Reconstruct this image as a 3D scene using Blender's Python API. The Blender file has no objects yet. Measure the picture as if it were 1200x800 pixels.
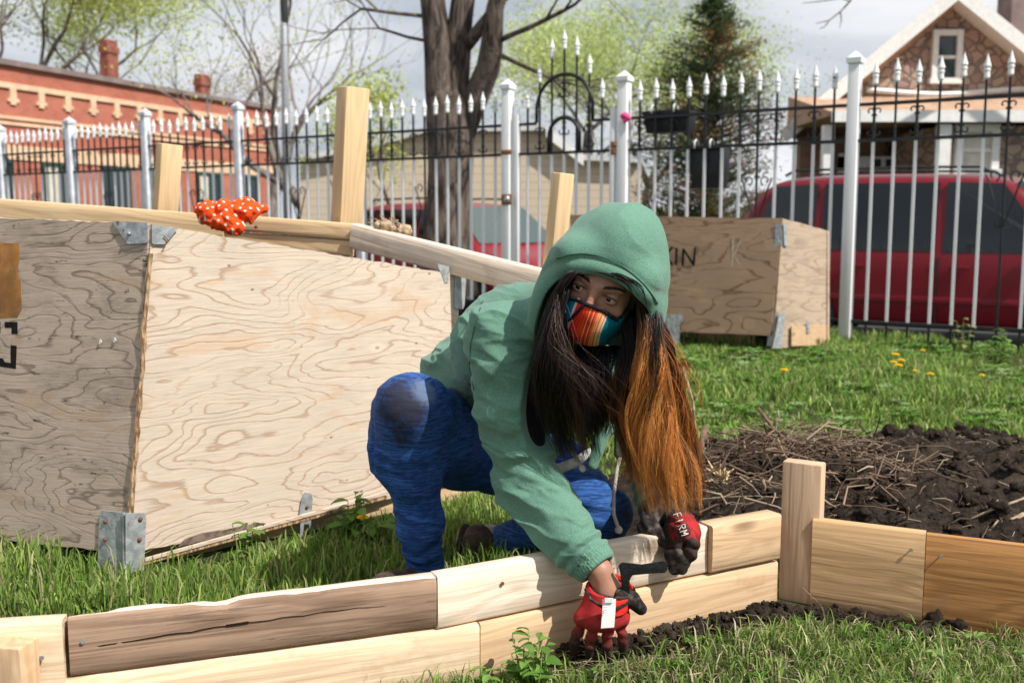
import bpy, bmesh, math, random
import numpy as np
from mathutils import Vector, Matrix
R = math.radians
S = bpy.context.scene
COL = S.collection
rng = np.random.default_rng(7)
random.seed(7)
H = 0.9
PITCH = math.atan(145/1200)
cp, sp = math.cos(PITCH), math.sin(PITCH)

def P(px, py, Y):
    """world point seen at pixel (1200x800 frame) at distance Y ahead"""
    a = (px-600)/1200; b = (400-py)/1200
    d = np.array([a, cp+sp*b, -sp+cp*b])
    return np.array([0, 0, H]) + d*(Y/d[1])
def G(px, py, z=0.0):
    a = (px-600)/1200; b = (400-py)/1200
    d = np.array([a, cp+sp*b, -sp+cp*b])
    return np.array([0, 0, H]) + d*((z-H)/d[2])
def nrm(v):
    v = np.asarray(v, float); return v/np.linalg.norm(v)

# ---------------------------------------------------------------- objects
WM = {}
def tag(o, label=None, cat=None, group=None, kind=None):
    if label: o['label'] = label
    if cat: o['category'] = cat
    if group: o['group'] = group
    if kind: o['kind'] = kind
    return o
def frame(loc=(0,0,0), x=(1,0,0), z=(0,0,1)):
    x = nrm(x); z = np.asarray(z, float); z = nrm(z - x*np.dot(x, z)); y = np.cross(z, x)
    M = Matrix.Identity(4)
    for i in range(3):
        M[i][0] = x[i]; M[i][1] = y[i]; M[i][2] = z[i]; M[i][3] = loc[i]
    return M
def place(o, parent, M):
    if parent is not None:
        o.parent = parent; o.matrix_basis = WM[parent.name].inverted() @ M
    else:
        o.matrix_basis = M
    WM[o.name] = M.copy()
def thing(name, loc, label, cat, group=None, M=None):
    o = bpy.data.objects.new(name, None); COL.objects.link(o)
    o.empty_display_size = .1
    place(o, None, M if M is not None else Matrix.Translation(Vector([float(c) for c in loc])))
    return tag(o, label, cat, group)
def mesh_np(name, V, F, smooth=False):
    """V (n,3); F list of lists or array (m,k)"""
    me = bpy.data.meshes.new(name)
    V = np.asarray(V, np.float32)
    if isinstance(F, np.ndarray):
        m, k = F.shape
        me.vertices.add(len(V)); me.vertices.foreach_set('co', V.ravel())
        me.loops.add(m*k); me.loops.foreach_set('vertex_index', F.astype(np.int32).ravel())
        me.polygons.add(m); me.polygons.foreach_set('loop_start', np.arange(0, m*k, k, dtype=np.int32))
        me.update(calc_edges=True)
    else:
        me.from_pydata([tuple(map(float, v)) for v in V], [], [tuple(int(i) for i in f) for f in F])
        me.update()
    if smooth: me.polygons.foreach_set('use_smooth', np.ones(len(me.polygons), bool))
    return me
def mk(name, V, F, mat, parent=None, M=None, smooth=False, world=False):
    """V local to frame M (world=True: V are world coords, converted)"""
    if M is None:
        M = WM[parent.name] if parent is not None else Matrix.Identity(4)
        if parent is None or world: pass
        if parent is not None: world = True
    if world:
        Mi = np.array(M.inverted()); V = np.asarray(V, float) @ Mi[:3,:3].T + Mi[:3,3]
    me = mesh_np(name, V, F, smooth)
    if mat: me.materials.append(mat)
    o = bpy.data.objects.new(name, me); COL.objects.link(o)
    place(o, parent, M)
    return o
def vcol(o, C, name='Col'):
    a = o.data.color_attributes.new(name, 'FLOAT_COLOR', 'POINT')
    C = np.asarray(C, np.float32)
    if C.shape[1] == 3: C = np.concatenate([C, np.ones((len(C),1), np.float32)], 1)
    a.data.foreach_set('color', C.ravel())

class MB:
    """collects geometry"""
    def __init__(s): s.V = []; s.F = []
    def add(s, V, F):
        n = len(s.V); s.V += [tuple(map(float, v)) for v in V]; s.F += [tuple(int(i)+n for i in f) for f in F]; return s
    def box(s, c, h, M=None):
        c = np.array(c, float)
        V = []
        for sx in (-1,1):
            for sy in (-1,1):
                for sz in (-1,1): V.append(c+np.array([sx*h[0], sy*h[1], sz*h[2]]))
        if M is not None: V = [np.array(M @ Vector([float(q) for q in v])) for v in V]
        return s.add(V, [(0,1,3,2),(4,6,7,5),(0,4,5,1),(2,3,7,6),(0,2,6,4),(1,5,7,3)])
    def obox(s, c, h, x, z=(0,0,1)):
        return s.box((0,0,0), h, frame(c, x, z))
    def tube(s, pts, rad, n=8, cap=True):
        pts = [np.array(p, float) for p in pts]
        if not hasattr(rad, '__len__'): rad = [rad]*len(pts)
        V = []; F = []
        t0 = nrm(pts[1]-pts[0]); a = np.array([0,0,1.]) if abs(t0[2]) < .9 else np.array([1.,0,0])
        u = nrm(np.cross(t0, a))
        for i, p in enumerate(pts):
            t = nrm(pts[min(i+1, len(pts)-1)]-pts[max(i-1, 0)])
            u = nrm(u - t*np.dot(u, t)); v = np.cross(t, u)
            for k in range(n):
                an = 2*math.pi*k/n; V.append(p+rad[i]*(math.cos(an)*u+math.sin(an)*v))
        for i in range(len(pts)-1):
            for k in range(n):
                k2 = (k+1) % n; F.append((i*n+k, i*n+k2, (i+1)*n+k2, (i+1)*n+k))
        if cap: F.append(tuple(range(n))[::-1]); F.append(tuple((len(pts)-1)*n+k for k in range(n)))
        return s.add(V, F)
    def lathe(s, prof, c, axis=(0,0,1), n=12):
        """prof list of (r, h)"""
        M = frame(c, np.cross([0.3,.9,.1], axis), axis)
        V = []; F = []
        for r, h in prof:
            for k in range(n):
                an = 2*math.pi*k/n; V.append(np.array(M @ Vector((r*math.cos(an), r*math.sin(an), h))))
        for i in range(len(prof)-1):
            for k in range(n):
                k2 = (k+1) % n; F.append((i*n+k, i*n+k2, (i+1)*n+k2, (i+1)*n+k))
        F.append(tuple(range(n))[::-1]); F.append(tuple((len(prof)-1)*n+k for k in range(n)))
        return s.add(V, F)
    def prism(s, poly, d):
        """poly: 3d points, d: extrusion vector"""
        n = len(poly); d = np.array(d, float)
        V = [np.array(p, float) for p in poly]+[np.array(p, float)+d for p in poly]
        return s.add(V, [tuple(range(n))[::-1], tuple(range(n, 2*n))]+[(i, (i+1) % n, n+(i+1) % n, n+i) for i in range(n)])
    def build(s, name, mat, parent=None, M=None, smooth=False, world=False, bevel=0, seg=2, recalc=True):
        V, F = s.V, s.F
        if M is None:
            M = WM[parent.name] if parent is not None else Matrix.Identity(4)
            if parent is not None: world = True
        if world:
            Mi = np.array(M.inverted()); V = np.asarray(V, float) @ Mi[:3,:3].T + Mi[:3,3]
        me = mesh_np(name, V, F, smooth)
        bm = bmesh.new(); bm.from_mesh(me)
        if recalc: bmesh.ops.recalc_face_normals(bm, faces=bm.faces)
        if bevel:
            bmesh.ops.bevel(bm, geom=[e for e in bm.edges if e.is_manifold and e.calc_face_angle(0) > .6], offset=bevel, segments=seg, affect='EDGES', profile=.5)
        bm.to_mesh(me); bm.free()
        if smooth or bevel:
            me.polygons.foreach_set('use_smooth', np.ones(len(me.polygons), bool))
            if bevel or smooth == 'auto': me.set_sharp_from_angle(angle=R(32))
        me.materials.append(mat)
        o = bpy.data.objects.new(name, me); COL.objects.link(o)
        place(o, parent, M)
        return o
def smooth_auto(o, a=35):
    o.data.polygons.foreach_set('use_smooth', np.ones(len(o.data.polygons), bool)); o.data.set_sharp_from_angle(angle=R(a))

# ---------------------------------------------------------------- numpy noise
def _h(i, j, k, s):
    n = (i*374761393 + j*668265263 + k*2147483647*3 + s*974711) & 0xffffffff
    n = ((n ^ (n >> 13))*1274126177) & 0xffffffff
    n = n ^ (n >> 16)
    return (n & 0xffffff)/float(0xffffff)
def noise(p, s=0):
    p = np.asarray(p, float); f = np.floor(p).astype(np.int64); t = p-f; t = t*t*(3-2*t)
    i, j, k = f[...,0], f[...,1], f[...,2]; x, y, z = t[...,0], t[...,1], t[...,2]
    def c(a, b, d): return _h(i+a, j+b, k+d, s)
    a = (c(0,0,0)*(1-x)+c(1,0,0)*x)*(1-y)+(c(0,1,0)*(1-x)+c(1,1,0)*x)*y
    b = (c(0,0,1)*(1-x)+c(1,0,1)*x)*(1-y)+(c(0,1,1)*(1-x)+c(1,1,1)*x)*y
    return (a*(1-z)+b*z)*2-1
def fbm(p, o=4, s=0, g=.5):
    r = 0; a = 1; tot = 0
    for q in range(o):
        r = r+a*noise(np.asarray(p)*(2**q)+q*17.3, s+q); tot += a; a *= g
    return r/tot

# ---------------------------------------------------------------- materials
class NT:
    def __init__(s, name):
        s.m = bpy.data.materials.new(name); s.m.use_nodes = True; s.t = s.m.node_tree
        s.b = s.t.nodes['Principled BSDF']; s.out = s.t.nodes['Material Output']
        s.co = s.t.nodes.new('ShaderNodeTexCoord')
    def n(s, ty, props=None, **inp):
        nd = s.t.nodes.new('ShaderNode'+ty)
        for k, v in (props or {}).items(): setattr(nd, k, v)
        for k, v in inp.items():
            k2 = int(k[1:]) if k[0] == '_' and k[1:].isdigit() else k.replace('_', ' ')
            s.set(nd.inputs[k2], v)
        return nd
    def set(s, sock, v):
        if isinstance(v, bpy.types.NodeSocket): s.t.links.new(v, sock)
        elif isinstance(v, bpy.types.Node): s.t.links.new(v.outputs[0], sock)
        else:
            if hasattr(sock.default_value, '__len__') and len(sock.default_value) == 4 and len(v) == 3: v = (*v, 1)
            sock.default_value = v
    def obj(s, scale=(1,1,1), off=(0,0,0), rand=0):
        c = s.co.outputs['Object']
        if rand:
            oi = s.t.nodes.new('ShaderNodeObjectInfo')
            c = s.n('VectorMath', dict(operation='MULTIPLY_ADD'), _0=oi.outputs['Random'], _1=(rand, rand*1.7, rand*.6), _2=c).outputs[0]
        mp = s.n('Mapping', _0=c, Scale=scale, Location=off)
        return mp.outputs[0]
    def noise(s, vec, scale=5, detail=4, rough=.55, dist=0):
        return s.n('TexNoise', Vector=vec, Scale=scale, Detail=detail, Roughness=rough, Distortion=dist).outputs['Fac']
    def vor(s, vec, scale=5, feature='F1', out='Distance', rand=1):
        return s.n('TexVoronoi', dict(feature=feature), Vector=vec, Scale=scale, Randomness=rand).outputs[out]
    def math(s, op, a, b=0, c=0, clamp=False):
        return s.n('Math', dict(operation=op, use_clamp=clamp), _0=a, _1=b, _2=c).outputs[0]
    def ramp(s, f, stops, interp='LINEAR'):
        nd = s.n('ValToRGB', _0=f); cr = nd.color_ramp; cr.interpolation = interp
        while len(cr.elements) < len(stops): cr.elements.new(.5)
        for e, (p, c) in zip(cr.elements, stops):
            e.position = p
            e.color = (c, c, c, 1) if not hasattr(c, '__len__') else (*c, 1)[:4]
        return nd.outputs[0]
    def mix(s, f, a, b, mode='MIX'):
        nd = s.t.nodes.new('ShaderNodeMix'); nd.data_type = 'RGBA'; nd.blend_type = mode
        s.set(nd.inputs[0], f); s.set(nd.inputs[6], a); s.set(nd.inputs[7], b)
        return nd.outputs[2]
    def step(s, f, a, b):
        return s.n('MapRange', dict(interpolation_type='SMOOTHSTEP'), _0=f, _1=a, _2=b).outputs[0]
    def sep(s, v):
        return s.n('SeparateXYZ', _0=v).outputs
    def bump(s, h, strength=.3, dist=.01):
        s.set(s.b.inputs['Normal'], s.n('Bump', Height=h, Strength=strength, Distance=dist))
    def fin(s, col, rough=.8, spec=.3, metal=0):
        s.set(s.b.inputs['Base Color'], col); s.set(s.b.inputs['Roughness'], rough)
        s.set(s.b.inputs['Specular IOR Level'], spec); s.set(s.b.inputs['Metallic'], metal)
        return s.m
def simple(name, col, rough=.6, spec=.3, metal=0, var=.15, scale=30, bump=0, dirt=None):
    n = NT(name); v = n.obj(rand=7)
    f = n.noise(v, scale, 5)
    c = n.mix(n.step(f, .3, .7), [q*(1-var) for q in col], [min(1, q*(1+var)) for q in col])
    if dirt:
        g = n.step(n.noise(v, scale*.4, 6, .65), .5, .68)
        c = n.mix(g, c, dirt)
    if bump: n.bump(f, bump, .004)
    return n.fin(c, rough, spec, metal)

def wood(name, base, dark, light=None, grain=1.0, weather=0, knots=True, rough=.75, ring=1.0, stain=0):
    """x along the grain"""
    light = light or [min(1, q*1.15) for q in base]
    n = NT(name); v = n.obj(rand=9)
    w = n.noise(n.n('Mapping', _0=v, Scale=(1.3, 6, 6)).outputs[0], 1.5, 3)
    rv = n.n('Mapping', _0=v, Scale=(.55, 9, 9)).outputs[0]
    k = n.vor(n.n('Mapping', _0=v, Scale=(3.1, 11, 7)).outputs[0], 1.0)
    kn = n.step(k, .20, .09)
    warp = n.math('MULTIPLY', n.step(k, .45, .0), .5)
    rf = n.noise(rv, 1.6, 1.5, .4)
    ri = n.math('SINE', n.math('MULTIPLY', n.math('ADD', rf, n.math('MULTIPLY', warp, .25)), 60*ring))
    rg = n.step(ri, -.2, 1.0)
    fine = n.noise(n.n('Mapping', _0=v, Scale=(5, 160, 160)).outputs[0], 1, 4, .6)
    c = n.mix(n.math('MULTIPLY', rg, .38*grain), light, dark)
    c = n.mix(n.math('MULTIPLY', n.step(fine, .42, .75), .55*grain), c, dark)
    c = n.mix(n.math('MULTIPLY', n.step(w, .5, .72), .5), c, base)
    if knots:
        kc = [q*.42 for q in dark]
        c = n.mix(n.math('MULTIPLY', kn, .85), c, kc)
    if weather:
        g = n.step(n.noise(v, 6, 6, .7), .5-.12*weather, .75)
        c = n.mix(n.math('MULTIPLY', g, .75*weather), c, (.16, .12, .10))
        cr = n.step(n.noise(n.n('Mapping', _0=v, Scale=(3, 70, 70)).outputs[0], 1.3, 4, .72), .60, .65)
        c = n.mix(n.math('MULTIPLY', cr, .8*weather), c, (.035, .022, .018))
    if stain:
        g = n.step(n.noise(v, 3.5, 5, .7), .54, .64)
        c = n.mix(n.math('MULTIPLY', g, stain), c, (.27, .15, .08))
    hb = n.math('ADD', n.math('MULTIPLY', fine, -1.0), n.math('MULTIPLY', rg, -.4))
    n.bump(hb, .35, .0025)
    return n.fin(c, rough, .25)

def plywood(name, base, dark, vein, weather=0, lines=1.0, streak=.35, freq=7.5, seed=0, along=(1,1,1)):
    """panel in local x (grain) / z plane"""
    n = NT(name); v = n.obj(off=(seed, seed*.7, seed*.3))
    v1 = n.n('Mapping', _0=v, Scale=(1.0*along[0], 1, 3.4*along[2])).outputs[0]
    nz = n.noise(v1, 1.5, 3.6, .38, .25)
    fine = n.noise(n.n('Mapping', _0=v, Scale=(9, 60, 230)).outputs[0], 1, 5, .7)
    h = n.math('MULTIPLY', n.math('ADD', nz, n.math('MULTIPLY', fine, .014)), freq*2.6)
    fr = n.math('FRACT', h)
    wid = n.math('ADD', n.math('MULTIPLY', n.noise(v, 2.5, 3), .4), .54)
    ln = n.math('MULTIPLY', n.math('SUBTRACT', n.step(fr, wid, .94), n.step(fr, .94, 1.0)), n.step(n.noise(n.n('Mapping', _0=v, Scale=(2,1,6)).outputs[0], 1.2, 4, .6), .28, .52))
    c = n.mix(n.math('MULTIPLY', n.step(fine, .35, .72), streak), base, [q*.74 for q in base])
    c = n.mix(n.math('MULTIPLY', n.noise(n.n('Mapping', _0=v, Scale=(1.5,1,5)).outputs[0], 1.2, 5, .6), .35), c, [q*.8 for q in base])
    c = n.mix(n.math('MULTIPLY', ln, .60*lines), c, dark)
    bl = n.step(n.noise(n.n('Mapping', _0=v, Scale=(1.3,1,4.5)).outputs[0], 2.3, 6, .65, .8), .57, .63)
    c = n.mix(n.math('MULTIPLY', bl, .36), c, vein)
    kx = n.n('Mapping', _0=v, Scale=(3.2, 1, 5.5)).outputs[0]
    k = n.vor(kx, 1.15)
    c = n.mix(n.math('MULTIPLY', n.step(k, .14, .05), .6), c, [min(1, q*1.1) for q in base])
    c = n.mix(n.math('MULTIPLY', n.step(k, .045, .02), .6), c, [q*.6 for q in dark])
    k2 = n.vor(n.n('Mapping', _0=v, Scale=(7, 1, 11)).outputs[0], 1.0)
    c = n.mix(n.math('MULTIPLY', n.step(k2, .05, .03), .7), c, [q*.35 for q in dark])
    if weather:
        g = n.step(n.noise(n.n('Mapping', _0=v, Scale=(2.5,1,8)).outputs[0], 2, 7, .72), .42, .8)
        c = n.mix(n.math('MULTIPLY', g, .6*weather), c, (.10, .085, .075))
        cr = n.step(n.noise(n.n('Mapping', _0=v, Scale=(11, 1, 46)).outputs[0], 1.2, 5, .78), .615, .665)
        c = n.mix(n.math('MULTIPLY', cr, .85*weather), c, (.02, .016, .014))
    n.bump(n.math('ADD', n.math('MULTIPLY', fine, -.6), n.math('MULTIPLY', ln, -.5)), .45, .003)
    return n.fin(c, .85, .2)
# ================================================================ camera, world, sun
S.render.engine = 'CYCLES'
S.render.resolution_x, S.render.resolution_y = 1024, 682
cam = bpy.data.cameras.new('camera'); co = bpy.data.objects.new('camera', cam); COL.objects.link(co)
cam.sensor_width = 36; cam.lens = 36; cam.clip_end = 2000; cam.clip_start = .05
co.location = (0, 0, H); co.rotation_euler = (math.pi/2-PITCH, 0, 0)
cam.dof.use_dof = True; cam.dof.focus_distance = 2.12; cam.dof.aperture_fstop = 5.0
S.camera = co
SUN = nrm([.80, -.60, 0]); ELEV = 50
sv = np.array([SUN[0]*math.cos(R(ELEV)), SUN[1]*math.cos(R(ELEV)), math.sin(R(ELEV))])
sl = bpy.data.lights.new('sun', 'SUN'); so = bpy.data.objects.new('sun', sl); COL.objects.link(so)
sl.energy = 4.7; sl.angle = R(.6); sl.color = (1, .955, .88)
so.rotation_euler = Vector(-sv).to_track_quat('-Z', 'Y').to_euler()
w = bpy.data.worlds.new('World'); S.world = w; w.use_nodes = True
nt = w.node_tree; bg = nt.nodes['Background']
def WN(ty, **kw):
    nd = nt.nodes.new(ty)
    for k, v in kw.items(): setattr(nd, k, v)
    return nd
sky = WN('ShaderNodeTexSky', sky_type='NISHITA', sun_disc=False)
sky.sun_elevation = R(ELEV); sky.sun_rotation = math.atan2(SUN[0], SUN[1]); sky.air_density = 1.2; sky.dust_density = 2.5
tc = WN('ShaderNodeTexCoord'); mp = WN('ShaderNodeMapping'); mp.inputs['Scale'].default_value = (1, 1, 3.2); mp.inputs['Location'].default_value = (.35, .2, .1)
nt.links.new(tc.outputs['Generated'], mp.inputs[0])
n1 = WN('ShaderNodeTexNoise'); n1.inputs['Scale'].default_value = 2.3; n1.inputs['Detail'].default_value = 7; n1.inputs['Roughness'].default_value = .52; n1.inputs['Distortion'].default_value = .3
nt.links.new(mp.outputs[0], n1.inputs[0])
rp = WN('ShaderNodeValToRGB'); e = rp.color_ramp.elements
e[0].position = .36; e[0].color = (4.3, 4.75, 5.6, 1); e[1].position = .62; e[1].color = (8.4, 8.5, 8.8, 1)
nt.links.new(n1.outputs[0], rp.inputs[0])
rc = WN('ShaderNodeValToRGB'); e = rc.color_ramp.elements; e[0].position = .3; e[0].color = (.72,)*3+(1,); e[1].position = .55; e[1].color = (.97,)*3+(1,)
nt.links.new(n1.outputs[0], rc.inputs[0])
mx = WN('ShaderNodeMix', data_type='RGBA'); nt.links.new(rc.outputs[0], mx.inputs[0]); nt.links.new(sky.outputs[0], mx.inputs[6]); nt.links.new(rp.outputs[0], mx.inputs[7])
nt.links.new(mx.outputs[2], bg.inputs[0]); bg.inputs[1].default_value = .085
vs = S.view_settings; vs.view_transform = 'Standard'; vs.look = 'None'; vs.gamma = 1; vs.exposure = .40; vs.use_curve_mapping = False

# ================================================================ fence line (needed for the ground)
F0 = np.array([2.38, 7.26]); FD = nrm([-1, .652, 0])[:2]; FN = np.array([FD[1], -FD[0]])*-1   # FN: away from the camera?
if FN[1] < 0: FN = -FN
def fl(px, off=0):
    """point of the fence line seen at column px"""
    k = (px-600)/1200/.993
    t = (k*(F0[1]+off*FN[1])-F0[0]-off*FN[0])/(FD[0]-k*FD[1])
    return F0+off*FN+FD*t

# ================================================================ ground
m_lawn = NT('lawn_soil')
v = m_lawn.obj()
c = m_lawn.mix(m_lawn.step(m_lawn.noise(v, 9, 6, .65), .4, .62), (.045, .075, .018), (.035, .027, .018))
c = m_lawn.mix(m_lawn.step(m_lawn.noise(v, 34, 5, .7), .56, .68), c, (.14, .12, .06))
m_lawn.bump(m_lawn.noise(v, 50, 5, .7), .7, .02); m_lawn = m_lawn.fin(c, .95, .1)
m_soil = NT('dark_soil')
v = m_soil.obj()
f = m_soil.noise(v, 60, 6, .7)
c = m_soil.ramp(f, [(.3, (.010, .007, .005)), (.55, (.034, .025, .019)), (.8, (.085, .065, .05))])
c = m_soil.mix(m_soil.step(m_soil.noise(v, 7, 4, .6), .5, .7), c, (.06, .044, .032))
m_soil.bump(f, .9, .012); m_soil = m_soil.fin(c, .95, .12)
m_asph = NT('asphalt'); v = m_asph.obj()
m_asph = m_asph.fin(m_asph.mix(m_asph.noise(v, 40, 6, .7), (.035, .035, .037), (.09, .088, .085)), .9, .2)
m_conc = simple('concrete', (.42, .40, .37), .9, .2, scale=8)
m_far = simple('far_ground', (.06, .075, .03), .95, .1, scale=.6, var=.4)

def strip(o0, o1, t0, t1, z, name, mat, thick=None):
    a = F0+FN*o0; b = F0+FN*o1
    q = [a+FD*t0, a+FD*t1, b+FD*t1, b+FD*t0]
    if thick:
        m = MB().prism([(p[0], p[1], z-thick) for p in q], (0, 0, thick))
    else:
        m = MB().add([(p[0], p[1], z) for p in q], [(0,1,2,3)])
    return tag(m.build(name, mat), kind='structure')
# lawn of the yard: fine sheet near the camera, the edge falls to the pavement behind the fence
nx, ny = 150, 170
gx = np.concatenate([np.linspace(-14, -3, 24), np.linspace(-2.9, 3.4, 108), np.linspace(3.6, 14, 18)])
gy = np.concatenate([np.linspace(-6, .9, 14), np.linspace(1, 5, 104), np.linspace(5.1, 21, 52)])
X, Y = np.meshgrid(gx, gy, indexing='ij')
def off_f(X, Y): return (X-F0[0])*FN[0]+(Y-F0[1])*FN[1]
def lawn_z(X, Y):
    q = np.stack([X*1.6, Y*1.6, X*0], -1)
    return .014*fbm(q*2.2, 3, 3)+.006*fbm(q*9, 2, 5)
OF = off_f(X, Y)
# clamp the sheet to 0.45 m past the fence
ex = np.clip(OF-.45, 0, None)
Xc = X-ex*FN[0]; Yc = Y-ex*FN[1]
Z = lawn_z(Xc, Yc); Z = np.where(ex > 0, np.minimum(Z, -.35), Z)
Xc = Xc + np.where(ex > 0, .02, 0)*FN[0]; Yc = Yc+np.where(ex > 0, .02, 0)*FN[1]
V = np.stack([Xc, Yc, Z], -1).reshape(-1, 3)
idx = np.arange(nx*ny).reshape(nx, ny)
Fq = np.stack([idx[:-1,:-1], idx[1:,:-1], idx[1:,1:], idx[:-1,1:]], -1).reshape(-1, 4)
tag(mk('ground', V, Fq, m_lawn, smooth=True), kind='structure')
o = MB().add([(-400, -60, -.52), (400, -60, -.52), (400, 700, -.52), (-400, 700, -.52)], [(0,1,2,3)]).build('terrain', m_far); tag(o, kind='structure')
strip(.47, 2.1, -12, 40, -.28, 'pavement', m_conc, .2)
strip(2.1, 2.25, -12, 40, -.30, 'kerb', simple('kerb_stone', (.5, .48, .44), .85, .2, scale=10), .2)
strip(2.252, 9.5, -14, 60, -.50, 'road', m_asph)

# ================================================================ brick building
m_brick = NT('red_brick'); v = m_brick.obj()
def bricktex(n, c1, c2, mo, sc=1, axis='XZ'):
    o = n.sep(n.co.outputs['Object'])
    cv = n.n('CombineXYZ', _0=o['X'], _1=o['Z']).outputs[0]
    b = n.t.nodes.new('ShaderNodeTexBrick'); n.set(b.inputs['Vector'], cv)
    for k, val in (('Color1', (*c1, 1)), ('Color2', (*c2, 1)), ('Mortar', (*mo, 1)), ('Scale', sc), ('Mortar Size', .006), ('Brick Width', .22), ('Row Height', .075), ('Bias', 0)): b.inputs[k].default_value = val
    return b.outputs[0]
c = bricktex(m_brick, (.40, .125, .085), (.31, .09, .065), (.42, .22, .15))
c = m_brick.mix(m_brick.step(m_brick.noise(v, .8, 6, .65), .4, .75), c, (.46, .17, .12)); m_brick = m_brick.fin(c, .9, .15)
m_cream = simple('cream_terracotta', (.66, .46, .31), .8, .2, scale=3, var=.12)
m_coping = simple('stone_coping', (.22, .17, .16), .8, .2, scale=3)
m_glassd = NT('dark_glass'); m_glassd = m_glassd.fin((.03, .045, .05), .08, .5)
m_blind = simple('pale_blind', (.55, .52, .45), .7, .2, scale=4)
m_white = simple('white_paint', (.72, .72, .70), .5, .3, scale=12, var=.07)
m_dkfr = simple('dark_frame', (.03, .06, .055), .5, .3, scale=5)
A = np.array([-14.3, 28.6]); B = np.array([-9.35, 41.6])
bd = nrm([B[0]-A[0], B[1]-A[1], 0]); A2 = A-bd[:2]*14
L = np.linalg.norm(B-A2)
MBK = frame((A2[0], A2[1], -.5), bd)      # local x along facade, local y = inward? check below
yin = np.array([MBK[0][1], MBK[1][1]])
SG = 1 if yin[0] < 0 else -1               # depth goes to the left/back (away from the street)
bk = thing('brick_building', None, 'long one storey red brick building with cream bands and dentils beyond the fence', 'building', M=MBK)
HB = 5.6
MB().box((L/2, SG*4, HB/2), (L/2, 4, HB/2)).build('wall', m_brick, bk, M=MBK)
def bkbox(name, x0, x1, z0, z1, d0, d1, mat, par=bk):
    return MB().box(((x0+x1)/2, -SG*(d0+d1)/2, (z0+z1)/2), ((x1-x0)/2, (d1-d0)/2, (z1-z0)/2)).build(name, mat, par, M=MBK)
bkbox('coping', -.1, L+.1, HB+.003, HB+.16, -.4, .12, m_coping)
b = MB()
for z0, z1, d in ((4.98, 5.13, .06), (4.13, 4.22, .05), (3.97, 4.06, .05), (.55, .75, .06)): b.box((L/2, -SG*d/2, (z0+z1)/2), (L/2-.02, d/2+.004, (z1-z0)/2))
b.build('cream_band', m_cream, bk, M=MBK)
b = MB()
b.box((L/2, -SG*.02, 3.22), (L/2-.02, .024, .20))
b.build('lintel_band', m_cream, bk, M=MBK)
x = .5
while x < L-.3:
    b = MB(); b.box((x, -SG*.03, 4.84), (.11, .034, .14)); b.box((x, -SG*.03, 4.66), (.2, .03, .045)); b.box((x, -SG*.03, 4.58), (.1, .026, .04)); x += 1.02
    b.build('dentil', m_cream, bk, M=MBK)
x = 1.6; i = 0
while x < L-1.6:
    z0, z1 = (1.15, 3.0)
    f = MB()
    for (a0, a1, c0, c1) in ((x, x+1.3, z1-.09, z1), (x, x+1.3, z0, z0+.09), (x, x+.09, z0+.09, z1-.09), (x+1.21, x+1.3, z0+.09, z1-.09), (x+.61, x+.69, z0+.09, z1-.09)):
        f.box(((a0+a1)/2, -SG*.03, (c0+c1)/2), ((a1-a0)/2, .034, (c1-c0)/2))
    f = f.build('window', m_dkfr, bk, M=MBK)
    bkbox('pane', x+.09, x+1.21, z0+.09, z1-.09, .005, .018, m_glassd, f)
    if i % 3 != 1: bkbox('blind', x+.1, x+.6, z0+.9 if i % 2 else z0+.3, z1-.1, .02, .026, m_blind, f)
    bkbox('sill', x-.1, x+1.4, z0-.13, z0-.003, .0, .1, m_cream, f)
    x += 2.35; i += 1
m_chim = simple('old_brown_brick', (.24, .095, .07), .9, .1, scale=4, var=.3)
for px, wd, top, kx in ((128, .62, 50, 0), (236, .66, 90, 0)):
    # chimneys stand on the roof, seen at columns px
    k = (px-600)/1200/1.026
    # point 1 m behind the facade plane
    q0 = A2+yin*SG*1.2
    t = (k*q0[1]-q0[0])/(bd[0]-k*bd[1]); Yd = q0[1]+bd[1]*t
    zt = P(px, top, Yd)[2]+.5
    ch = MB(); ch.box((t, SG*1.2, (HB+zt)/2), (wd/2-.06, .15, (zt-HB)/2)); ch.box((t, SG*1.2, zt-.25), (wd/2-.02, .19, .1)); ch.box((t, SG*1.2, zt+.03), (wd/2-.07, .14, .035))
    ch.build('chimney', m_chim, bk, M=MBK)

# ================================================================ beige sided building
m_side = NT('beige_siding'); o = m_side.sep(m_side.co.outputs['Object'])
fz = m_side.math('FRACT', m_side.math('MULTIPLY', o['Z'], 5.4))
c = m_side.mix(m_side.step(fz, .86, .97), (.60, .49, .37), (.30, .235, .17))
c = m_side.mix(m_side.math('MULTIPLY', m_side.noise(m_side.obj(), 1.5, 4), .35), c, (.68, .57, .45))
m_side.bump(fz, .5, .03); m_side = m_side.fin(c, .7, .25)
m_roofg = simple('grey_roof', (.50, .50, .50), .8, .2, scale=2)
YB = 24.0
sb = thing('beige_building', P(560, 320, YB)*np.array([1,1,0])+np.array([0,0,-.5]), 'beige building with horizontal siding and white trim behind the iron gate', 'building')
prof = [(352, 186), (352, 335), (752, 335), (752, 188), (684, 184), (640, 150), (500, 152), (430, 172)]
poly = [P(a, b, YB) for a, b in prof]
MB().prism(poly, (0.6, 7, 0)).build('wall', m_side, sb)
r = MB()
top = [(752, 184), (684, 181), (640, 146), (500, 148), (430, 168), (350, 182)]
for (a, b) in zip(top[:-1], top[1:]):
    p, q = P(*a, YB-.25), P(*b, YB-.25)
    r.prism([p, q, q+np.array([0,0,-.13]), p+np.array([0,0,-.13])], (.6, 7.6, 0))
r.build('roof', m_roofg, sb)
r = MB(); a, b = P(640, 149, YB-.3), P(684, 183, YB-.3)
r.prism([a, b, b+np.array([0, 0, -.22]), a+np.array([0, 0, -.22])], (0, .04, 0)); r.build('bargeboard', m_white, sb)

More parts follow.
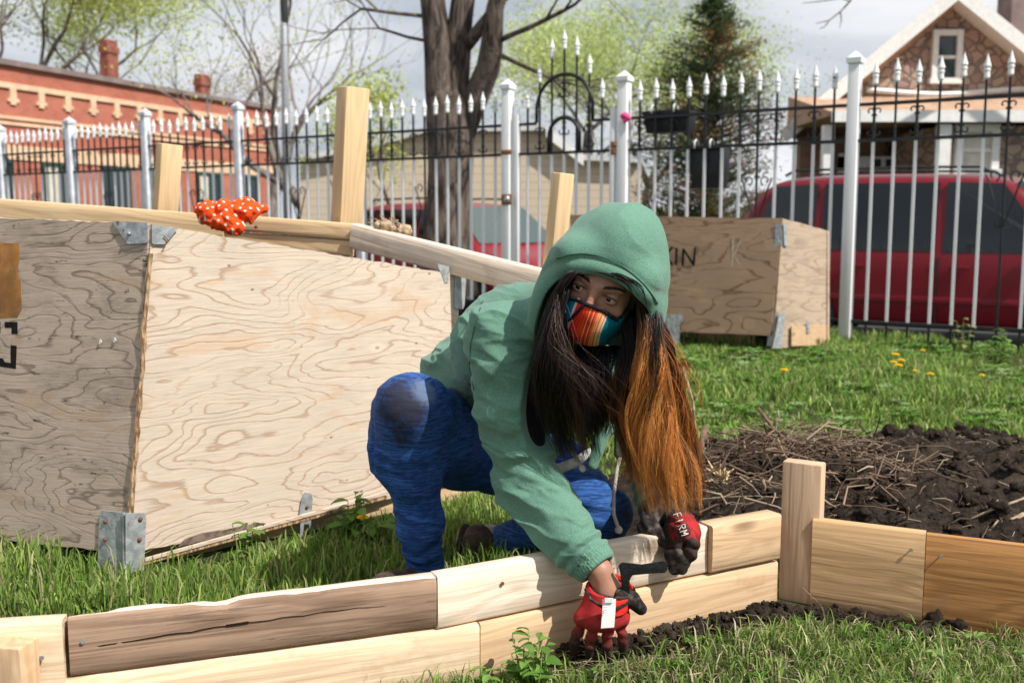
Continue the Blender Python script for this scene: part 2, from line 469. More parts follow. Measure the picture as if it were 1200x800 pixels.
# ================================================================ stone house
m_stone = NT('field_stone'); v = m_stone.n('Mapping', _0=m_stone.co.outputs['Object'], Scale=(1, .5, 1.15)).outputs[0]
wv = m_stone.n('VectorMath', dict(operation='ADD'), _0=v, _1=m_stone.n('VectorMath', dict(operation='SCALE'), _0=m_stone.n('TexNoise', Vector=v, Scale=2.0, Detail=2).outputs['Color'], Scale=.28).outputs[0]).outputs[0]
de = m_stone.n('TexVoronoi', dict(feature='DISTANCE_TO_EDGE'), Vector=wv, Scale=4.6).outputs['Distance']
vc = m_stone.n('TexVoronoi', dict(feature='F1'), Vector=wv, Scale=4.6).outputs['Color']
s3 = m_stone.n('SeparateColor', _0=vc).outputs
sc_ = m_stone.ramp(s3[0], [(0, (.38, .25, .20)), (.25, (.47, .37, .28)), (.5, (.43, .26, .23)), (.75, (.50, .41, .32)), (1, (.33, .22, .19))])
sc_ = m_stone.mix(m_stone.math('MULTIPLY', m_stone.noise(v, 14, 4), .4), sc_, (.2, .13, .09))
c = m_stone.mix(m_stone.step(de, .075, .035), sc_, (.19, .15, .13))
m_stone.bump(m_stone.step(de, .02, .1), .7, .04); m_stone = m_stone.fin(c, .85, .2)
m_shing = simple('tan_shingle', (.40, .265, .18), .9, .15, scale=6, var=.2)
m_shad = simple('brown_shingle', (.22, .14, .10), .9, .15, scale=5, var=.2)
YH = 21.0
hs = thing('stone_house', (8.6, YH+3, -.5), 'stone clad gabled house with white trim and a porch behind the red car', 'house')
def ph(px, py, Y=YH): return P(px, py, Y)
# main body: gable wall facing the camera
apex, el, er = ph(1109, 4), ph(940, 144), ph(1300, 158)
gl, gr = np.array([el[0], YH, -.5]), np.array([er[0], YH, -.5])
HD = np.array([5.2, 7.5, 0.])
MB().prism([apex, el, gl, gr, er], HD).build('wall', m_stone, hs)
rf = MB()
for e_, sgn in ((el, -1), (er, 1)):
    d = nrm(e_-apex); e2 = e_+d*.55; nn = np.array([-d[2]*sgn, 0, d[0]*sgn]); nn = nn if nn[2] > 0 else -nn; za = np.array([0,0,1/nn[2]])
    rf.prism([apex+za*.03+[0,-.5,0], e2+nn*.03+[0,-.5,0], e2+nn*.20+[0,-.5,0], apex+za*.20+[0,-.5,0]], HD*1.05+[0,.3,0])
roof = rf.build('roof', m_shing, hs)
rf = MB()
for e_, sgn in ((el, -1), (er, 1)):
    d = nrm(e_-apex); e2 = e_+d*.6
    nn = np.array([-d[2]*sgn, 0, d[0]*sgn]); nn = nn if nn[2] > 0 else -nn
    za = np.array([0,0,1/nn[2]]); o5 = np.array([0,-.56,0])
    rf.prism([apex+za*.22+o5, e2+nn*.22+o5, e2-nn*.04+o5, apex-za*.04+o5], (0, .055, 0))
    rf.prism([apex+za*.025+[0,-.5,0], e2+nn*.025+[0,-.5,0], e2-nn*.01+[0,-.5,0], apex-za*.01+[0,-.5,0]], (0, .5, 0))
rf.build('bargeboard', m_white, roof)
q = ph(1195, 18, YH+2.5)
MB().box(q, (.35, .35, .9)).build('chimney', m_coping, hs)
def win(px0, px1, py0, py1, Y, par, frame_w=.11, blind=False):
    a, b = P(px0, py1, Y), P(px1, py0, Y); cx = (a+b)/2; w2 = (b[0]-a[0])/2; h2 = (b[2]-a[2])/2; f_ = frame_w
    m = MB()
    m.box((cx[0], Y-.05, cx[2]+h2-f_/2), (w2, .06, f_/2)); m.box((cx[0], Y-.06, cx[2]-h2+f_/2), (w2+.04, .09, f_/2))
    for s_ in (-1, 1): m.box((cx[0]+s_*(w2-f_/2), Y-.05, cx[2]), (f_/2, .06, h2-f_))
    m.box((cx[0], Y-.03, cx[2]), (w2-f_, .035, .03))
    o = m.build('window', m_white, par)
    MB().box((cx[0], Y-.012, cx[2]), (w2-f_, .01, h2-f_)).build('pane', m_blind if blind else m_glassd, o)
    return o
win(1089, 1127, 36, 99, YH, hs)
wv_ = win(1116, 1170, 146, 207, YH-2.52, hs, .13, blind=True)
# porch: roof slab, fascia, post, dark recess with a number plate above the door
pz0 = ph(950, 137, YH-2.6)[2]; pz1 = ph(950, 113, YH-.1)[2]
xl, xr = ph(968, 140, YH-2.6)[0], ph(1330, 140, YH-2.6)[0]
pr = MB().prism([(xl, YH-2.9, pz0), (xl, YH-2.9, pz0+.06), (xl, YH-.02, pz1), (xl, YH-.02, pz0)], (xr-xl, 0, 0)).build('porch_roof', m_shing, hs)
m = MB(); m.box(((xl+xr)/2, YH-2.93, pz0-.02), ((xr-xl)/2, .03, .10)); m.build('fascia', m_white, pr)
m = MB(); m.tube([(ph(x_, 108+ (3*math.sin(x_*.03)), YH-.05)) for x_ in range(1015, 1300, 15)], .06, 6); m.build('wavy_flashing', m_white, hs)
xw = ph(1100, 200, YH-2.5)[0]
MB().prism([(xw, YH-2.5, -.5), (xw, YH-2.5, pz0-.15), (xr-.2, YH-2.5, pz0-.15), (xr-.2, YH-2.5, -.5)], (0, 2.45, 0)).build('bay_wall', m_stone, hs)
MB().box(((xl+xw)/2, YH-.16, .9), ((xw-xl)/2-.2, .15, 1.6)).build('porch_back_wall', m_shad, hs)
m = MB(); x1 = ph(962, 200, YH-2.6)[0]
m.box((x1+.1, YH-2.6, (pz0-.5)/2-.1), (.09, .09, (pz0+.4)/2)); m.build('porch_post', m_white, hs); m = MB(); m.box((xw-.05, YH-2.75, (pz0-.5)/2-.1), (.1, .1, (pz0+.4)/2)); m.build('porch_post', m_white, hs)
a = ph(1042, 192, YH-.4)
dm = MB(); dm.box((a[0], YH-.4, a[2]), (1.0, .05, .14)); dm.box((a[0]-.93, YH-.4, a[2]-.9), (.07, .05, 1.1)); dm.box((a[0]+.93, YH-.4, a[2]-.9), (.07, .05, 1.1))
dm.build('door_frame', m_white, hs)
for k in range(3): MB().box((a[0]-.28+.28*k, YH-.46, a[2]), (.09, .012, .085)).build('transom_light', m_glassd, hs)

# ================================================================ utility pole
ug = P(338, 322, 20.)
t = thing('utility_pole', (ug[0], 20, -.5), 'tall slim grey metal pole rising in front of the brick building', 'pole')
m_galv = simple('grey_metal', (.30, .31, .33), .5, .4, .3, scale=20)
MB().tube([(ug[0], 20, -.5), (ug[0]+.03, 20, 3.2), (ug[0]+.06, 20, 6.9)], [.085, .075, .06], 12).build('pole', m_galv, t, smooth=True)
MB().tube([(ug[0], 20, -.5), (ug[0], 20, -.35)], [.16, .16], 12).build('base', m_galv, t, smooth='auto')
MB().lathe([(.068, 0), (.075, .03), (.075, .5), (.068, .55)], (ug[0]+.05, 20, 4.55), n=12).build('bracket', simple('black_collar', (.03,.03,.035), .5), t, smooth='auto')

# ================================================================ trees
def bark(name, c1, c2, sc=1):
    n = NT(name); v = n.obj()
    f = n.noise(n.n('Mapping', _0=v, Scale=(16*sc, 16*sc, 3*sc)).outputs[0], 1, 5, .65, .6)
    g = n.noise(v, 2, 3)
    c = n.mix(n.step(f, .38, .62), c1, c2); c = n.mix(n.math('MULTIPLY', n.step(g, .5, .7), .35), c, [q*1.5 for q in c2])
    n.bump(f, 1.0, .04); return n.fin(c, .95, .1)
m_bark = bark('dark_bark', (.035, .028, .024), (.15, .118, .10))
m_barkg = bark('grey_bark', (.09, .075, .07), (.26, .22, .20), .5)
m_barkp = bark('pale_bark', (.16, .13, .12), (.34, .29, .26), .5)
def leafmat(name, cols, tr=.35):
    n = NT(name)
    a = n.t.nodes.new('ShaderNodeAttribute'); a.attribute_name = 'Col'
    n.fin(a.outputs['Color'], .6, .2)
    tl = n.n('BsdfTranslucent', Color=a.outputs['Color'])
    ms = n.n('MixShader', Fac=tr, _1=n.b.outputs[0], _2=tl.outputs[0]); n.t.links.new(ms.outputs[0], n.out.inputs[0])
    return n.m
m_leaf = leafmat('leaf', None)
def leaves(name, parent, C, size, cols, seed=1, aspect=.5, M=None):
    """C (n,3) centres; random quads"""
    r = np.random.default_rng(seed); n = len(C)
    a = r.normal(size=(n,3)); a /= np.linalg.norm(a, axis=1)[:,None]
    b = np.cross(a, r.normal(size=(n,3))); b /= np.linalg.norm(b, axis=1)[:,None]
    s = size*(.6+.8*r.random(n))[:,None]
    V = np.stack([C-a*s, C-b*s*aspect, C+a*s, C+b*s*aspect], 1).reshape(-1, 3)
    F = np.arange(4*n).reshape(-1, 4)
    o = mk(name, V, F, m_leaf, parent)
    cc = np.array(cols)[r.integers(0, len(cols), n)]*(.75+.5*r.random(n))[:,None]
    vcol(o, np.repeat(cc, 4, 0)); return o
def grow(mb, p, d, r, L, depth, rnd, tips, spread=.5, up=.12, nseg=4, minr=.006, kids=(2,3), shrink=.72, sides=7):
    pts = [np.array(p, float)]; rad = [r]; d = nrm(d)
    for i in range(nseg):
        d = nrm(d+np.array([rnd.gauss(0,.13), rnd.gauss(0,.13), rnd.gauss(0,.09)+up*.4]))
        pts.append(pts[-1]+d*L/nseg); rad.append(r*(1-(1-shrink*.9)*(i+1)/nseg))
    mb.tube(pts, rad, max(3, sides), cap=False)
    if depth == 0 or r*shrink < minr:
        tips += pts[1:]; return
    if depth <= 2: tips += pts[2:]
    k = rnd.choice(kids)
    for j in range(k):
        ax = nrm(np.cross(d, [rnd.gauss(0,1) for _ in range(3)]))
        sp = spread*(.5+rnd.random()*.9)
        nd = nrm(d*math.cos(sp)+ax*math.sin(sp)+np.array([0,0,up]))
        grow(mb, pts[-1] if j < 2 else pts[-2], nd, rad[-1]*(.8 if j == 0 else .62), L*(.68+.25*rnd.random()), depth-1, rnd, tips, spread, up, nseg, minr, kids, shrink, sides-1)
def tree(label, base, r, h, depth, seed, bark_m, cols=None, nleaf=6000, lsize=.05, jit=.25, spread=.5, name='tree', d0=(0,0,1), up=.12, L0=None, group=None, kids=(2,3)):
    rnd = random.Random(seed); t = thing(name, base, label, 'tree', group); mb = MB(); tips = []
    grow(mb, base, d0, r, L0 or h*.3, depth, rnd, tips, spread, up, kids=kids)
    mb.build('trunk', bark_m, t, smooth=True, recalc=False)
    if cols:
        T = np.array(tips); g = np.random.default_rng(seed); C = T[g.integers(0, len(T), nleaf)]+g.normal(size=(nleaf,3))*jit
        leaves('crown', t, C, lsize, cols, seed)
    return t
YG = [(.42, .50, .09), (.50, .56, .14), (.33, .42, .08), (.56, .60, .22)]
YG2 = [(.48, .56, .20), (.58, .64, .28), (.40, .48, .16)]
# the large dark trunk behind the fence, forked
YT = 12.2
def pt(px, py, Y=YT): return P(px, py, Y)
bt = thing('tree', (pt(520, 330)[0], YT, -.35), 'large dark trunked forking tree right behind the iron fence', 'tree')
mb = MB(); tips = []
mb.tube([pt(524, 345), pt(524, 300), pt(526, 250), pt(528, 200), pt(528, 160), pt(524, 120), pt(520, 90)], [.38, .30, .27, .265, .28, .26, .13], 16)
mb.tube([pt(524, 150), pt(518, 105), pt(514, 60), pt(508, 10), pt(500, -60), pt(488, -140)], [.23, .20, .17, .145, .13, .10], 12)
mb.tube([pt(527, 150), pt(530, 110), pt(536, 70), pt(540, 20), pt(548, -40), pt(556, -140)], [.23, .19, .155, .14, .13, .09], 12)
mb.tube([pt(534, 165), pt(556, 118), pt(572, 80, YT-.2), pt(576, 55, YT-.3), pt(580, 10, YT-.4), pt(592, -30, YT-.5), pt(610, -110)], [.20, .15, .14, .13, .10, .10, .06], 12)
mb.tube([pt(540, 60), pt(556, 42, YT-.15), pt(572, 20, YT-.3), pt(592, -8, YT-.4)], [.09, .075, .06, .05], 8)
for a, dd, r_, L_, sd in ((pt(577, 52, YT-.3), (1, -.3, .25), .035, 1.0, 5), (pt(584, 5, YT-.4), (.9, -.2, .5), .04, .8, 9), (pt(505, 20), (-1, -.3, .15), .026, .8, 3), (pt(512, 50), (-1, .3, .25), .022, .8, 4), (pt(556, -140), (.2, 0, 1), .1, 1.5, 6), (pt(488, -140), (-.3, 0, 1), .1, 1.5, 7), (pt(578, 62, YT-.3), (.8, -.5, -.3), .03, .8, 13), (pt(500, 0), (-.8, .2, .5), .03, 1.0, 15)):
    grow(mb, a, dd, r_, L_, 4, random.Random(sd), tips, .5, .02, minr=.004)
mb.build('trunk', m_bark, bt, smooth=True, recalc=False)
g_ = np.random.default_rng(2); T = np.array(tips); leaves('crown', bt, T[g_.integers(0, len(T), 500)]+g_.normal(size=(500,3))*.05, .018, YG, 2)

tree('pale green leafing tree above the left end of the brick building', P(20, 330, 44)*[1,1,0]+[0,0,-.5], .42, 12, 6, 21, m_barkg, YG, 26000, .075, .60, .55, L0=4.2)
tree('greenish bare tree left of the tall brick chimney', P(84, 330, 47)*[1,1,0]+[0,0,-.5], .36, 12, 6, 22, m_barkg, YG, 16000, .07, .55, .55, L0=4.0, d0=(.15,0,1))
tree('pale bare tree behind the shorter brick chimney', P(262, 330, 50)*[1,1,0]+[0,0,-.5], .34, 10, 6, 23, m_barkp, [(.45,.42,.33), (.5,.45,.36)], 2500, .07, .5, .6, L0=2.6)
tree('bare branching tree left of the grey metal pole', P(330, 330, 31)*[1,1,0]+[0,0,-.5], .26, 9, 7, 31, m_barkg, YG, 600, .04, .3, .55, L0=2.7, d0=(-.25,0,1))
tree('bare tree with twisting limbs right of the grey metal pole', P(392, 330, 27)*[1,1,0]+[0,0,-.5], .24, 9, 7, 35, m_barkg, YG, 900, .05, .3, .6, L0=2.6, d0=(-.1,0,1))
tree('slender tree in yellow green bud left of the dark trunk', P(462, 330, 18)*[1,1,0]+[0,0,-.5], .09, 5, 7, 41, m_barkg, YG, 1500, .035, .14, .6, L0=1.2, up=.1)
tree('airy bud covered tree behind the wooden post', P(425, 330, 21)*[1,1,0]+[0,0,-.5], .1, 5, 7, 44, m_barkg, YG, 1300, .04, .2, .6, L0=1.3, up=.1)
tree('broad bright green tree behind the gate arch', P(668, 330, 36)*[1,1,0]+[0,0,-.5], .32, 10, 6, 51, m_barkg, YG2, 24000, .052, .62, .6, L0=2.4)
tree('bright green tree left of the evergreen', P(742, 330, 40)*[1,1,0]+[0,0,-.5], .30, 10, 6, 57, m_barkg, YG2, 22000, .055, .6, .6, L0=2.6)
# drooping bare branch above the house: a tree behind it
q = P(1040, 330, 17)*[1,1,0]+[0,0,-.5]
mb = MB(); tips = []
tr_ = thing('tree', (11.2, 17, -.5), 'bare tree whose thin twigs hang in at the top left of the stone house', 'tree')
mb.tube([(11.2, 17, -.5), (11.3, 17, 1.8), (11.0, 17, 3.6), (9.6, 16.6, 5.9), P(1050, -60, 15.5)], [.12, .11, .1, .07, .035], 8)
mb.tube([P(1050, -60, 15.5), P(1010, -20, 15), P(996, 2, 14.8), P(985, 14, 14.7), P(972, 24, 14.6), P(956, 28, 14.5)], [.035, .02, .014, .011, .009, .005], 6)
for a, b_, c_ in (((985, 14), (986, 24), (984, 33)), ((972, 24), (966, 32), (960, 34)), ((1000, -4), (960, 2), (940, 4)), ((996, 2), (975, -6), (950, -8))):
    mb.tube([P(*a, 14.7), P(*b_, 14.6), P(*c_, 14.5)], [.01, .008, .004], 5)
mb.build('trunk', m_barkg, tr_, smooth=True, recalc=False)

# evergreen: whorls of drooping branches with feathery tufts
ev = thing('evergreen_tree', (P(826, 330, 15.5)[0], 15.5, -.5), 'dark conical evergreen with rusty brown tips behind the fence planters', 'tree')
rnd = random.Random(5); mb = MB(); ex_ = P(828, 330, 15.5)[0]; zt = 4.32; C = []; W_ = []
mb.tube([(ex_, 15.5, -.5), (ex_, 15.5, 2), (ex_+.03, 15.5, zt)], [.16, .1, .015], 8)
z = -.2
while z < zt:
    f = 1-(z+.5)/(zt+.5); rad = min(1.15, .07+.50*(zt-z))
    for k in range(12):
        an = rnd.random()*6.28; ln = rad*(.62+.5*rnd.random()); p0 = np.array([ex_, 15.5, z+rnd.random()*.12])
        dirv = np.array([math.cos(an), math.sin(an), .15+.45*rnd.random()*(1.3-f)])
        p1 = p0+dirv*ln*.6; p2 = p0+dirv*ln+np.array([0,0,-.05*ln])
        mb.tube([p0, p1, p2], [.016, .009, .004], 4, cap=False)
        for _ in range(int(22+50*ln)):
            s_ = rnd.random()**.6; q = p0+(p2-p0)*s_
            q = q+np.array([rnd.gauss(0,1), rnd.gauss(0,1), rnd.gauss(0,.9)])*(.025+.11*ln*(1-abs(s_-.55)))
            C.append(q); W_.append(s_)
    z += .13
mb.build('trunk', m_bark, ev, smooth=True, recalc=False)
C = np.array(C); n = len(C); g_ = np.random.default_rng(4)
a = g_.normal(size=(n,3)); a[:,2] = np.abs(a[:,2])*.9; a /= np.linalg.norm(a, axis=1)[:,None]; b = np.cross(a, g_.normal(size=(n,3))); b /= np.linalg.norm(b, axis=1)[:,None]
V = np.stack([C-b*.011, C+b*.011, C+a*(.05+.05*g_.random(n))[:,None]], 1).reshape(-1, 3)
o = mk('crown', V, np.arange(3*n).reshape(-1,3), m_leaf, ev)
nzv = fbm(C*2.3, 3, 8); brown = (nzv+.25*g_.normal(size=n)+.35*(np.array(W_)-.6)) > .30
cc = np.where(brown[:,None], np.array([[.24, .12, .05]]), np.array([[.05, .085, .028]]))*(.6+.8*g_.random(n))[:,None]
vcol(o, np.repeat(cc, 3, 0))

# low bushes beyond the road
for lab, px, Y, rr, hh, cols in (('dusky purple brown hedge far behind the evergreen', 925, 30, 1.6, 2.2, [(.26,.2,.2), (.34,.27,.26), (.2,.16,.15)]), ('green shrub beside the porch of the stone house', 905, 22, .9, 1.1, [(.07,.1,.03), (.1,.13,.04)]), ('dark green bush at the foot of the evergreen', 790, 17, 1.0, 1.6, [(.04,.07,.02), (.06,.1,.03)]), ('dark bush between gate post and evergreen', 868, 17.5, .8, 1.3, [(.05,.08,.02), (.13,.1,.04)])):
    c0 = P(px, 330, Y); t = thing('bush', (c0[0], Y, -.5), lab, 'bush'); g_ = np.random.default_rng(int(px))
    d = g_.normal(size=(5200, 3)); d /= np.linalg.norm(d, axis=1)[:,None]; rad = (.45+.55*g_.random(5200)**.5)*(1+.35*fbm(d*2.2, 2, int(px)))
    C = np.array([c0[0], Y, -.5+hh*.48])+d*rad[:,None]*np.array([rr, rr*.8, hh*.5]); C[:,2] = np.maximum(C[:,2], -.48)
    leaves('foliage', t, C, .11 if Y > 25 else .07, cols, int(px))
    m = MB(); 
    for k in range(5): m.tube([(c0[0]+.05*k-.1, Y, -.5), (c0[0]+(k-2)*.2, Y, hh*.3-.3)], [.02, .008], 5)
    m.build('stem', m_barkg, t, recalc=False)
# ================================================================ iron fence
m_iron = simple('black_iron', (.016, .017, .02), .45, .4, scale=25, var=.3)
def paintw(name, rustf=.66):
    n = NT(name); v = n.obj(rand=3)
    f = n.noise(v, 9, 6, .7); g = n.noise(v, 30, 5, .7)
    c = n.mix(n.math('MULTIPLY', n.noise(v, 4, 4), .3), (.76, .77, .78), (.60, .60, .60))
    c = n.mix(n.step(f, rustf, rustf+.06), c, (.20, .09, .045)); c = n.mix(n.step(g, .70, .74), c, (.08, .07, .065))
    n.bump(g, .2, .004); return n.fin(c, .55, .3)
m_wp = paintw('chipped_white_paint'); m_wpost = paintw('white_post_paint', .68)
m_galvp = simple('grey_white_post', (.55, .57, .62), .55, .3, scale=12)
m_rust = simple('rusty_steel', (.22, .10, .05), .8, .2, scale=40, var=.5)
FD3 = np.array([FD[0], FD[1], 0]); FN3 = np.array([FN[0], FN[1], 0])
ZU, ZL, ZB = 1.675, 1.43, .17
fence = thing('iron_fence', (*fl(600), 0), 'black and white spear topped iron fence along the pavement', 'fence')
gate = thing('iron_gate', (*fl(662), 0), 'narrow arched iron gate with scrolls and a padlock between two white posts', 'gate')
def post(px, top, wd, mat, lean=0, parent=fence):
    q = fl(px); m = MB(); z1 = P(px, top, q[1])[2]
    m.obox((*q, (z1-.08)/2-.1), (wd/2, wd/2, (z1-.08)/2+.1), FD3)
    o = m.build('post', mat, parent, bevel=.004)
    c = MB(); c.obox((*q, z1-.065), (wd/2+.012, wd/2+.012, .018), FD3)
    M = frame((*q, z1-.047), FD3)
    s = wd/2+.008
    V = [np.array(M @ Vector(p)) for p in ((-s,-s,0), (s,-s,0), (s,s,0), (-s,s,0), (0,0,.05))]
    c.add(V, [(0,1,2,3), (0,1,4), (1,2,4), (2,3,4), (3,0,4)])
    c.build('cap', mat, o)
    return q
posts = {}
for px, top, wd, mt in ((14, 146, .085, m_galvp), (94, 137, .085, m_galvp), (181, 127, .080, m_galvp), (287, 119, .078, m_galvp), (426, 108, .075, m_galvp), (728, 83, .085, m_wpost), (990, 60, .078, m_wpost)):
    posts[px] = post(px, top, wd, mt)
posts[595] = post(595, 93, .080, m_wpost)
# extra slim jambs of the gate
for px in (606, 716):
    q = fl(px); MB().obox((*q, .93), (.022, .022, .83), FD3).build('jamb', m_wpost, gate, bevel=.003)
def scroll(m, c, s, r=.034, sx=1, sy=1):
    """a C-scroll in the fence plane"""
    pts = []
    for k in range(12):
        an = -1.2+k*.48; rr = r*(1-.06*k)
        pts.append(None)
        pts[-1] = np.array(c, float)+FD3*sx*(r*.9-rr*math.cos(an)*1)+np.array([0,0,sy*(rr*math.sin(an))])
    m.tube(pts, .0055, 5)
pid = [0]
SPEAR = [(.010, 0), (.019, .012), (.017, .05), (.021, .055), (.021, .066), (.016, .07), (.024, .085), (.013, .12), (.001, .165)]
def picket(q, z0=None, zt=1.80, black=False, parent=fence, skipw=False, zl=ZL):
    zb = -.06 if z0 is None else z0
    m = MB(); q3 = np.array([*q, 0])
    o = None
    if black:
        m.obox(q3+[0,0,(zt+zb)/2], (.0068, .0068, (zt-zb)/2), FD3); o = m.build('picket', m_iron, parent)
    else:
        m.obox(q3+[0,0,(zt+zb)/2], (.0068, .0068, (zt-zb)/2), FD3)
        o = m.build('picket', m_iron, parent)
        w_ = MB(); w_.obox(q3+[0,0,(zl-.012+ZB+.01)/2], (.0095, .0095, (zl-ZB)/2-.012), FD3)
        w_.build('painted_shaft', m_wp, o)
    MB().lathe(SPEAR, q3+[0,0,zt], n=10).build('spear_tip', m_wp, o, smooth='auto')
    return o
def rail(a, b, z, parent=fence, mat=None, h=.011):
    c = (a+b)/2; d = np.linalg.norm(b-a)
    MB().obox((*c, z), (d/2, .014, h), (b[0]-a[0], b[1]-a[1], 0)).build('rail', mat or m_iron, parent)
def section(a, b, n, parent=fence, blk=(), sc=True):
    """pickets between two post positions"""
    for z in (ZU, ZL, ZB): rail(a, b, z, parent)
    P_ = [a+(b-a)*(k+1)/(n+1) for k in range(n)]
    for k, q in enumerate(P_):
        pk = picket(q, black=k in blk, zt=1.80+.012*math.sin(k*2.1), parent=parent)
        if k % 2 == 0 or k in blk:
            m = MB(); m.obox((*q, (ZU+ZL)/2), (.0085, .0085, (ZU-ZL)/2-.014), FD3)
            for zz, sy in ((ZU-.05, 1), (ZL+.05, -1)):
                m.obox((*q, zz-sy*.028), (.018, .005, .005), FD3)
                for s in (-1, 1): scroll(m, (*q, zz), 1, .030, s, sy)
            m.build('scroll', m_iron, pk, smooth='auto')
        if k in blk:      # open V with curled ends low on the black picket
            q3 = np.array([*q, 0]); m = MB()
            for s in (-1, 1):
                m.tube([q3+FD3*s*.004+[0,0,.84], q3+FD3*s*.09+[0,0,1.12], q3+FD3*s*.115+[0,0,1.18]], .006, 5)
                scroll(m, (q3[0]+FD3[0]*s*.03, q3[1]+FD3[1]*s*.03, 1.17), 1, .04, s, 1); scroll(m, (q3[0], q3[1], .86), 1, .035, s, -1)
            m.obox(q3+[0,0,.87], (.02, .007, .02), FD3)
            m.build('scroll', m_iron, pk, smooth='auto')
fr_ = F0-FD*2.1
section(posts[990], fr_, 14, blk=(6, 13))
section(posts[728], posts[990], 12, blk=(7,))
section(posts[426], posts[595], 12, blk=(5,))
section(posts[287], posts[426], 11, blk=(5,))
section(posts[181], posts[287], 10, blk=(5,))
section(posts[94], posts[181], 11, blk=(5,))
section(posts[14], posts[94], 11, blk=(5,))
pe = posts[14]+FD*1.6; section(pe, posts[14], 9, blk=())
q = pe; MB().obox((*q, .9), (.06, .06, 1.0), FD3).build('post', m_galvp, fence, bevel=.004)
# the gate leaf
ga, gb = fl(608), fl(714); GW = np.linalg.norm(gb-ga); gm = MB()
rail(ga, gb, ZL, gate); rail(ga, gb, ZB, gate)
zts = [1.80, 2.0, 2.19, 2.25, 2.19, 2.04, 1.84]
gq = [ga+(gb-ga)*(.10+.8*k/6) for k in range(7)]
for k, q in enumerate(gq): picket(q, z0=.1, zt=zts[k], parent=gate)
def arch(c, r, z0, leg, rad):
    pts = [c+FD3*r+[0,0,z0-leg]]+[c+FD3*r*math.cos(t_)+np.array([0,0,z0+r*1.05*math.sin(t_)]) for t_ in np.linspace(0, math.pi, 19)]+[c-FD3*r+[0,0,z0-leg]]
    MB().tube(pts, rad, 6).build('arch', m_iron, gate, smooth=True)
gc = np.array([*(ga+gb)/2, 0])
arch(gc, .265, 1.78, .10, .016); arch(gc, .145, 1.56, .12, .018)
for s in (-1, 1):
    a = gc+FD3*s*.27; b = gc+FD3*s*GW/2
    MB().obox((a+b)/2+[0,0,ZU], (abs(GW/2-.27)/2, .012, .011), FD3).build('rail', m_iron, gate)
def gscroll(q, zs, r):
    m = MB(); zz = [z for z, _ in zs]; m.obox((q[0], q[1], (max(zz)+min(zz))/2), (.0085, .0085, (max(zz)-min(zz))/2+.04), FD3)
    for z, sy in zs:
        m.obox((q[0], q[1], z-sy*.028), (.018, .005, .005), FD3)
        for s in (-1, 1): scroll(m, (q[0], q[1], z), 1, r, s, sy)
    m.build('scroll', m_iron, gate, smooth='auto')
gscroll(gc, ((1.965, 1), (1.90, -1)), .034); gscroll(gc, ((1.70, 1), (1.60, -1)), .034)
for k in (1, 5): gscroll(gq[k], ((ZU-.06, 1), (ZL+.06, -1)), .032)
q = fl(599); qq = np.array([*q, 0])-FN3*.07
z_ = P(599, 234, q[1])[2]
lk = MB().obox(qq+[0,0,z_], (.05, .008, .045), FD3).build('lock_plate', m_rust, gate, bevel=.003)
MB().lathe([(.02, -.03), (.028, -.02), (.03, 0), (.026, .022), (.012, .03)], qq-FN3*.03+FD3*-.025+[0,0,z_], n=14).build('padlock', simple('lock_steel', (.35,.33,.31), .35, .5, .8), lk, smooth=True)
z_ = P(599, 179, q[1])[2]
MB().obox(qq+[0,0,z_], (.05, .01, .02), FD3).build('hinge', m_rust, gate, bevel=.003)
q = fl(719); qq = np.array([*q, 0])-FN3*.03
for yy in (170, 178): MB().obox(qq+[0,0,P(719, yy, q[1])[2]], (.02, .02, .025), FD3).build('hinge', m_rust, gate, bevel=.003)
# ---- planters hooked to the fence, ribbon
m_blk = simple('black_plastic', (.012, .012, .014), .5, .4, scale=14, var=.3)
def planter(px0, px1, py0, py1, dep, label):
    a, b = fl(px0), fl(px1); c = (a+b)/2+FN*(dep/2+.03); z1, z0 = P(px0, py0, c[1])[2], P(px0, py1, c[1])[2]
    w2 = np.linalg.norm(b-a)/2; c3 = np.array([*c, 0])
    t = thing('planter_box', (*c, z0), label, 'planter')
    def ring(z, f): return [c3+FD3*sx*w2*f+FN3*sy*dep/2*f+[0,0,z] for sx, sy in ((-1,-1),(1,-1),(1,1),(-1,1))]
    V = ring(z0, .86)+ring(z1, 1)+ring(z1, .93)+ring(z0+.02, .8)
    F_ = [(3,2,1,0)]+[(i, (i+1)%4, 4+(i+1)%4, 4+i) for i in range(4)]+[(4+i, 4+(i+1)%4, 8+(i+1)%4, 8+i) for i in range(4)]+[(8+i, 8+(i+1)%4, 12+(i+1)%4, 12+i) for i in range(4)]+[(12,13,14,15)]
    MB().add(V, F_).build('box', m_blk, t, bevel=.004)
    m = MB()
    for s in (-1, 1): m.obox(c3+[0,0,z1-.01]-FN3*s*dep/2*1.03, (w2*1.02, .006, .014), FD3)
    m.build('rim', m_blk, t)
    m = MB()
    for s in (-.5, .45):
        q = c3+FD3*s*w2-FN3*(dep/2+.05); m.tube([q+FN3*.06+[0,0,z1-.04], q+FN3*.06+[0,0,z1+.03], q+FN3*.02+[0,0,z1+.045], q-FN3*.012+[0,0,z1+.03], q-FN3*.012+[0,0,z1-.02]], .007, 6)
    m.build('hook', m_wp, t, smooth=True)
    MB().add(ring(z1-.03, .94), [(0,1,2,3)]).build('soil', m_soil, t)
planter(747, 800, 131, 156, .18, 'long low black planter box hooked on the fence beside the pink ribbon')
planter(801, 838, 172, 221, .2, 'taller square black planter box hooked lower on the fence')
q = fl(735); q3 = np.array([*q, 0])-FN3*.09; z_ = P(735, 138, q[1])[2]
m = MB(); m.tube([q3+[0,0,z_]+FD3*.03, q3+[0,0,z_+.01]-FD3*.0, q3+[0,0,z_-.02]-FD3*.05], [.022, .03, .012], 8)
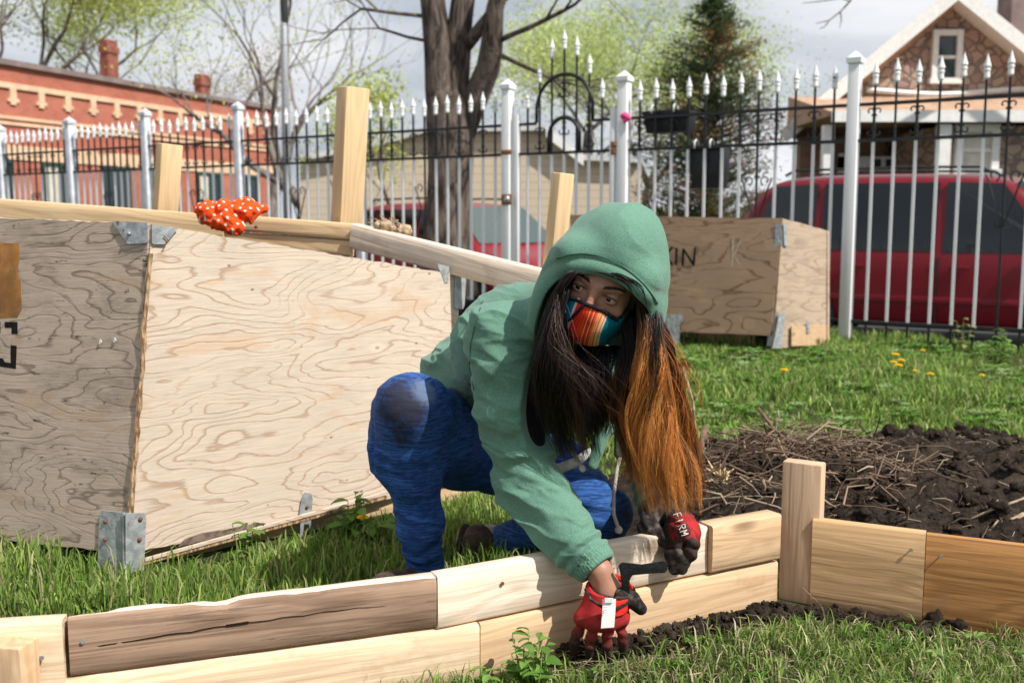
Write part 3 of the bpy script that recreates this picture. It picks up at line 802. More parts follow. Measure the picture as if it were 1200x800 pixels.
m.tube([q3+[0,0,z_]+FD3*.02, q3+[0,0,z_-.03]+FD3*.0, q3+[0,0,z_-.01]-FD3*.05], [.015, .024, .01], 8)
tag(m.build('ribbon', simple('pink_plastic', (.75, .06, .22), .5, .3)), 'small bright pink ribbon tied beside the gate post', 'ribbon')

# ================================================================ cars
def carpaint(name, col):
    n = NT(name); n.fin(n.mix(n.math('MULTIPLY', n.noise(n.obj(), 3, 4), .25), col, [q*.7 for q in col]), .32, .3)
    n.b.inputs['Coat Weight'].default_value = .08; n.b.inputs['Coat Roughness'].default_value = .08; return n.m
m_cg = NT('car_glass'); m_cg = m_cg.fin((.010, .013, .015), .03, .45)
m_cg2 = NT('pale_car_glass'); m_cg2 = m_cg2.fin((.06, .085, .08), .08, .8)
m_tyre = simple('tyre', (.018, .018, .018), .85, .2); m_rim = simple('rim', (.45, .45, .46), .35, .5, .8); m_trim = simple('black_trim', (.02, .02, .022), .6, .3)
def car(label, M, paint, L=4.5, W=.9, zb=.24, belt=.98, roof=1.66, suv=True, group=None, glass=None):
    """local x forward, z up, origin on the road under the middle"""
    t = thing('parked_car', None, label, 'car', group, M=M)
    h = L/2
    # stations: x, z_low, z_belt, z_top, halfwidth, halfwidth top
    if suv:
        st = [(-h, .5, .92, .96, .80, .74), (-h+.08, .34, .96, 1.30, .87, .66), (-h+.35, .26, belt, roof-.06, W, .68), (-h+.8, zb, belt, roof, W, .70), (-.2, zb, belt-.01, roof, W, .71), (.55, zb, belt-.02, roof-.03, W, .69),
              (.85, zb, belt-.02, roof-.16, W, .68), (1.25, zb, belt-.04, belt+.18, W, .70), (1.45, zb, belt-.05, belt-.01, W, .74), (h-.35, zb, .86, .89, .87, .70), (h-.08, .30, .72, .78, .80, .66), (h, .38, .62, .66, .70, .6)]
    else:
        st = [(-h, .45, .82, .86, .76, .7), (-h+.15, .3, .88, .93, .84, .7), (-h+.7, zb, .92, .96, W, .7), (-h+1.25, zb, .92, roof-.1, W, .62), (-.6, zb, .92, roof, W, .63), (.2, zb, .91, roof-.02, W, .63), (.55, zb, .9, roof-.14, W, .63), (1.15, zb, .88, .95, W, .7), (h-.4, zb, .76, .8, .85, .68), (h-.05, .3, .62, .68, .76, .6), (h, .36, .55, .6, .68, .55)]
    V = []; F_ = []
    for (x, z0, zb_, zt_, w, wt) in st:
        zt2 = max(zt_, zb_+.02)
        half = [(w*.80, z0), (w*.97, z0+.08), (w, (z0+zb_)/2), (w*.985, zb_-.06), (w*.955, zb_), (w*.955+(wt-w*.955)*.55, zb_+(zt2-zb_)*.55), (wt, zt2-(zt2-zb_)*.12), (wt*.82, zt2-.005), (wt*.4, zt2+.015)]
        ring = half+[(-a, b) for a, b in half[::-1]]
        V += [(x, a, b) for a, b in ring]
    k = len(ring)
    for i in range(len(st)-1):
        for j in range(k):
            j2 = (j+1) % k; F_.append((i*k+j, i*k+j2, (i+1)*k+j2, (i+1)*k+j))
    F_.append(tuple(range(k))[::-1]); F_.append(tuple((len(st)-1)*k+j for j in range(k)))
    bm_ = MB().add(V, F_); body = bm_.build('body', paint, t, M=M, smooth=True)
    md = body.modifiers.new('s', 'SUBSURF'); md.levels = md.render_levels = 2
    def side_y(x, z):
        # half width at x,z
        for i in range(len(st)-1):
            if st[i][0] <= x <= st[i+1][0]:
                f = (x-st[i][0])/(st[i+1][0]-st[i][0]); a = [st[i][q]*(1-f)+st[i+1][q]*f for q in range(6)]
                w, wt, zb_, zt2 = a[4], a[5], a[2], max(a[3], a[2]+.02)
                f2 = max(0, min(1, (z-zb_)/(zt2-zb_))); return w*.955+(wt-w*.955)*f2
        return W
    def pane(pts, name='window', mat=None, par=None):
        out = []
        for s in (1, -1):
            V = [(x, s*(side_y(x, z)+.012), z) for x, z in pts]+[(x, s*(side_y(x, z)-.03), z) for x, z in pts]; n = len(pts)
            m = MB().add(V, [tuple(range(n)), tuple(range(n, 2*n))[::-1]]+[(i, (i+1) % n, n+(i+1) % n, n+i) for i in range(n)])
            out.append(m.build(name, mat or glass or m_cg, par or t, M=M))
        return out
    zt_ = roof-.10; zw = belt+.03
    if suv:
        pane([(-h+.30, zw), (-h+1.0, zw), (-h+1.0, zt_), (-h+.52, zt_-.02)])
        pane([(-h+1.08, zw), (-.02, zw), (-.02, zt_), (-h+1.08, zt_)])
        pane([(.06, zw-.01), (1.12, zw-.02), (.98, zw+.13), (.58, zt_-.02), (.06, zt_)])
    else:
        pane([(-h+1.05, .96), (-.25, .95), (-.25, roof-.1), (-h+1.35, roof-.14)])
        pane([(-.18, .95), (.95, .93), (.5, roof-.15), (-.18, roof-.1)])
    # windscreen + rear glass
    a_, b_ = ((1.36, belt+.05), (.70, roof-.10)) if suv else ((1.08, .97), (.42, roof-.1))
    def cross(a_, b_, wa, wb, name):
        dn = nrm([b_[1]-a_[1], 0, a_[0]-b_[0]])*.03
        if dn[2] < 0: dn = -dn
        V = [(a_[0], -wa, a_[1]), (a_[0]+.07, 0, a_[1]+.0), (a_[0], wa, a_[1]), (b_[0], wb, b_[1]), (b_[0]+.05, 0, b_[1]+.02), (b_[0], -wb, b_[1])]
        V = [np.array(p)+dn for p in V]+[np.array(p)-dn*1.5 for p in V]
        return MB().add(V, [(0,1,4,5), (1,2,3,4), (6,11,10,7), (7,10,9,8), (0,6,7,1), (1,7,8,2), (2,8,9,3), (3,9,10,4), (4,10,11,5), (5,11,6,0)]).build(name, glass or m_cg2, t, M=M)
    cross(a_, b_, .70, .60, 'windscreen')
    if suv: MB().prism([(-h+.02, -.6, 1.05), (-h+.02, .6, 1.05), (-h+.20, .56, 1.48), (-h+.20, -.56, 1.48)], (.05, 0, -.02)).build('rear_window', m_cg, t, M=M)
    # doors: handles, seams, mouldings
    for s in (1, -1):
        for x in ((-.28, .0) if False else (-.45, .62)):
            MB().box((x-.35 if x < 0 else x-.4, s*(W+.012), belt-.13), (.10, .018, .018)).build('door_handle', paint, t, M=M, bevel=.006)
        MB().box((-.1, s*(W+.004), .56), (h-.95, .012, .035)).build('side_moulding', paint, t, M=M, bevel=.006)
        for x in (.02, -h+1.05, 1.12): MB().box((x, s*(W*.985+.002), (zb+belt)/2+.02), (.006, .012, (belt-zb)/2-.05)).build('door_seam', m_trim, t, M=M)
        MB().box((-.0, s*(W-.02), zb-.02), (h-.9, .03, .05)).build('sill', m_trim, t, M=M, bevel=.01)
        mo = MB().box((.98, s*(W+.1), belt+.08), (.07, .1, .075)).build('mirror', paint, t, M=M, bevel=.03)
        if suv:
            m = MB(); m.tube([(-h+.6, s*.58, roof+.0), (-h+.7, s*.58, roof+.055), (-.3, s*.58, roof+.065), (.35, s*.58, roof+.05), (.45, s*.58, roof-.01)], .016, 6); m.build('roof_rail', m_trim, t, M=M, smooth=True)
        MB().box((h-.18, s*.62, .70), (.13, .14, .07)).build('headlight', m_rim, t, M=M, bevel=.03)
        MB().box((-h+.06, s*.72, .95), (.06, .08, .16)).build('tail_light', simple('red_lens', (.4, .01, .01), .2, .5), t, M=M, bevel=.02)
        for x in (-h+.85, h-.85):
            wl = MB().lathe([(.2, -.1), (.30, -.11), (.335, -.08), (.34, 0), (.335, .08), (.30, .11), (.2, .1)], (x, s*(W-.10), .34), (0, s, 0), 28).build('wheel', m_tyre, t, M=M, smooth='auto')
            MB().lathe([(.205, .07), (.2, .1), (.06, .09), (.05, .115), (0.001, .12)], (x, s*(W-.10), .34), (0, s, 0), 20).build('rim', m_rim, wl, M=M, smooth='auto')
            MB().lathe([(.40, -.09), (.40, .105), (.36, .106), (.36, -.09)], (x, s*(W-.10), .36), (0, s, 0), 28).build('wheel_arch', m_trim, t, M=M, smooth='auto')
    return t
p_red = carpaint('dark_red_paint', (.145, .003, .010)); p_red2 = carpaint('bright_red_paint', (.23, .006, .014)); p_blk = carpaint('black_paint', (.02, .022, .028)); p_blu = carpaint('grey_blue_paint', (.10, .13, .2))
cd = nrm([.86, -.51, 0])
rear = P(887, 300, 11.6); c_ = np.array([rear[0]-.42, 11.6, 0])+cd*2.28+np.array([-cd[1], cd[0], 0])*.9
car('dark red sport utility car parked behind the right end of the fence', frame((c_[0], c_[1], -.5), cd), p_red, belt=1.03, roof=1.86, zb=.22)
cd2 = nrm([.62, -.78, 0]); q = P(648, 300, 12.6)
c_ = np.array([q[0], 12.6, 0])-cd2*2.2+np.array([-cd2[1], cd2[0], 0])*.15
car('bright red car with a pale windscreen parked behind the gate', frame((c_[0], c_[1]+1.0, -.5), cd2), p_red2, belt=.98, roof=1.62)
cd3 = nrm([FD[0], FD[1], 0])
for lab, px, Y, p_ in (('black car roof showing low between the fence bars at left', 152, 21, p_blk), ('grey blue car behind the short wooden post', 232, 20, p_blu)):
    q = P(px, 240, Y); car(lab, frame((q[0], Y, -.62), bd), p_, suv=False, roof=1.44+.12 if px < 200 else 1.5, L=4.3)
# ================================================================ woods
w_dark = wood('weathered_plank', (.25, .15, .098), (.11, .06, .038), (.34, .225, .155), weather=.6, stain=.5, grain=1.2)
w_tan2 = wood('orange_tan_plank', (.50, .305, .145), (.36, .20, .09), (.56, .36, .19), grain=.7, stain=.2)
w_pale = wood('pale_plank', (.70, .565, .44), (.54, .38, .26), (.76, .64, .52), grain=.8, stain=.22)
w_tan = wood('tan_plank', (.53, .355, .20), (.37, .225, .12), (.60, .42, .26), grain=.8, stain=.25)
w_fresh = wood('fresh_plank', (.66, .48, .31), (.48, .30, .165), (.72, .57, .40), grain=.8, stain=.2)
w_orange = wood('orange_plywood_board', (.36, .17, .055), (.20, .085, .028), (.42, .21, .075), grain=1.1, stain=.5)
w_post = wood('post_wood', (.53, .34, .22), (.38, .225, .135), (.58, .40, .27), grain=.6, knots=False)
w_back = wood('back_frame_wood', (.60, .41, .23), (.44, .27, .13), (.66, .48, .28), grain=.7, rough=.8)
m_zinc = NT('galvanised_steel'); v = m_zinc.obj(rand=5)
f = m_zinc.noise(v, 40, 5, .6)
c = m_zinc.mix(m_zinc.step(f, .35, .65), (.30, .32, .34), (.46, .48, .50))
c = m_zinc.mix(m_zinc.step(m_zinc.noise(v, 18, 6, .7), .62, .70), c, (.20, .10, .06)); m_zinc.bump(m_zinc.noise(v, 22, 3), .5, .01)
m_zinc = m_zinc.fin(c, .5, .5, .35)
m_nail = simple('bright_nail', (.55, .55, .56), .35, .5, .8)
m_rustn = simple('rusty_nail', (.16, .07, .04), .8, .2, scale=60)

def board(name, a, b, thick, ht, mat, parent, up=(0,0,1), out=None, bevel=.004, warp=.0015, seed=0, chip=0, topmat=None):
    """box from a to b (bottom front line), height ht along up, thickness to the back (local +y)"""
    a = np.array(a, float); b = np.array(b, float); L = np.linalg.norm(b-a)
    M = frame((a+b)/2, b-a, up)
    yl = np.array([M[0][1], M[1][1], M[2][1]]); s = 1 if yl[1] > 0 else -1
    bm = bmesh.new(); nx = max(2, int(L/.02))
    xs = np.linspace(-L/2, L/2, nx+1); rings = []
    g_ = np.random.default_rng(seed+11)
    prof = [(0,bevel),(bevel,0),(thick-bevel,0),(thick,bevel),(thick,ht-bevel),(thick-bevel,ht),(bevel,ht),(0,ht-bevel),(0,ht*.66),(0,ht*.33)]
    V = []
    for i, x in enumerate(xs):
        for (y, z) in prof:
            q = np.array([[x*3+seed*7.1, y*20, z*20]]); n1 = float(fbm(q, 3, seed)[0]); n2 = float(fbm(q*[8, 1, 1], 2, seed+3)[0])
            cz = 0
            if chip and z > ht*.8: cz = -chip*max(0, float(fbm(np.array([[x*14, seed, y*30]]), 3, seed+9)[0])-.05)*3
            V.append((x, s*(y+warp*n1*1.5+warp*.5*n2), z+warp*n1+cz))
    k = len(prof); F_ = []
    for i in range(nx):
        for j in range(k): F_.append((i*k+j, i*k+(j+1)%k, (i+1)*k+(j+1)%k, (i+1)*k+j))
    F_.append(tuple(range(k))); F_.append(tuple(nx*k+j for j in range(k))[::-1])
    bm.free()
    o = MB().add(V, F_).build(name, mat, parent, M=M); o.data.set_sharp_from_angle(angle=R(60))
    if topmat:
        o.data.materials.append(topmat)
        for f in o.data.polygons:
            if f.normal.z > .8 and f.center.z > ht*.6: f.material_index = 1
    return o
Z1, Z2 = .107, .215
def base_pt(px, py, z=Z2): 
    p = G(px, py, z); return np.array([p[0], p[1], 0])
A0 = base_pt(79, 724); A1 = base_pt(512, 675); A2_ = base_pt(910, 602)
bed = thing('raised_bed_frame', (*A1[:2], 0), 'new wooden raised bed frame of stacked planks in front of the kneeling person', 'bed frame')
dL = nrm(A1-A0); dR = nrm(A2_-A1); nR = np.array([dR[1], -dR[0], 0]); nL = np.array([dL[1], -dL[0], 0])
up = np.array([0,0,1.])
mid = A1+dR*.10
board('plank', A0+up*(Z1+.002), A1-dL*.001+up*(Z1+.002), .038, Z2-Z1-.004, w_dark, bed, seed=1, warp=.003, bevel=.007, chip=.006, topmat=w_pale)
board('plank', A0-dL*.3-up*.02, A1+dL*.085-up*.02, .038, Z1+.018, w_fresh, bed, seed=2)
tR = np.linalg.norm(A2_-A1)
kq = base_pt(831, 617); tk = np.dot(kq-A1, dR)
board('plank', A1+dR*.002+up*(Z1+.002), A1+dR*(tk-.002)+nR*-.0+up*(Z1+.002), .036, Z2-Z1-.002, w_pale, bed, seed=3)
board('plank', A1+dR*tk+nR*.016+up*(Z1+.003), A2_+nR*.016+dR*.0+up*(Z1+.003), .052, Z2-Z1+.001, w_tan, bed, seed=4)
board('plank', A1+dR*.092-up*.02+nR*.004, A2_-up*.02+nR*.010, .038, Z1+.016, w_tan, bed, seed=5)
# thin cleat behind the split in the lower plank
# left end: next side of the octagon with its stub post
E1 = base_pt(74, 724); E0 = base_pt(0, 729); dE = nrm(E0-E1)
board('plank', E1+dE*.002-up*.02+nL*.006, E1+dE*.75-up*.02, .038, Z2+.018, w_fresh, bed, seed=6)
p = E1+dE*.068; M_ = MB().obox(p+np.array([.0,-.028,.085]), (.029, .026, .105), nrm(dE+np.array([0,.35,0]))); M_.build('post', w_tan, bed, M=frame(p, up, dE), world=True, bevel=.004)
# corner post
pp = G(911, 705, 0.0); pr_ = nrm([.86, -.51, 0]); pb = np.array([-pr_[1], pr_[0], 0])
zt = P(911, 540, pp[1])[2]
c_ = pp+pr_*.046+pb*.022; c_[2] = 0
MB().box((0,0,0), ((zt+.05)/2, .045, .021)).build('post', w_post, bed, M=Matrix.Translation(Vector([float(q) for q in c_+up*((zt-.05)/2)])) @ frame((0,0,0), up, -pb), bevel=.004)
# right run
B0 = base_pt(963, 610); B1 = base_pt(1085, 622); B2 = B1+(B1-B0)*1.0; dB = nrm(np.array([1, -.47, 0])); nB = np.array([dB[1], -dB[0], 0])
B1 = B0+dB*np.linalg.norm(B1-B0)*1.0; B2 = B1+dB*.62
board('plank', B0-dB*.02-up*.02, B1-up*.02, .03, Z2+.02, w_tan2, bed, seed=7)
board('plank', B1+dB*.002-nB*.006-up*.03, B2-nB*.006-up*.03, .018, Z2+.028, w_orange, bed, seed=8, bevel=.002)
# nails
def nail(px, py, plane_pt, n_, par=bed, mat=m_nail, head=True, L_=.005, lean=(0,0,0)):
    a = (px-600)/1200; b = (400-py)/1200
    d = np.array([a, cp+sp*b, -sp+cp*b]); o_ = np.array([0,0,H]); t_ = np.dot(plane_pt-o_, n_)/np.dot(d, n_); q = o_+d*t_
    ax = nrm(np.array(n_)*(-1 if np.dot(n_, d) > 0 else 1)+np.array(lean))
    m = MB(); m.tube([q-ax*.01, q+ax*L_], .0018, 6); m.tube([q+ax*L_, q+ax*(L_+.0015)], .0042, 8)
    m.build('nail', mat, par)
for px, py in ((1068, 643), (1103, 651)): nail(px, py, B0, nB)
for px, py, pl, nn in ((46, 768, E1, np.array([dE[1], -dE[0], 0])), (96, 751, A0, nL)): nail(px, py, pl, nn, L_=.014 if px < 60 else .003, lean=(.6, 0, .1))
for px, py, pl, nn in ((588, 683, A1, nR), (595, 740, A1, nR), (742, 703, A1, nR), (868, 640, A2_, nR), (866, 668, A2_, nR), (895, 617, A2_, nR)): nail(px, py, pl, nn, mat=m_rustn, L_=.002)
# crack in the weathered plank: dark gap strips
m = MB(); pts = []
for i in range(30):
    t_ = i/29*.58; pts.append(A0+dL*(t_+.002)+nL*.0006+up*(.158+.012*math.sin(t_*3.2)+.002*float(noise(np.array([[t_*30, 0, 0]]))[0])))
for i in range(29):
    hh = .0011*(1-i/32)+.0004+(.0015 if 12 < i < 15 else 0)
    m.add([pts[i]-up*hh, pts[i+1]-up*hh, pts[i+1]+up*hh, pts[i]+up*hh], [(0,1,2,3)])
# (crack is real wear of the plank: thin inlaid dark seam)
m.build('crack', simple('crack_shade_wood', (.02,.014,.01), .95, .05), bed)

# ================================================================ frame lying tilted on the crate
fr2 = thing('raised_bed_frame', P(410, 330, 3.5), 'second pale wooden bed frame with upright stakes resting tilted on top of the big crate', 'bed frame')
YF = 3.45
def bar_px(p0, p1, Y0, Y1, hpx, thick, mat, name='plank', par=fr2, seed=0):
    a = P(*p0, Y0); b = P(*p1, Y1); hh = hpx*((Y0+Y1)/2)/1200
    upv = np.cross(b-a, [0,0,1]); upv = nrm(np.cross(upv, b-a)); 
    if upv[2] < 0: upv = -upv
    return board(name, a-upv*hh, b-upv*hh, thick, hh, mat, par, up=upv, seed=seed)
bar_px((-190, 219), (262, 252), 3.9, 3.55, 31, .038, w_back, seed=21)
bar_px((262, 251), (414, 262), 3.55, 3.44, 19, .038, w_back, seed=22)
bar_px((262, 271), (411, 281.5), 3.56, 3.45, 19, .036, w_back, seed=23)
bar_px((412, 262), (650, 320), 3.42, 2.98, 31, .038, w_pale, seed=24)
def post_px(b0, t0, Y0, Y1, half, mat, yaw, par=fr2, seed=0):
    a = P(*b0, Y0); b = P(*t0, Y1); ax = nrm(b-a); L_ = np.linalg.norm(b-a)
    yv = np.array([math.sin(yaw), -math.cos(yaw), 0])
    MB().box((0,0,0), (L_/2, half[0], half[1])).build('post', mat, par, M=frame((a+b)/2, ax, yv), bevel=.004)
post_px((405, 290), (414, 103), 3.56, 3.54, (.0445, .036), w_back, R(38))
post_px((193, 262), (199, 169), 3.72, 3.71, (.038, .030), w_back, R(38))
post_px((647, 330), (660, 203), 3.06, 3.05, (.029, .020), w_back, R(40))
for px, py in ((300, 266), (381, 266), (398, 289), (282, 288)):
    q = P(px, py, 3.47); MB().lathe([(.006, 0), (.006, .003), (.001, .005)], q-[0,.0,0], (0,-1,0), 8).build('nail', m_rustn, fr2)
# small clod of roots lying on the plank
m = MB()
g_ = np.random.default_rng(3)
for k in range(9):
    q = P(443+4*k, 264-2*math.sin(k*.8)+.9*k, 3.38); s_ = .014+.012*g_.random()
    m.lathe([(.001, -s_), (s_*.8, -s_*.6), (s_, 0), (s_*.75, s_*.6), (.001, s_)], q, nrm(g_.normal(size=3)), 7)
for k in range(14):
    q = P(445+g_.random()*30, 262+g_.random()*4, 3.38); m.tube([q, q+g_.normal(size=3)*.02, q+g_.normal(size=3)*.03], .002, 4)
tag(m.build('root_clump', simple('dry_roots', (.36, .27, .18), .9, .1, scale=60, var=.5), smooth=True), 'dry clump of roots and wood chips on the pale plank', 'root clump')

# ================================================================ big plywood crate at left
ply_l = plywood('grey_plywood', (.56, .445, .355), (.17, .12, .09), (.44, .29, .17), weather=.95, lines=1.25, streak=.8, freq=9.5, seed=3.1)
ply_r = plywood('bleached_plywood', (.66, .55, .445), (.37, .22, .13), (.58, .36, .20), weather=.25, lines=1.1, streak=.75, freq=10.5, seed=8.3)
ply_b = plywood('brown_plywood', (.40, .265, .175), (.17, .085, .045), (.52, .34, .22), weather=.3, lines=1.5, freq=4.2, seed=5.2)
ply_c = plywood('streaky_plywood', (.52, .40, .30), (.24, .15, .10), (.34, .24, .18), weather=.8, lines=.9, freq=5, seed=1.2)
ply_edge = NT('ply_edge'); o_ = ply_edge.sep(ply_edge.co.outputs['Object'])
ply_edge = ply_edge.fin(ply_edge.mix(ply_edge.step(ply_edge.noise(ply_edge.n('Mapping', _0=ply_edge.co.outputs['Object'], Scale=(60, 60, 12)).outputs[0], 2, 3), .4, .6), (.50, .34, .20), (.20, .11, .06)), .9, .1)
crate = thing('wooden_crate', (*P(150, 655, 2.5)[:2], 0), 'big bleached plywood crate with galvanised corner brackets left of the person', 'crate')
def quadpanel(name, bl, br, tr, tl, thick, mat, par, into, nxs=40, nzs=30, rough=.0025, seed=0, edge_chip=.004):
    """solid sheet between four world corners (front face) with slightly ragged rim"""
    bl, br, tr, tl = [np.array(q, float) for q in (bl, br, tr, tl)]
    M = frame(bl, br-bl); into = nrm(into)
    V = []; F_ = []
    for j in range(nzs+1):
        for i in range(nxs+1):
            u, w_ = i/nxs, j/nzs; p = (bl*(1-u)+br*u)*(1-w_)+(tl*(1-u)+tr*u)*w_
            n_ = float(fbm(np.array([[p[0]*5, p[1]*5+seed, p[2]*5]]), 2, seed)[0])
            p = p+into*rough*n_*1.2
            if j in (0, nzs): p = p+np.array([0,0,1])*edge_chip*float(fbm(np.array([[i*.7, seed, j]]), 3, 4)[0])
            V.append(p)
    n = len(V); V += [p+into*thick for p in V]
    id_ = lambda i, j, b=0: b*n+j*(nxs+1)+i
    for j in range(nzs):
        for i in range(nxs):
            F_.append((id_(i,j), id_(i+1,j), id_(i+1,j+1), id_(i,j+1))); F_.append((id_(i,j,1), id_(i,j+1,1), id_(i+1,j+1,1), id_(i+1,j,1)))
    for i in range(nxs):
        F_.append((id_(i,0), id_(i,0,1), id_(i+1,0,1), id_(i+1,0))); F_.append((id_(i,nzs), id_(i+1,nzs), id_(i+1,nzs,1), id_(i,nzs,1)))
    for j in range(nzs):
        F_.append((id_(0,j), id_(0,j+1), id_(0,j+1,1), id_(0,j,1))); F_.append((id_(nxs,j), id_(nxs,j,1), id_(nxs,j+1,1), id_(nxs,j+1)))
    o = MB().add(V, F_).build(name, mat, par, M=M, world=True)
    o.data.polygons.foreach_set('use_smooth', np.ones(len(o.data.polygons), bool)); o.data.set_sharp_from_angle(angle=R(40))
    return o, M
TA, TB, TC = P(176, 263, 2.50), P(537, 322, 3.22), P(-190, 246, 2.98)
BA, BB, BC = P(152, 648, 2.50), P(540, 566, 3.22), P(-190, 612, 2.98)
dA = nrm((TB-TA)*[1,1,0]); inR = np.array([-dA[1], dA[0], 0]); dC = nrm((TC-TA)*[1,1,0]); inL = np.array([-dC[1], dC[0], 0])*-1
pr_o, MR = quadpanel('panel', BA+dA*.004, BB, TB, TA+dA*.004, .019, ply_r, crate, inR, 60, 40, seed=1)
pl_o, ML = quadpanel('panel', BC, BA+dC*.0-inL*.0+dA*.0+np.array([-.004,0,0]), TA+np.array([-.004,0,0]), TC, .019, ply_l, crate, inL, 60, 40, seed=2)
# exposed ply edge strip along the corner
TD, BD = TB+(TC-TA), BB+(BC-BA)
quadpanel('panel', BB+inR*.02, BD, TD, TB+inR*.02, .019, ply_l, crate, nrm([-1,-.3,0]), 6, 6, seed=3)
quadpanel('panel', BD, BC+inL*.02, TC+inL*.02, TD, .019, ply_l, crate, nrm([.3,-1,0]), 6, 6, seed=4)
m = MB(); e0 = BA+np.array([-.003, -.004, 0]); e1 = TA+np.array([-.003,-.004,-.07]); pts = [e0+(e1-e0)*i/24 for i in range(25)]
m.tube([q+np.array([.003*float(noise(np.array([[i*.9, 0, 0]]))[0]), 0, 0]) for i, q in enumerate(pts)], [.0065+.002*float(noise(np.array([[i*1.3, 5, 0]]))[0]) for i in range(25)], 6)
m.build('corner_edge', ply_edge, crate)
# skid boards under the crate, set back, and soil fill
sk0, sk1 = P(160, 668, 2.56), P(560, 590, 3.24)
board('skid', np.array([sk0[0], sk0[1]+.03, -.02]), np.array([sk1[0], sk1[1]+.03, -.02]), .09, .125, w_tan, crate, seed=31)
c4 = [TA+inR*.05+dA*.05, TB+inR*.05-dA*.05, TD, TC]
m = MB(); m.add([q-[0,0,.10] for q in c4], [(0,1,2,3)]); m.build('soil', m_soil, crate)
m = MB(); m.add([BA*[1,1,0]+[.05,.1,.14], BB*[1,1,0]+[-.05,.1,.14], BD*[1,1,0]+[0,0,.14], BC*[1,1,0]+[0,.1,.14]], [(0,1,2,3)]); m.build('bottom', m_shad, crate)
# brackets : folded galvanised plates (two leaves)
def plate(pts2, M, off, thick, name, par, mat=None, bev=.0015):
    """polygon in local x,z of frame M, standing off toward local -y*side"""
    V = [np.array(M @ Vector((x, 0, z))) for x, z in pts2]; return V
def leaf(pts_px, plane_pt, n_, thick=.003, off=.003):
    n_ = nrm(n_); out = []
    for px, py in pts_px:
        a = (px-600)/1200; b = (400-py)/1200; d = np.array([a, cp+sp*b, -sp+cp*b]); o_ = np.array([0,0,H])
        t_ = np.dot(plane_pt-o_, n_)/np.dot(d, n_); out.append(o_+d*t_)
    s_ = -1 if np.dot(n_, out[0]-np.array([0,0,H])) > 0 else 1
    return [q+n_*s_*off for q in out], n_*s_*thick
nRr = nrm(np.cross(BB-BA, TA-BA)); nLl = nrm(np.cross(BC-BA, TA-BA))
lfR, tR_ = leaf([(177,263), (208,267), (205,270), (194,284), (192,286), (179,286), (177,284)], TA, nRr)
lfL, tL_ = leaf([(175,261), (134,259), (136,264), (149,282), (152,286), (173,285), (175,283)], TA, nLl)
br = MB().prism(lfR, tR_); br.prism(lfL, tL_); b1 = br.build('bracket', m_zinc, crate)
lfR, tR_ = leaf([(146,600), (168,600), (170,606), (167,676), (146,700)], TA, nRr, off=.004)
lfL, tL_ = leaf([(146,600), (122,597), (119,606), (116,676), (146,700)], TA, nLl, off=.004)
br = MB().prism(lfR, tR_); br.prism(lfL, tL_); br.tube([(lfR[0]+lfL[0])/2+tR_*.5, (lfR[-1]+lfL[-1])/2+tR_*.5], .005, 8); b2 = br.build('bracket', m_zinc, crate)
def rivet(px, py, pl, n_, par, mat=m_rustn, r=.006):
    q, th = leaf([(px, py)], pl, n_, off=.008); MB().lathe([(r, 0), (r*.9, .002), (r*.5, .004), (.0005, .0045)], q[0], nrm(th), 10).build('rivet', mat, par, smooth=True)
for px, py in ((163, 607), (162, 631)): rivet(px, py, TA, nRr, b2)
for px, py in ((126, 610), (126, 631)): rivet(px, py, TA, nLl, b2)
for px, py in ((154, 274),): rivet(px, py, TA, nLl, b1, m_zinc)
q, th = leaf([(190, 276), (195, 281), (191, 287)], TA, nRr, off=.01); MB().tube(q, .0015, 5).build('bent_nail', m_rustn, b1)
lf, th = leaf([(356,576), (363,577), (365,583), (363,611), (363,622), (361,622), (361,613), (355,613), (353,628), (350,628), (351,608), (349,604), (352,585)], TA, nRr, off=.004)
hk = MB().prism(lf, th).build('hasp', m_zinc, crate)
rivet(358, 593, TA, nRr, hk)
nRb = nrm(np.cross(BB-BA, TB-BB))
lf, th = leaf([(511,309), (525,312), (524,331), (520,331)], TB, nRb); MB().prism(lf, th).build('bracket', m_zinc, crate)
lf, th = leaf([(532,323), (545,326), (543,358), (541,362), (533,362), (531,359)], TB, nRb, off=.003); MB().prism(lf, th).build('bracket', m_zinc, crate)
# loose delaminated opening at the lower edge: dark recess panel + strip
lf, th = leaf([(208,640), (216,631), (236,624), (262,620), (296,613), (309,612), (318,618), (300,623), (262,628)], TA, nRr, off=.0015, thick=.0008)
MB().prism(lf, th).build('delaminated_patch', simple('inner_ply_grey', (.17, .125, .105), .95, .1, scale=50, var=.4), crate)
for a_, b_, dz in (((165, 661), (452, 583), 0), ((168, 656), (452, 578), 1)):
    lf, th = leaf([a_, b_, (b_[0], b_[1]-3.4), (a_[0], a_[1]-3.6)], TA, nRr, off=.003+.003*dz, thick=.006); MB().prism(lf, th).build('bottom_lip', ply_r if dz else ply_edge, crate)
# painted marks on the grey panel: stencil fragments and ochre patch (paint lies on the sheet)
m_ink = simple('black_stencil', (.012, .011, .011), .8, .15, scale=60, var=.4); m_och = simple('ochre_paint', (.42, .20, .065), .85, .15, scale=14, var=.35, dirt=(.2,.1,.05))
for pts_ in ([(-30,283), (16,285), (24,284), (25,300), (22,318), (26,330), (27,362), (22,372), (-30,376)],):
    lf, th = leaf(pts_, TA, nLl, off=.0035, thick=.0006); MB().prism(lf, th).build('paint_patch', m_och, crate)
for pts_ in ([(7,377), (22,377), (22,391), (15,391), (15,384), (7,384)], [(14,404), (21,405), (20,432), (0,429), (0,419), (5,420), (7,424), (14,425)], [(-20,377), (2,377), (2,390), (-2,390), (-6,383), (-20,383)]):
    lf, th = leaf(pts_, TA, nLl, off=.0035, thick=.0006); MB().prism(lf, th).build('stencil_mark', m_ink, crate)
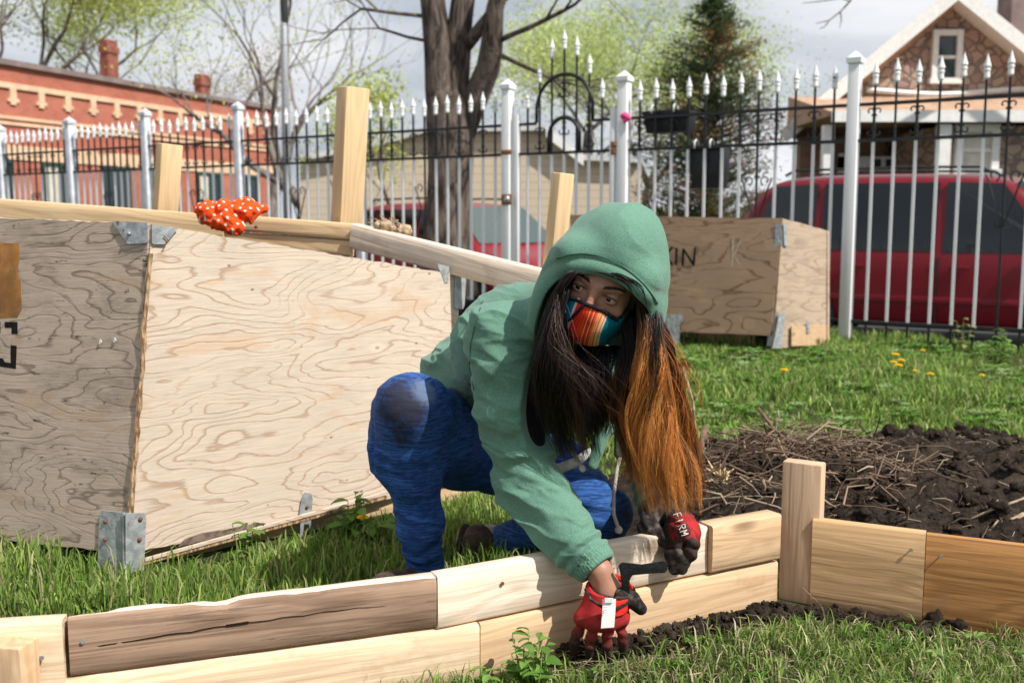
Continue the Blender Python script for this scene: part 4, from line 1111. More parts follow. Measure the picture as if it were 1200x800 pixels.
for px, py in ((136, 398), (119, 400)):
    lf, th = leaf([(px-1.5, py+3), (px-.5, py-3), (px+1, py-2.5), (px+2.2, py+1), (px+.5, py+2)], TA, nLl, off=.004, thick=.001); MB().prism(lf, th).build('paper_scrap', m_white, crate)

# ================================================================ second crate by the fence
cr2 = thing('wooden_crate', (*P(905, 400, 6.75)[:2], 0), 'brown plywood crate with black lettering standing by the fence behind the person', 'crate')
YA_, YB_, YC_ = 6.75, 7.5, 6.98
ta, tb, tc_ = P(917, 256, YA_), P(668, 252, YB_), P(972, 271, YC_)
ba, bb, bc = P(903, 393, YA_), P(676, 384, YB_), P(972, 405, YC_)
u_ = nrm((tb-ta)*[1,1,0]); inF = np.array([u_[1], -u_[0], 0]); inF = inF if inF[1] > 0 else -inF
quadpanel('panel', bb, ba, ta, tb, .02, ply_b, cr2, inF, 30, 12, seed=5)
u2 = nrm((tc_-ta)*[1,1,0]); inS = np.array([-u2[1], u2[0], 0])
quadpanel('panel', P(905, 408, YA_)+[.004,0,0], bc, tc_, ta+[.004,0,0], .02, ply_c, cr2, inS, 14, 20, seed=6)
quadpanel('panel', bb+[0,.02,0], bb+[.35,.62,0], tb+[.35,.62,-.05], tb+[0,.02,0], .02, ply_b, cr2, (1,-.3,0), 4, 4)
quadpanel('panel', bb+[.35,.62,0], bc+[-.02,.0,0], tc_+[-.02,0,0], tb+[.35,.62,-.05], .02, ply_b, cr2, (0,-1,0), 4, 4)
m = MB(); m.add([ta+[0,.02,-.06], tb+[0,.02,-.06], tb+[.35,.6,-.1], tc_+[-.02,0,-.06]], [(0,1,2,3)]); m.build('soil', m_soil, cr2)
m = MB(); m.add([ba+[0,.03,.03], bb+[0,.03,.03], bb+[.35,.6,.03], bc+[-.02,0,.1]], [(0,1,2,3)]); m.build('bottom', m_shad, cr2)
lf, th = leaf([(909,262), (916,262), (917,288), (908,289)], ta, inF, off=.004); a_ = MB().prism(lf, th)
lf, th = leaf([(917,262), (921,263), (922,288), (918,288)], ta, inS, off=.006); a_.prism(lf, th); a_.build('bracket', m_zinc, cr2)
lf, th = leaf([(904,366), (912,366), (904,405), (899,405)], ta, inF, off=.006); a_ = MB().prism(lf, th)
lf, th = leaf([(912,366), (918,366), (915,408), (904,408)], ta, inS, off=.008); a_.prism(lf, th); a_.build('bracket', m_zinc, cr2)
lf, th = leaf([(776,368), (800,368), (802,376), (797,380), (797,402), (783,402), (783,380), (776,376)], ta, inF, off=.012); MB().prism(lf, th).build('foot_plate', m_zinc, cr2)
for px in (700, 868):
    q = ba+(bb-ba)*((905-px)/229.); MB().obox((q[0], q[1]+.25, .05), (.05, .2, .07), inF).build('skid', w_tan, cr2)
lf, th = leaf([(926,382), (970,381), (970,404), (926,405)], ta, inS, off=.004, thick=.01); MB().prism(lf, th).build('cleat', w_tan, cr2)
lf, th = leaf([(943,376), (946,376), (946,390), (943,390)], ta, inS, off=.018); MB().prism(lf, th).build('hasp', m_zinc, cr2)
# lettering on the crate (the rest is hidden by the hood)
def strokes(lines, pl, n_, r, mat, name, par, off=.004):
    m = MB()
    for ln in lines:
        q, th = leaf(ln, pl, n_, off=off); n2 = nrm(th)
        for a_, b_ in zip(q[:-1], q[1:]):
            d_ = nrm(b_-a_); s_ = np.cross(d_, n2)*r
            m.prism([a_-s_-d_*r*.4, b_-s_+d_*r*.4, b_+s_+d_*r*.4, a_+s_-d_*r*.4], n2*.002); n2 = n2
    m.build(name, mat, par)
strokes([[(778,291), (776,311)], [(788,290), (777,302)], [(780,300), (788,310)], [(793,291), (792,310)], [(800,311), (801,292)], [(801,292), (813,310)], [(813,310), (815,290)]], ta, inF, .0075, m_ink, 'lettering', cr2)
m_chalk = simple('chalk', (.50, .39, .31), .9, .1, scale=50)
strokes([[(859,278), (858,328)], [(868,282), (860,300)], [(862,302), (873,322)]], ta, inF, .004, m_chalk, 'chalk_mark', cr2)

# ================================================================ red bandana over the back frame
# ================================================================ soil mound, clods and sticks
def mound_h(X, Y):
    # footprint right of the person behind the boards
    cx, cy = 1.32, 3.05
    d = np.sqrt(((X-cx)/1.15)**2+((Y-cy)/.72)**2)
    base = np.clip(1-d, 0, 1)**.55*.20
    q = np.stack([X*5, Y*5, X*0], -1)
    return base*(1+.6*fbm(q, 4, 31))+np.clip(base*9, 0, 1)*(.05*np.abs(fbm(q*2.2, 5, 33, .6))+.022*fbm(q*6, 4, 35, .6))
gx = np.linspace(.25, 2.9, 330); gy = np.linspace(2.25, 3.95, 230); X, Y = np.meshgrid(gx, gy, indexing='ij')
Z = mound_h(X, Y); Z = np.where(Z < .004, -.03, Z+.012)
idx = np.arange(X.size).reshape(X.shape); Fq = np.stack([idx[:-1,:-1], idx[1:,:-1], idx[1:,1:], idx[:-1,1:]], -1).reshape(-1, 4)
o = mk('soil_mound', np.stack([X, Y, Z], -1).reshape(-1,3), Fq, m_soil, smooth=True); tag(o, kind='stuff')
# clods
ico = bmesh.new(); bmesh.ops.create_icosphere(ico, subdivisions=3, radius=1); iV = np.array([v.co[:] for v in ico.verts]); iF = np.array([[v.index for v in f.verts] for f in ico.faces]); ico.free()
g_ = np.random.default_rng(12)
def clods(name, pos, rad, mat, sq=.75, kind='stuff'):
    VV, FF = [], []
    for k, (p_, r_) in enumerate(zip(pos, rad)):
        d = iV*(1+1.1*fbm(iV*1.9+k*3.3, 4, 3, .62)[:,None]); VV.append(p_+d*r_*np.array([1,1,sq])); FF.append(iF+k*len(iV))
    o = mk(name, np.concatenate(VV), np.concatenate(FF), mat, smooth=True); return tag(o, kind=kind)
pos, rad = [], []
for k in range(3000):
    x, y = .35+2.3*g_.random(), 2.4+1.4*g_.random(); z = float(mound_h(np.array([x]), np.array([y]))[0])
    if z < .012: continue
    r_ = .0025+.024*g_.random()**6; pos.append([x, y, z+.012+r_*.2]); rad.append(r_)
for k in range(1500):   # trench of loose soil along the boards
    s_ = g_.random(); 
    if k % 3 == 0: q = A1+dR*(.50+.35*g_.random())+nR*(.02+.09*g_.random())
    elif k % 3 == 1: q = B0+dB*(-.05+.30*g_.random()**1.0)+nB*(.01+.09*g_.random()*(1-.3*s_))
    else: q = G(700, 768)+np.array([g_.normal()*.07, abs(g_.normal())*.03, 0])
    r_ = .002+.011*g_.random()**3; pos.append([q[0], q[1], .004+.016*g_.random()]); rad.append(r_)
clods('soil_clods', pos, rad, m_soil, .9)
# a black clod at the foot of the orange board
tag(clods('soil_clod', [G(1110, 722)+np.array([0,0,.035]), G(1098, 735)+np.array([0,0,.02]), G(1122, 738)+np.array([0,0,.015])], [.035, .026, .022], m_soil, 1.0, None), 'black clod of earth at the foot of the orange board', 'clod')
# twigs: countless dry stems
m_twig = leafmat('dry_stems', None, .1); m_twig.name = 'dry_stems'
def twigs(name, n, sampler, cols, rr=(.0015, .004), ll=(.05, .2), seed=1, tag_='stuff', up_=.25):
    g_ = np.random.default_rng(seed); mb = MB(); CC = []
    for k in range(n):
        p_ = sampler(g_); d = nrm([g_.normal(), g_.normal()*.8, g_.normal()*up_]); L_ = ll[0]+(ll[1]-ll[0])*g_.random()**2; r_ = rr[0]+(rr[1]-rr[0])*g_.random()**2
        b_ = g_.normal(size=3)*L_*.12; pts = [p_-d*L_/2, p_+b_, p_+d*L_/2+b_*.3]
        pts = [np.array([q[0], q[1], max(q[2], .01)]) for q in pts]
        n0 = len(mb.V); mb.tube(pts, [r_, r_*.9, r_*.5], 4, cap=False); c_ = np.array(cols[g_.integers(0, len(cols))])*(.6+.7*g_.random()); CC += [c_]*(len(mb.V)-n0)
    o = mb.build(name, m_leaf, None, smooth=True, recalc=False); vcol(o, CC); return tag(o, kind=tag_)
TC_ = [(.24, .16, .11), (.16, .10, .07), (.34, .25, .17), (.11, .07, .05), (.42, .33, .24), (.14, .09, .07)]
def s_pile(g_):
    x = .86+g_.normal()*.20; y = 2.98+g_.normal()*.24; x = max(.55, x)
    return np.array([x, y, float(mound_h(np.array([x]), np.array([y]))[0])+.012+.09*g_.random()*math.exp(-((x-.85)/.35)**2)])
twigs('twig_pile', 720, s_pile, TC_, (.001, .0038), (.04, .22), 3)
def s_all(g_):
    x = .5+1.9*g_.random(); y = 2.5+1.3*g_.random(); return np.array([x, y, float(mound_h(np.array([x]), np.array([y]))[0])+.018+.01*g_.random()])
twigs('dry_straw', 520, s_all, [(.45, .36, .24), (.30, .2, .13), (.5, .42, .3)], (.0007, .0017), (.015, .07), 5, up_=.15)
def s_front(g_):
    q = G(650+550*g_.random(), 800-70*g_.random()); return np.array([q[0], q[1], .012])
twigs('dry_thatch', 500, s_front, [(.5, .42, .28), (.4, .3, .2)], (.0007, .0016), (.02, .08), 8, up_=.1)
# individual sticks
SK = [((888, 478), (905, 500), (935, 530), 3.15, .006, 'slanting brown stick rising above the twig pile left of the post'),
      ((905, 520), (955, 545), (1005, 562), 3.0, .008, 'thick dark stick pointing right from behind the corner post'),
      ((998, 560), (1050, 562), (1105, 562), 3.0, .0055, 'straight pale twig lying level on the dark soil'),
      ((888, 605), (896, 570), (893, 560), 2.75, .006, 'short pale twig standing just left of the corner post'),
      ((1200, 602), (1160, 622), (1145, 640), 2.6, .006, 'pale bleached stick at the right edge of the soil'),
      ((1120, 616), (1160, 598), (1202, 583), 2.65, .004, 'thin bleached twig above the orange board'),
      ((826, 500), (822, 520), (818, 545), 3.1, .011, 'stubby grey branch end standing in the twig pile'),
      ((800, 430), (812, 470), (820, 560), 2.6, .004, 'tall arching straw stem beside the long orange hair'),
      ((840, 568), (872, 575), (918, 568), 2.85, .006, 'pale curved twig in front of the twig pile'),
      ((1000, 560), (985, 540), (975, 520), 3.1, .007, 'dark forked stick behind the post top')]
for a_, b_, c__, Yd, r_, lab in SK:
    m = MB(); m.tube([P(*a_, Yd), P(*b_, Yd-.02), P(*c__, Yd-.03)], [r_, r_*.9, r_*.75], 7); q = P(*b_, Yd-.02); m.tube([q, q+np.array([.02, 0, .03])], [r_*.6, r_*.4], 5)
    tag(m.build('stick', simple('stick_bark', (.32, .24, .17) if 'pale' in lab or 'bleach' in lab or 'straw' in lab else (.17, .11, .08), .9, .1, scale=60, var=.4), smooth=True, recalc=False), lab, 'stick')
q = P(845, 562, 2.85); m = MB()
for k in range(26):
    d = g_.normal(size=3)*.014; m.tube([q, q+d, q+d*1.9+g_.normal(size=3)*.006], [.005, .004, .002], 4)
tag(m.build('stump_root', simple('pale_root', (.55, .42, .25), .9, .1, scale=60, var=.3)), 'pale frayed root stub in the twig pile', 'root')
# pale rag / stone at right edge
tag(clods('stone', [P(1140, 622, 2.62)], [.022], simple('pale_stone', (.42, .42, .40), .9, .1, scale=40), .5, None), 'small pale flat stone on the soil behind the orange board', 'stone')

# ================================================================ grass
m_grass = leafmat('grass_blades', None, .35)
def blades(name, pts, hts, wd, cols, seed, bend=.5, parent=None, kind='stuff'):
    g_ = np.random.default_rng(seed); n = len(pts)
    az = g_.random(n)*2*np.pi; side = np.stack([np.cos(az), np.sin(az), 0*az], -1)
    az2 = g_.random(n)*2*np.pi; lean = np.stack([np.cos(az2), np.sin(az2), 0*az], -1)*(bend*(.15+1.0*g_.random(n)))[:,None]
    h = hts[:,None]; w_ = (wd*(.6+.8*g_.random(n)))[:,None]; up_ = np.array([[0,0,1.]])
    p1 = pts+up_*h*.42+lean*h*.16; p2 = pts+up_*h*.78+lean*h*.5; p3 = pts+up_*h*(1-.25*np.linalg.norm(lean, axis=1)[:,None])+lean*h
    V = np.stack([pts-side*w_*.5, pts+side*w_*.5, p1-side*w_*.5, p1+side*w_*.5, p2-side*w_*.35, p2+side*w_*.35, p3], 1).reshape(-1, 3)
    b = (np.arange(n)*7)[:,None]
    F4 = np.concatenate([b+[0,1,3,2], b+[2,3,5,4]]); F3 = b+[4,5,6]
    me = bpy.data.meshes.new(name); me.vertices.add(len(V)); me.vertices.foreach_set('co', V.astype(np.float32).ravel())
    li = np.concatenate([F4.ravel(), F3.ravel()]).astype(np.int32); me.loops.add(len(li)); me.loops.foreach_set('vertex_index', li)
    ls = np.concatenate([np.arange(len(F4))*4, len(F4)*4+np.arange(len(F3))*3]).astype(np.int32); me.polygons.add(len(ls)); me.polygons.foreach_set('loop_start', ls); me.update(calc_edges=True)
    me.polygons.foreach_set('use_smooth', np.ones(len(ls), bool)); me.materials.append(m_grass)
    o = bpy.data.objects.new(name, me); COL.objects.link(o); place(o, parent, WM[parent.name] if parent else Matrix.Identity(4))
    c = np.asarray(cols)[g_.integers(0, len(cols), n)]*(.7+.6*g_.random(n))[:,None]
    c7 = np.repeat(c, 7, 0); vcol(o, c7)
    return tag(o, kind=kind) if kind else o
GC = [(.15, .26, .045), (.21, .33, .06), (.10, .18, .03), (.30, .38, .10), (.18, .28, .055), (.36, .36, .17)]
GD = [(.15, .24, .05), (.24, .31, .09), (.42, .38, .20), (.19, .28, .07), (.50, .45, .29)]
def dens(P2, s, th):   # patchiness
    return fbm(np.stack([P2[:,0]*s, P2[:,1]*s, P2[:,0]*0], -1), 3, 44) > th
def zl(P2): return lawn_z(P2[:,0], P2[:,1])
def region(n, x0, x1, y0, y1, g_): return np.stack([x0+(x1-x0)*g_.random(n), y0+(y1-y0)*g_.random(n)], -1)
def side_of(P2, a, d): return (P2[:,0]-a[0])*(-d[1])+(P2[:,1]-a[1])*d[0]    # >0 = far side (left of direction)
g_ = np.random.default_rng(77)
# inside the new bed (near the camera, dry short grass)
p = region(52000, -.3, 1.9, 1.35, 2.4, g_)
near = (side_of(p, A1, dR) < -.012) & (side_of(p, B0, dB) < -.012) & (side_of(p, A0, dL) < -.012)
bare = (side_of(p, A1, dR) > -.07) & (p[:,0] > A1[0]+.35) | ((side_of(p, B0, dB) > -.11) & (p[:,0] > .6) & (p[:,0] < 1.02))
bare |= (np.hypot(p[:,0]-G(700,768)[0], (p[:,1]-G(700,768)[1])*1.6) < .12)
p = p[near & ~(bare & (g_.random(len(p)) < .93)) & (dens(p, 6, -.25) | (g_.random(len(p)) < .4))]
pts = np.concatenate([p, zl(p)[:,None]-.004], 1)
blades('grass', pts, .018+.045*g_.random(len(p))**1.6, .0032, GD+GC[:3], 1, .9)
# between bed and big crate, lush
p = region(60000, -1.9, .75, 1.75, 3.3, g_)
far = (side_of(p, A0, dL) > .045) & (side_of(p, A1, dR) > .045)
incr = (np.dot(p-TA[:2], inR[:2]) > .03) & (np.dot(p-TA[:2], dA[:2]) > .0)
incr2 = (np.dot(p-TA[:2], inL[:2]) > .05) & (p[:,0] < TA[0]+.1)
p = p[far & ~incr & ~(incr2 & (g_.random(len(p)) < .8))]
dist = np.minimum(np.abs(np.dot(p-TA[:2], inR[:2])), .6)
hts = (.012+.042*g_.random(len(p))**2.2)*(1+.8*(dens(p, 3, .05)))*np.where((dist < .10) & (g_.random(len(p)) < .8), .55, .95)
hts = np.where(side_of(p, A0, dL) < .16, hts*.6, hts)*np.where(p[:,0] < -.6, 1.1, 1)
blades('grass', np.concatenate([p, zl(p)[:,None]-.004], 1), hts, .0042, GC, 2, .55)
# wide lawn to the fence
p = region(165000, -.7, 5.2, 3.0, 7.6, g_)
vis = (np.abs(p[:,0]/p[:,1]) < .66) & (off_f(p[:,0], p[:,1]) < .4) & (p[:,0]/p[:,1] > -.08)
mh = mound_h(p[:,0], p[:,1]) > .006
bare = fbm(np.stack([p[:,0]*1.7, p[:,1]*1.7, p[:,0]*0], -1), 3, 91) > .28
bare |= (np.hypot((p[:,0]-G(1140,422)[0])/.55, (p[:,1]-G(1140,422)[1])/.5) < 1)
p = p[vis & ~mh & ~(bare & (g_.random(len(p)) < .8))]
hts = (.015+.045*g_.random(len(p))**1.4)*(1+.9*dens(p, 1.8, .12))
blades('grass', np.concatenate([p, zl(p)[:,None]-.004], 1), hts, .0075, GC+[(.17,.30,.06)], 3, .7)
p = region(14000, -7, 3.4, 3.4, 12.5, g_); p = p[(np.abs(p[:,0]/p[:,1]) < .56) & (off_f(p[:,0], p[:,1]) < .4) & (p[:,0]/p[:,1] < -.07)]
blades('grass', np.concatenate([p, zl(p)[:,None]], 1), .04+.06*g_.random(len(p)), .012, GC, 4, .6)
# broad leaved weeds in the lawn: low rosettes as one ground cover
def rosette(c, r_, n, g_, hh=.35):
    V, F_ = [], []
    for k in range(n):
        an = k/n*6.28+g_.random()*.5; L_ = r_*(.7+.5*g_.random()); d = np.array([math.cos(an), math.sin(an), 0]); s_ = np.array([-d[1], d[0], 0]); w_ = L_*.17; b0 = len(V)
        st = [(0, .25), (.3, .8), (.6, 1.1), (.85, .8), (1, .05)]
        zz = lambda f: hh*L_*math.sin(f*2.3)*(1+.3*g_.random())+.004
        for f, ww_ in st:
            m_ = c+d*L_*f; z_ = zz(f); V += [m_-s_*w_*ww_+[0,0,z_+.006], m_+[0,0,z_], m_+s_*w_*ww_+[0,0,z_+.006]]
        for i in range(4):
            a_ = b0+i*3; F_ += [(a_, a_+1, a_+4, a_+3), (a_+1, a_+2, a_+5, a_+4)]
    return V, F_
def weeds(name, centres, rads, cols, seed, kind='stuff', parent=None, n=(7, 12), label=None, hh=.35):
    g_ = np.random.default_rng(seed); mb = MB(); CC = []
    for c_, r_ in zip(centres, rads):
        V, F_ = rosette(np.array(c_), r_, int(g_.integers(*n)), g_, hh); mb.add(V, F_); q = np.array(cols[g_.integers(0, len(cols))]); CC += [q*(.8+.4*g_.random())]*len(V)
    o = mb.build(name, m_grass, parent, smooth=True, recalc=False); vcol(o, CC); return tag(o, kind=kind) if kind else o
p = region(1500, .6, 5, 3.4, 7.5, g_); p = p[(np.abs(p[:,0]/p[:,1]) < .55) & (off_f(p[:,0], p[:,1]) < .2) & (mound_h(p[:,0], p[:,1]) < .004) & dens(p, 1.6, -.02)]
weeds('lawn_weeds', np.concatenate([p, zl(p)[:,None]+.03], 1), .02+.035*g_.random(len(p)), [(.10, .22, .03), (.16, .27, .06), (.22, .32, .12)], 5)
p = region(70, -.2, 1.8, 1.6, 2.2, g_); p = p[(side_of(p, A1, dR) < -.05) & (side_of(p, B0, dB) < -.05)]
weeds('low_weeds', np.concatenate([p, zl(p)[:,None]+.006], 1), .012+.018*g_.random(len(p)), [(.10, .2, .03), (.2, .3, .08)], 6)
# dandelions
m_yel = simple('dandelion_yellow', (.85, .55, .01), .7, .2, scale=200, var=.12); m_stem = simple('green_stem', (.16, .26, .06), .6, .2)
def dandelion(q, hh, fr, label, leaf_r=.05, group=None):
    q = np.array(q, float); t = thing('dandelion', q, label, 'flower', group); g2 = np.random.default_rng(int(abs(q[0]*1000)))
    top = q+np.array([g2.normal()*.006, g2.normal()*.006, hh]); MB().tube([q, (q+top)/2+[.004,0,0], top], .0018, 6).build('stem', m_stem, t, smooth=True)
    m = MB()
    for ring_, (nn, rr_, zz) in enumerate(((16, 1, 0), (13, .78, .003), (9, .5, .005))):
        for k in range(nn):
            an = k/nn*6.28+ring_*.3; d = np.array([math.cos(an), math.sin(an), 0]); s_ = np.array([-d[1], d[0], 0])*fr*.14
            a_ = top+d*fr*.1+[0,0,zz]; b_ = top+d*fr*rr_+[0,0,zz+fr*.18]; m.prism([a_-s_, b_-s_, b_+s_, a_+s_], (0,0,.0012))
    m.lathe([(fr*.35, -.004), (fr*.42, .004), (.001, .008)], top, n=10); m.build('petals', m_yel, t)
    o = weeds('foliage', [q+[0,0,.004]], [leaf_r], [(.09, .2, .03)], 3, None, t, (7, 10)); return t
q = G(425, 640); q = P(427, 607, 2.78); q0 = np.array([q[0], q[1], 0]); dandelion(q0, q[2], .016, 'yellow dandelion in the grass at the left of the blue legging', .11)
dl = [(1048, 416, .02, 'uppermost dandelion of the yellow cluster beneath the fence'), (1056, 423, .02, 'dandelion at the right of the yellow cluster'), (1045, 425, .018, 'dandelion at the left of the yellow cluster'), (1049, 429, .02, 'lowest dandelion of the yellow cluster'),
      (919, 434, .018, 'lone dandelion below the brown plywood crate'), (1080, 411, .014, 'small dandelion nearest the iron fence'), (1091, 439, .016, 'dandelion left of the paired yellow blooms'), (1070, 435, .012, 'small low dandelion between the cluster and the pair'), (1148, 440, .014, 'rightmost dandelion in the lawn')]
for px, py, r_, lab in dl:
    q = G(px, py+24, 0); hh = P(px, py, q[1])[2]; dandelion([q[0], q[1], 0], hh, r_*1.15, lab, .06)
# leafy weed plants in the foreground
def leafy(c, n, hh, sp, label, seed, ls=.035, cols=((.12,.24,.04),(.18,.3,.07))):
    g2 = np.random.default_rng(seed); t = thing('weed_plant', c, label, 'plant'); m = MB(); V, F_, CC = [], [], []
    lm = MB()
    for k in range(n):
        an = g2.random()*6.28; d = np.array([math.cos(an), math.sin(an), 0]); top = np.array(c)+d*sp*g2.random()+[0,0,hh*(.5+.6*g2.random())]
        midp = (np.array(c)+top)/2+d*.01; m.tube([c, midp, top], [.0022, .0018, .001], 5)
        for j in range(6):
            f = .25+.75*j/5; q = np.array(c)*(1-f)**1+top*f; an2 = g2.random()*6.28; d2 = np.array([math.cos(an2), math.sin(an2), .35]); s_ = nrm(np.cross(d2, [0,0,1])+g2.normal(size=3)*.2); L_ = ls*(.6+.7*g2.random())
            b0 = len(lm.V); n_ = nrm(np.cross(d2, s_))
            st = [(0,.1),(.25,.75),(.5,1),(.8,.6),(1,.03)]; vv_ = []
            for f2, w2 in st:
                mm = q+d2*L_*f2-n_*0-np.array([0,0,L_*.5*f2*f2]); vv_ += [mm-s_*L_*.3*w2+[0,0,.003], mm, mm+s_*L_*.3*w2+[0,0,.003]]
            ff = []
            for i in range(4): ff += [(i*3, i*3+1, i*3+4, i*3+3), (i*3+1, i*3+2, i*3+5, i*3+4)]
            lm.add(vv_, ff); CC += [np.array(cols[g2.integers(0, len(cols))])*(.8+.4*g2.random())]*15
    m.build('stem', m_stem, t, smooth=True, recalc=False); o = lm.build('foliage', m_grass, t, smooth=True, recalc=False); vcol(o, CC); return t
leafy(G(622, 812)*[1,1,0], 12, .10, .06, 'leafy green weed against the lower plank left of the hanging glove', 1, .032)
leafy(G(570, 815)*[1,1,0], 5, .05, .03, 'small bright weed at the plank joint in the bottom centre', 2, .025)
leafy(G(404, 655)*[1,1,0]+[0,.2,0], 9, .12, .07, 'fresh green weed between the crate and the blue knee', 3, .04)
leafy(G(1168, 435)*[1,1,0], 8, .22, .08, 'taller green weed growing at the fence foot right of the dandelions', 4, .06)
leafy(G(1128, 420)*[1,1,0], 5, .26, .07, 'sparse thin weed growing through the fence bars', 5, .05, ((.25,.25,.1),(.2,.26,.08)))
leafy(G(795, 440)*[1,1,0], 14, .16, .14, 'clump of broad leaved weeds just right of the hair', 6, .07)
leafy(G(290, 668)*[1,1,0]+[0,.02,0], 6, .13, .05, 'upright weed in front of the crate hasp', 7, .03, ((.12,.24,.04),(.16,.2,.06)))
# ================================================================ implicit surfaces
def sdf_mesh(f, lo, hi, h, block=8):
    lo = np.array(lo, float); hi = np.array(hi, float); n = np.ceil((hi-lo)/h/block).astype(int)*block+1
    cb = (n-1)//block+1
    ax = [lo[i]+np.arange(cb[i])*h*block for i in range(3)]
    Cg = np.stack(np.meshgrid(*ax, indexing='ij'), -1); cv = f(Cg.reshape(-1,3)).reshape(cb)
    # a block is active when near zero at its corners
    mn = np.full(cb-1, 1e9); 
    for a in (0,1):
        for b in (0,1):
            for c in (0,1): mn = np.minimum(mn, np.abs(cv[a:cb[0]-1+a, b:cb[1]-1+b, c:cb[2]-1+c]))
    act = mn < h*block*1.25
    val = np.repeat(np.repeat(np.repeat(cv[:-1,:-1,:-1], block, 0), block, 1), block, 2); val = np.pad(val, ((0,1),)*3, mode='edge')
    m = np.repeat(np.repeat(np.repeat(act, block, 0), block, 1), block, 2); m = np.pad(m, ((0,1),)*3, mode='edge')
    for a in range(3):
        mm = m.copy(); sl = [slice(None)]*3; sr = [slice(None)]*3; sl[a] = slice(1, None); sr[a] = slice(None, -1)
        mm[tuple(sl)] |= m[tuple(sr)]; m = mm
    ii = np.argwhere(m)
    for s in range(0, len(ii), 400000):
        q = ii[s:s+400000]; val[q[:,0], q[:,1], q[:,2]] = f(lo+q*h)
    ins = val < 0
    nx_, ny_, nz_ = val.shape
    c8 = np.zeros((nx_-1, ny_-1, nz_-1), np.int8)
    for a in (0,1):
        for b in (0,1):
            for c in (0,1): c8 += ins[a:nx_-1+a, b:ny_-1+b, c:nz_-1+c]
    cells = np.argwhere((c8 > 0) & (c8 < 8)); vid = np.full(c8.shape, -1, np.int64); vid[tuple(cells.T)] = np.arange(len(cells))
    acc = np.zeros((len(cells), 3)); cnt = np.zeros(len(cells))
    for a in range(3):
        o1, o2 = [(1,2),(0,2),(0,1)][a]
        for b in (0,1):
            for c in (0,1):
                off = np.zeros(3, int); off[o1] = b; off[o2] = c; e = np.zeros(3, int); e[a] = 1
                p = cells+off; q = p+e; v0 = val[tuple(p.T)]; v1 = val[tuple(q.T)]; cr = (v0 < 0) != (v1 < 0)
                t = np.where(cr, v0/np.where(cr, v0-v1, 1), 0)
                acc += np.where(cr[:,None], p+e*t[:,None], 0); cnt += cr
    V = lo+acc/cnt[:,None]*h
    F = []
    for a in range(3):
        o1, o2 = [(1,2),(2,0),(0,1)][a]
        sl = [slice(1, -1)]*3; sl[a] = slice(0, -1)
        A = ins[tuple(sl)]; sr = [slice(1, -1)]*3; sr[a] = slice(1, None); B = ins[tuple(sr)]
        e = np.argwhere(A != B); 
        if not len(e): continue
        base = e.copy(); 
        for k in range(3):
            if k != a: base[:,k] += 1
        flip = A[tuple(e.T)]
        d1 = np.zeros(3, int); d1[o1] = 1; d2 = np.zeros(3, int); d2[o2] = 1
        q = [vid[tuple((base-x).T)] for x in (0*d1, d1, d1+d2, d2)]
        q = np.stack(q, 1); q = np.where(flip[:,None], q, q[:,::-1]); q = q[(q >= 0).all(1)]
        F.append(q)
    return V, np.concatenate(F)
def cone(p, a, b, ra, rb):
    """round cone sdf (approx)"""
    a = np.asarray(a, float); b = np.asarray(b, float); ab = b-a; t = np.clip(((p-a)@ab)/(ab@ab), 0, 1)
    return np.linalg.norm(p-a-t[:,None]*ab, axis=1)-(ra+(rb-ra)*t)
def chain(p, pts, rads, k=.02):
    d = None
    for i in range(len(pts)-1):
        e = cone(p, pts[i], pts[i+1], rads[i], rads[i+1]); d = e if d is None else smin(d, e, k)
    return d
def smin(a, b, k):
    h = np.clip(.5+.5*(b-a)/k, 0, 1); return b*(1-h)+a*h-k*h*(1-h)
def smax(a, b, k): return -smin(-a, -b, k)
def ell(p, c, r, M=None):
    q = (p-np.asarray(c)) if M is None else (p-np.asarray(c))@M
    r = np.asarray(r, float); k0 = np.linalg.norm(q/r, axis=1); k1 = np.linalg.norm(q/(r*r), axis=1); return k0*(k0-1)/np.maximum(k1, 1e-6)
def crease(p, d, a, b, r=.012, depth=.008):
    return d+depth*np.exp(-(cone(p, a, b, 0, 0)/r)**2)
def fin_mesh(name, f, lo, hi, h, mat, parent, M=None, iters=2, kind=None):
    V, F = sdf_mesh(f, lo, hi, h)
    # laplacian-free polish: project on the surface, then smooth shading
    for _ in range(iters):
        e = h*.5; d = f(V); g = np.stack([f(V+np.eye(3)[i]*e)-f(V-np.eye(3)[i]*e) for i in range(3)], 1)/(2*e)
        g2 = (g*g).sum(1); st = d/np.maximum(g2, .2); st = np.clip(st, -h*.7, h*.7); V = V-g*st[:,None]
    if M is not None:
        W = V @ np.array(M)[:3,:3].T+np.array(M)[:3,3]
        o = mk(name, V, F, mat, None, M=M, smooth=True)
        if parent is not None: place(o, parent, M)
    else:
        o = mk(name, V, F, mat, parent, smooth=True)
    return o

# ================================================================ person
# joints
hipC = P(566, 510, 2.66); hipR = P(540, 520, 2.60); hipL = P(600, 528, 2.70)
kneR = P(476, 474, 2.19); ankR = P(499, 672, 2.33); heelR = P(505, 686, 2.38); toeR = P(452, 690, 2.20)
kneL = P(706, 602, 2.46); ankL = P(584, 634, 2.66)
waist = P(556, 455, 2.56); chest = P(604, 400, 2.36); neckB = P(654, 368, 2.24)
shR = P(590, 396, 2.13); shL = P(728, 405, 2.36)
elR = P(617, 566, 2.09); wrR = P(702, 668, 1.985)
elL = P(762, 520, 2.50); wrL = P(776, 604, 2.29)
mouse = None
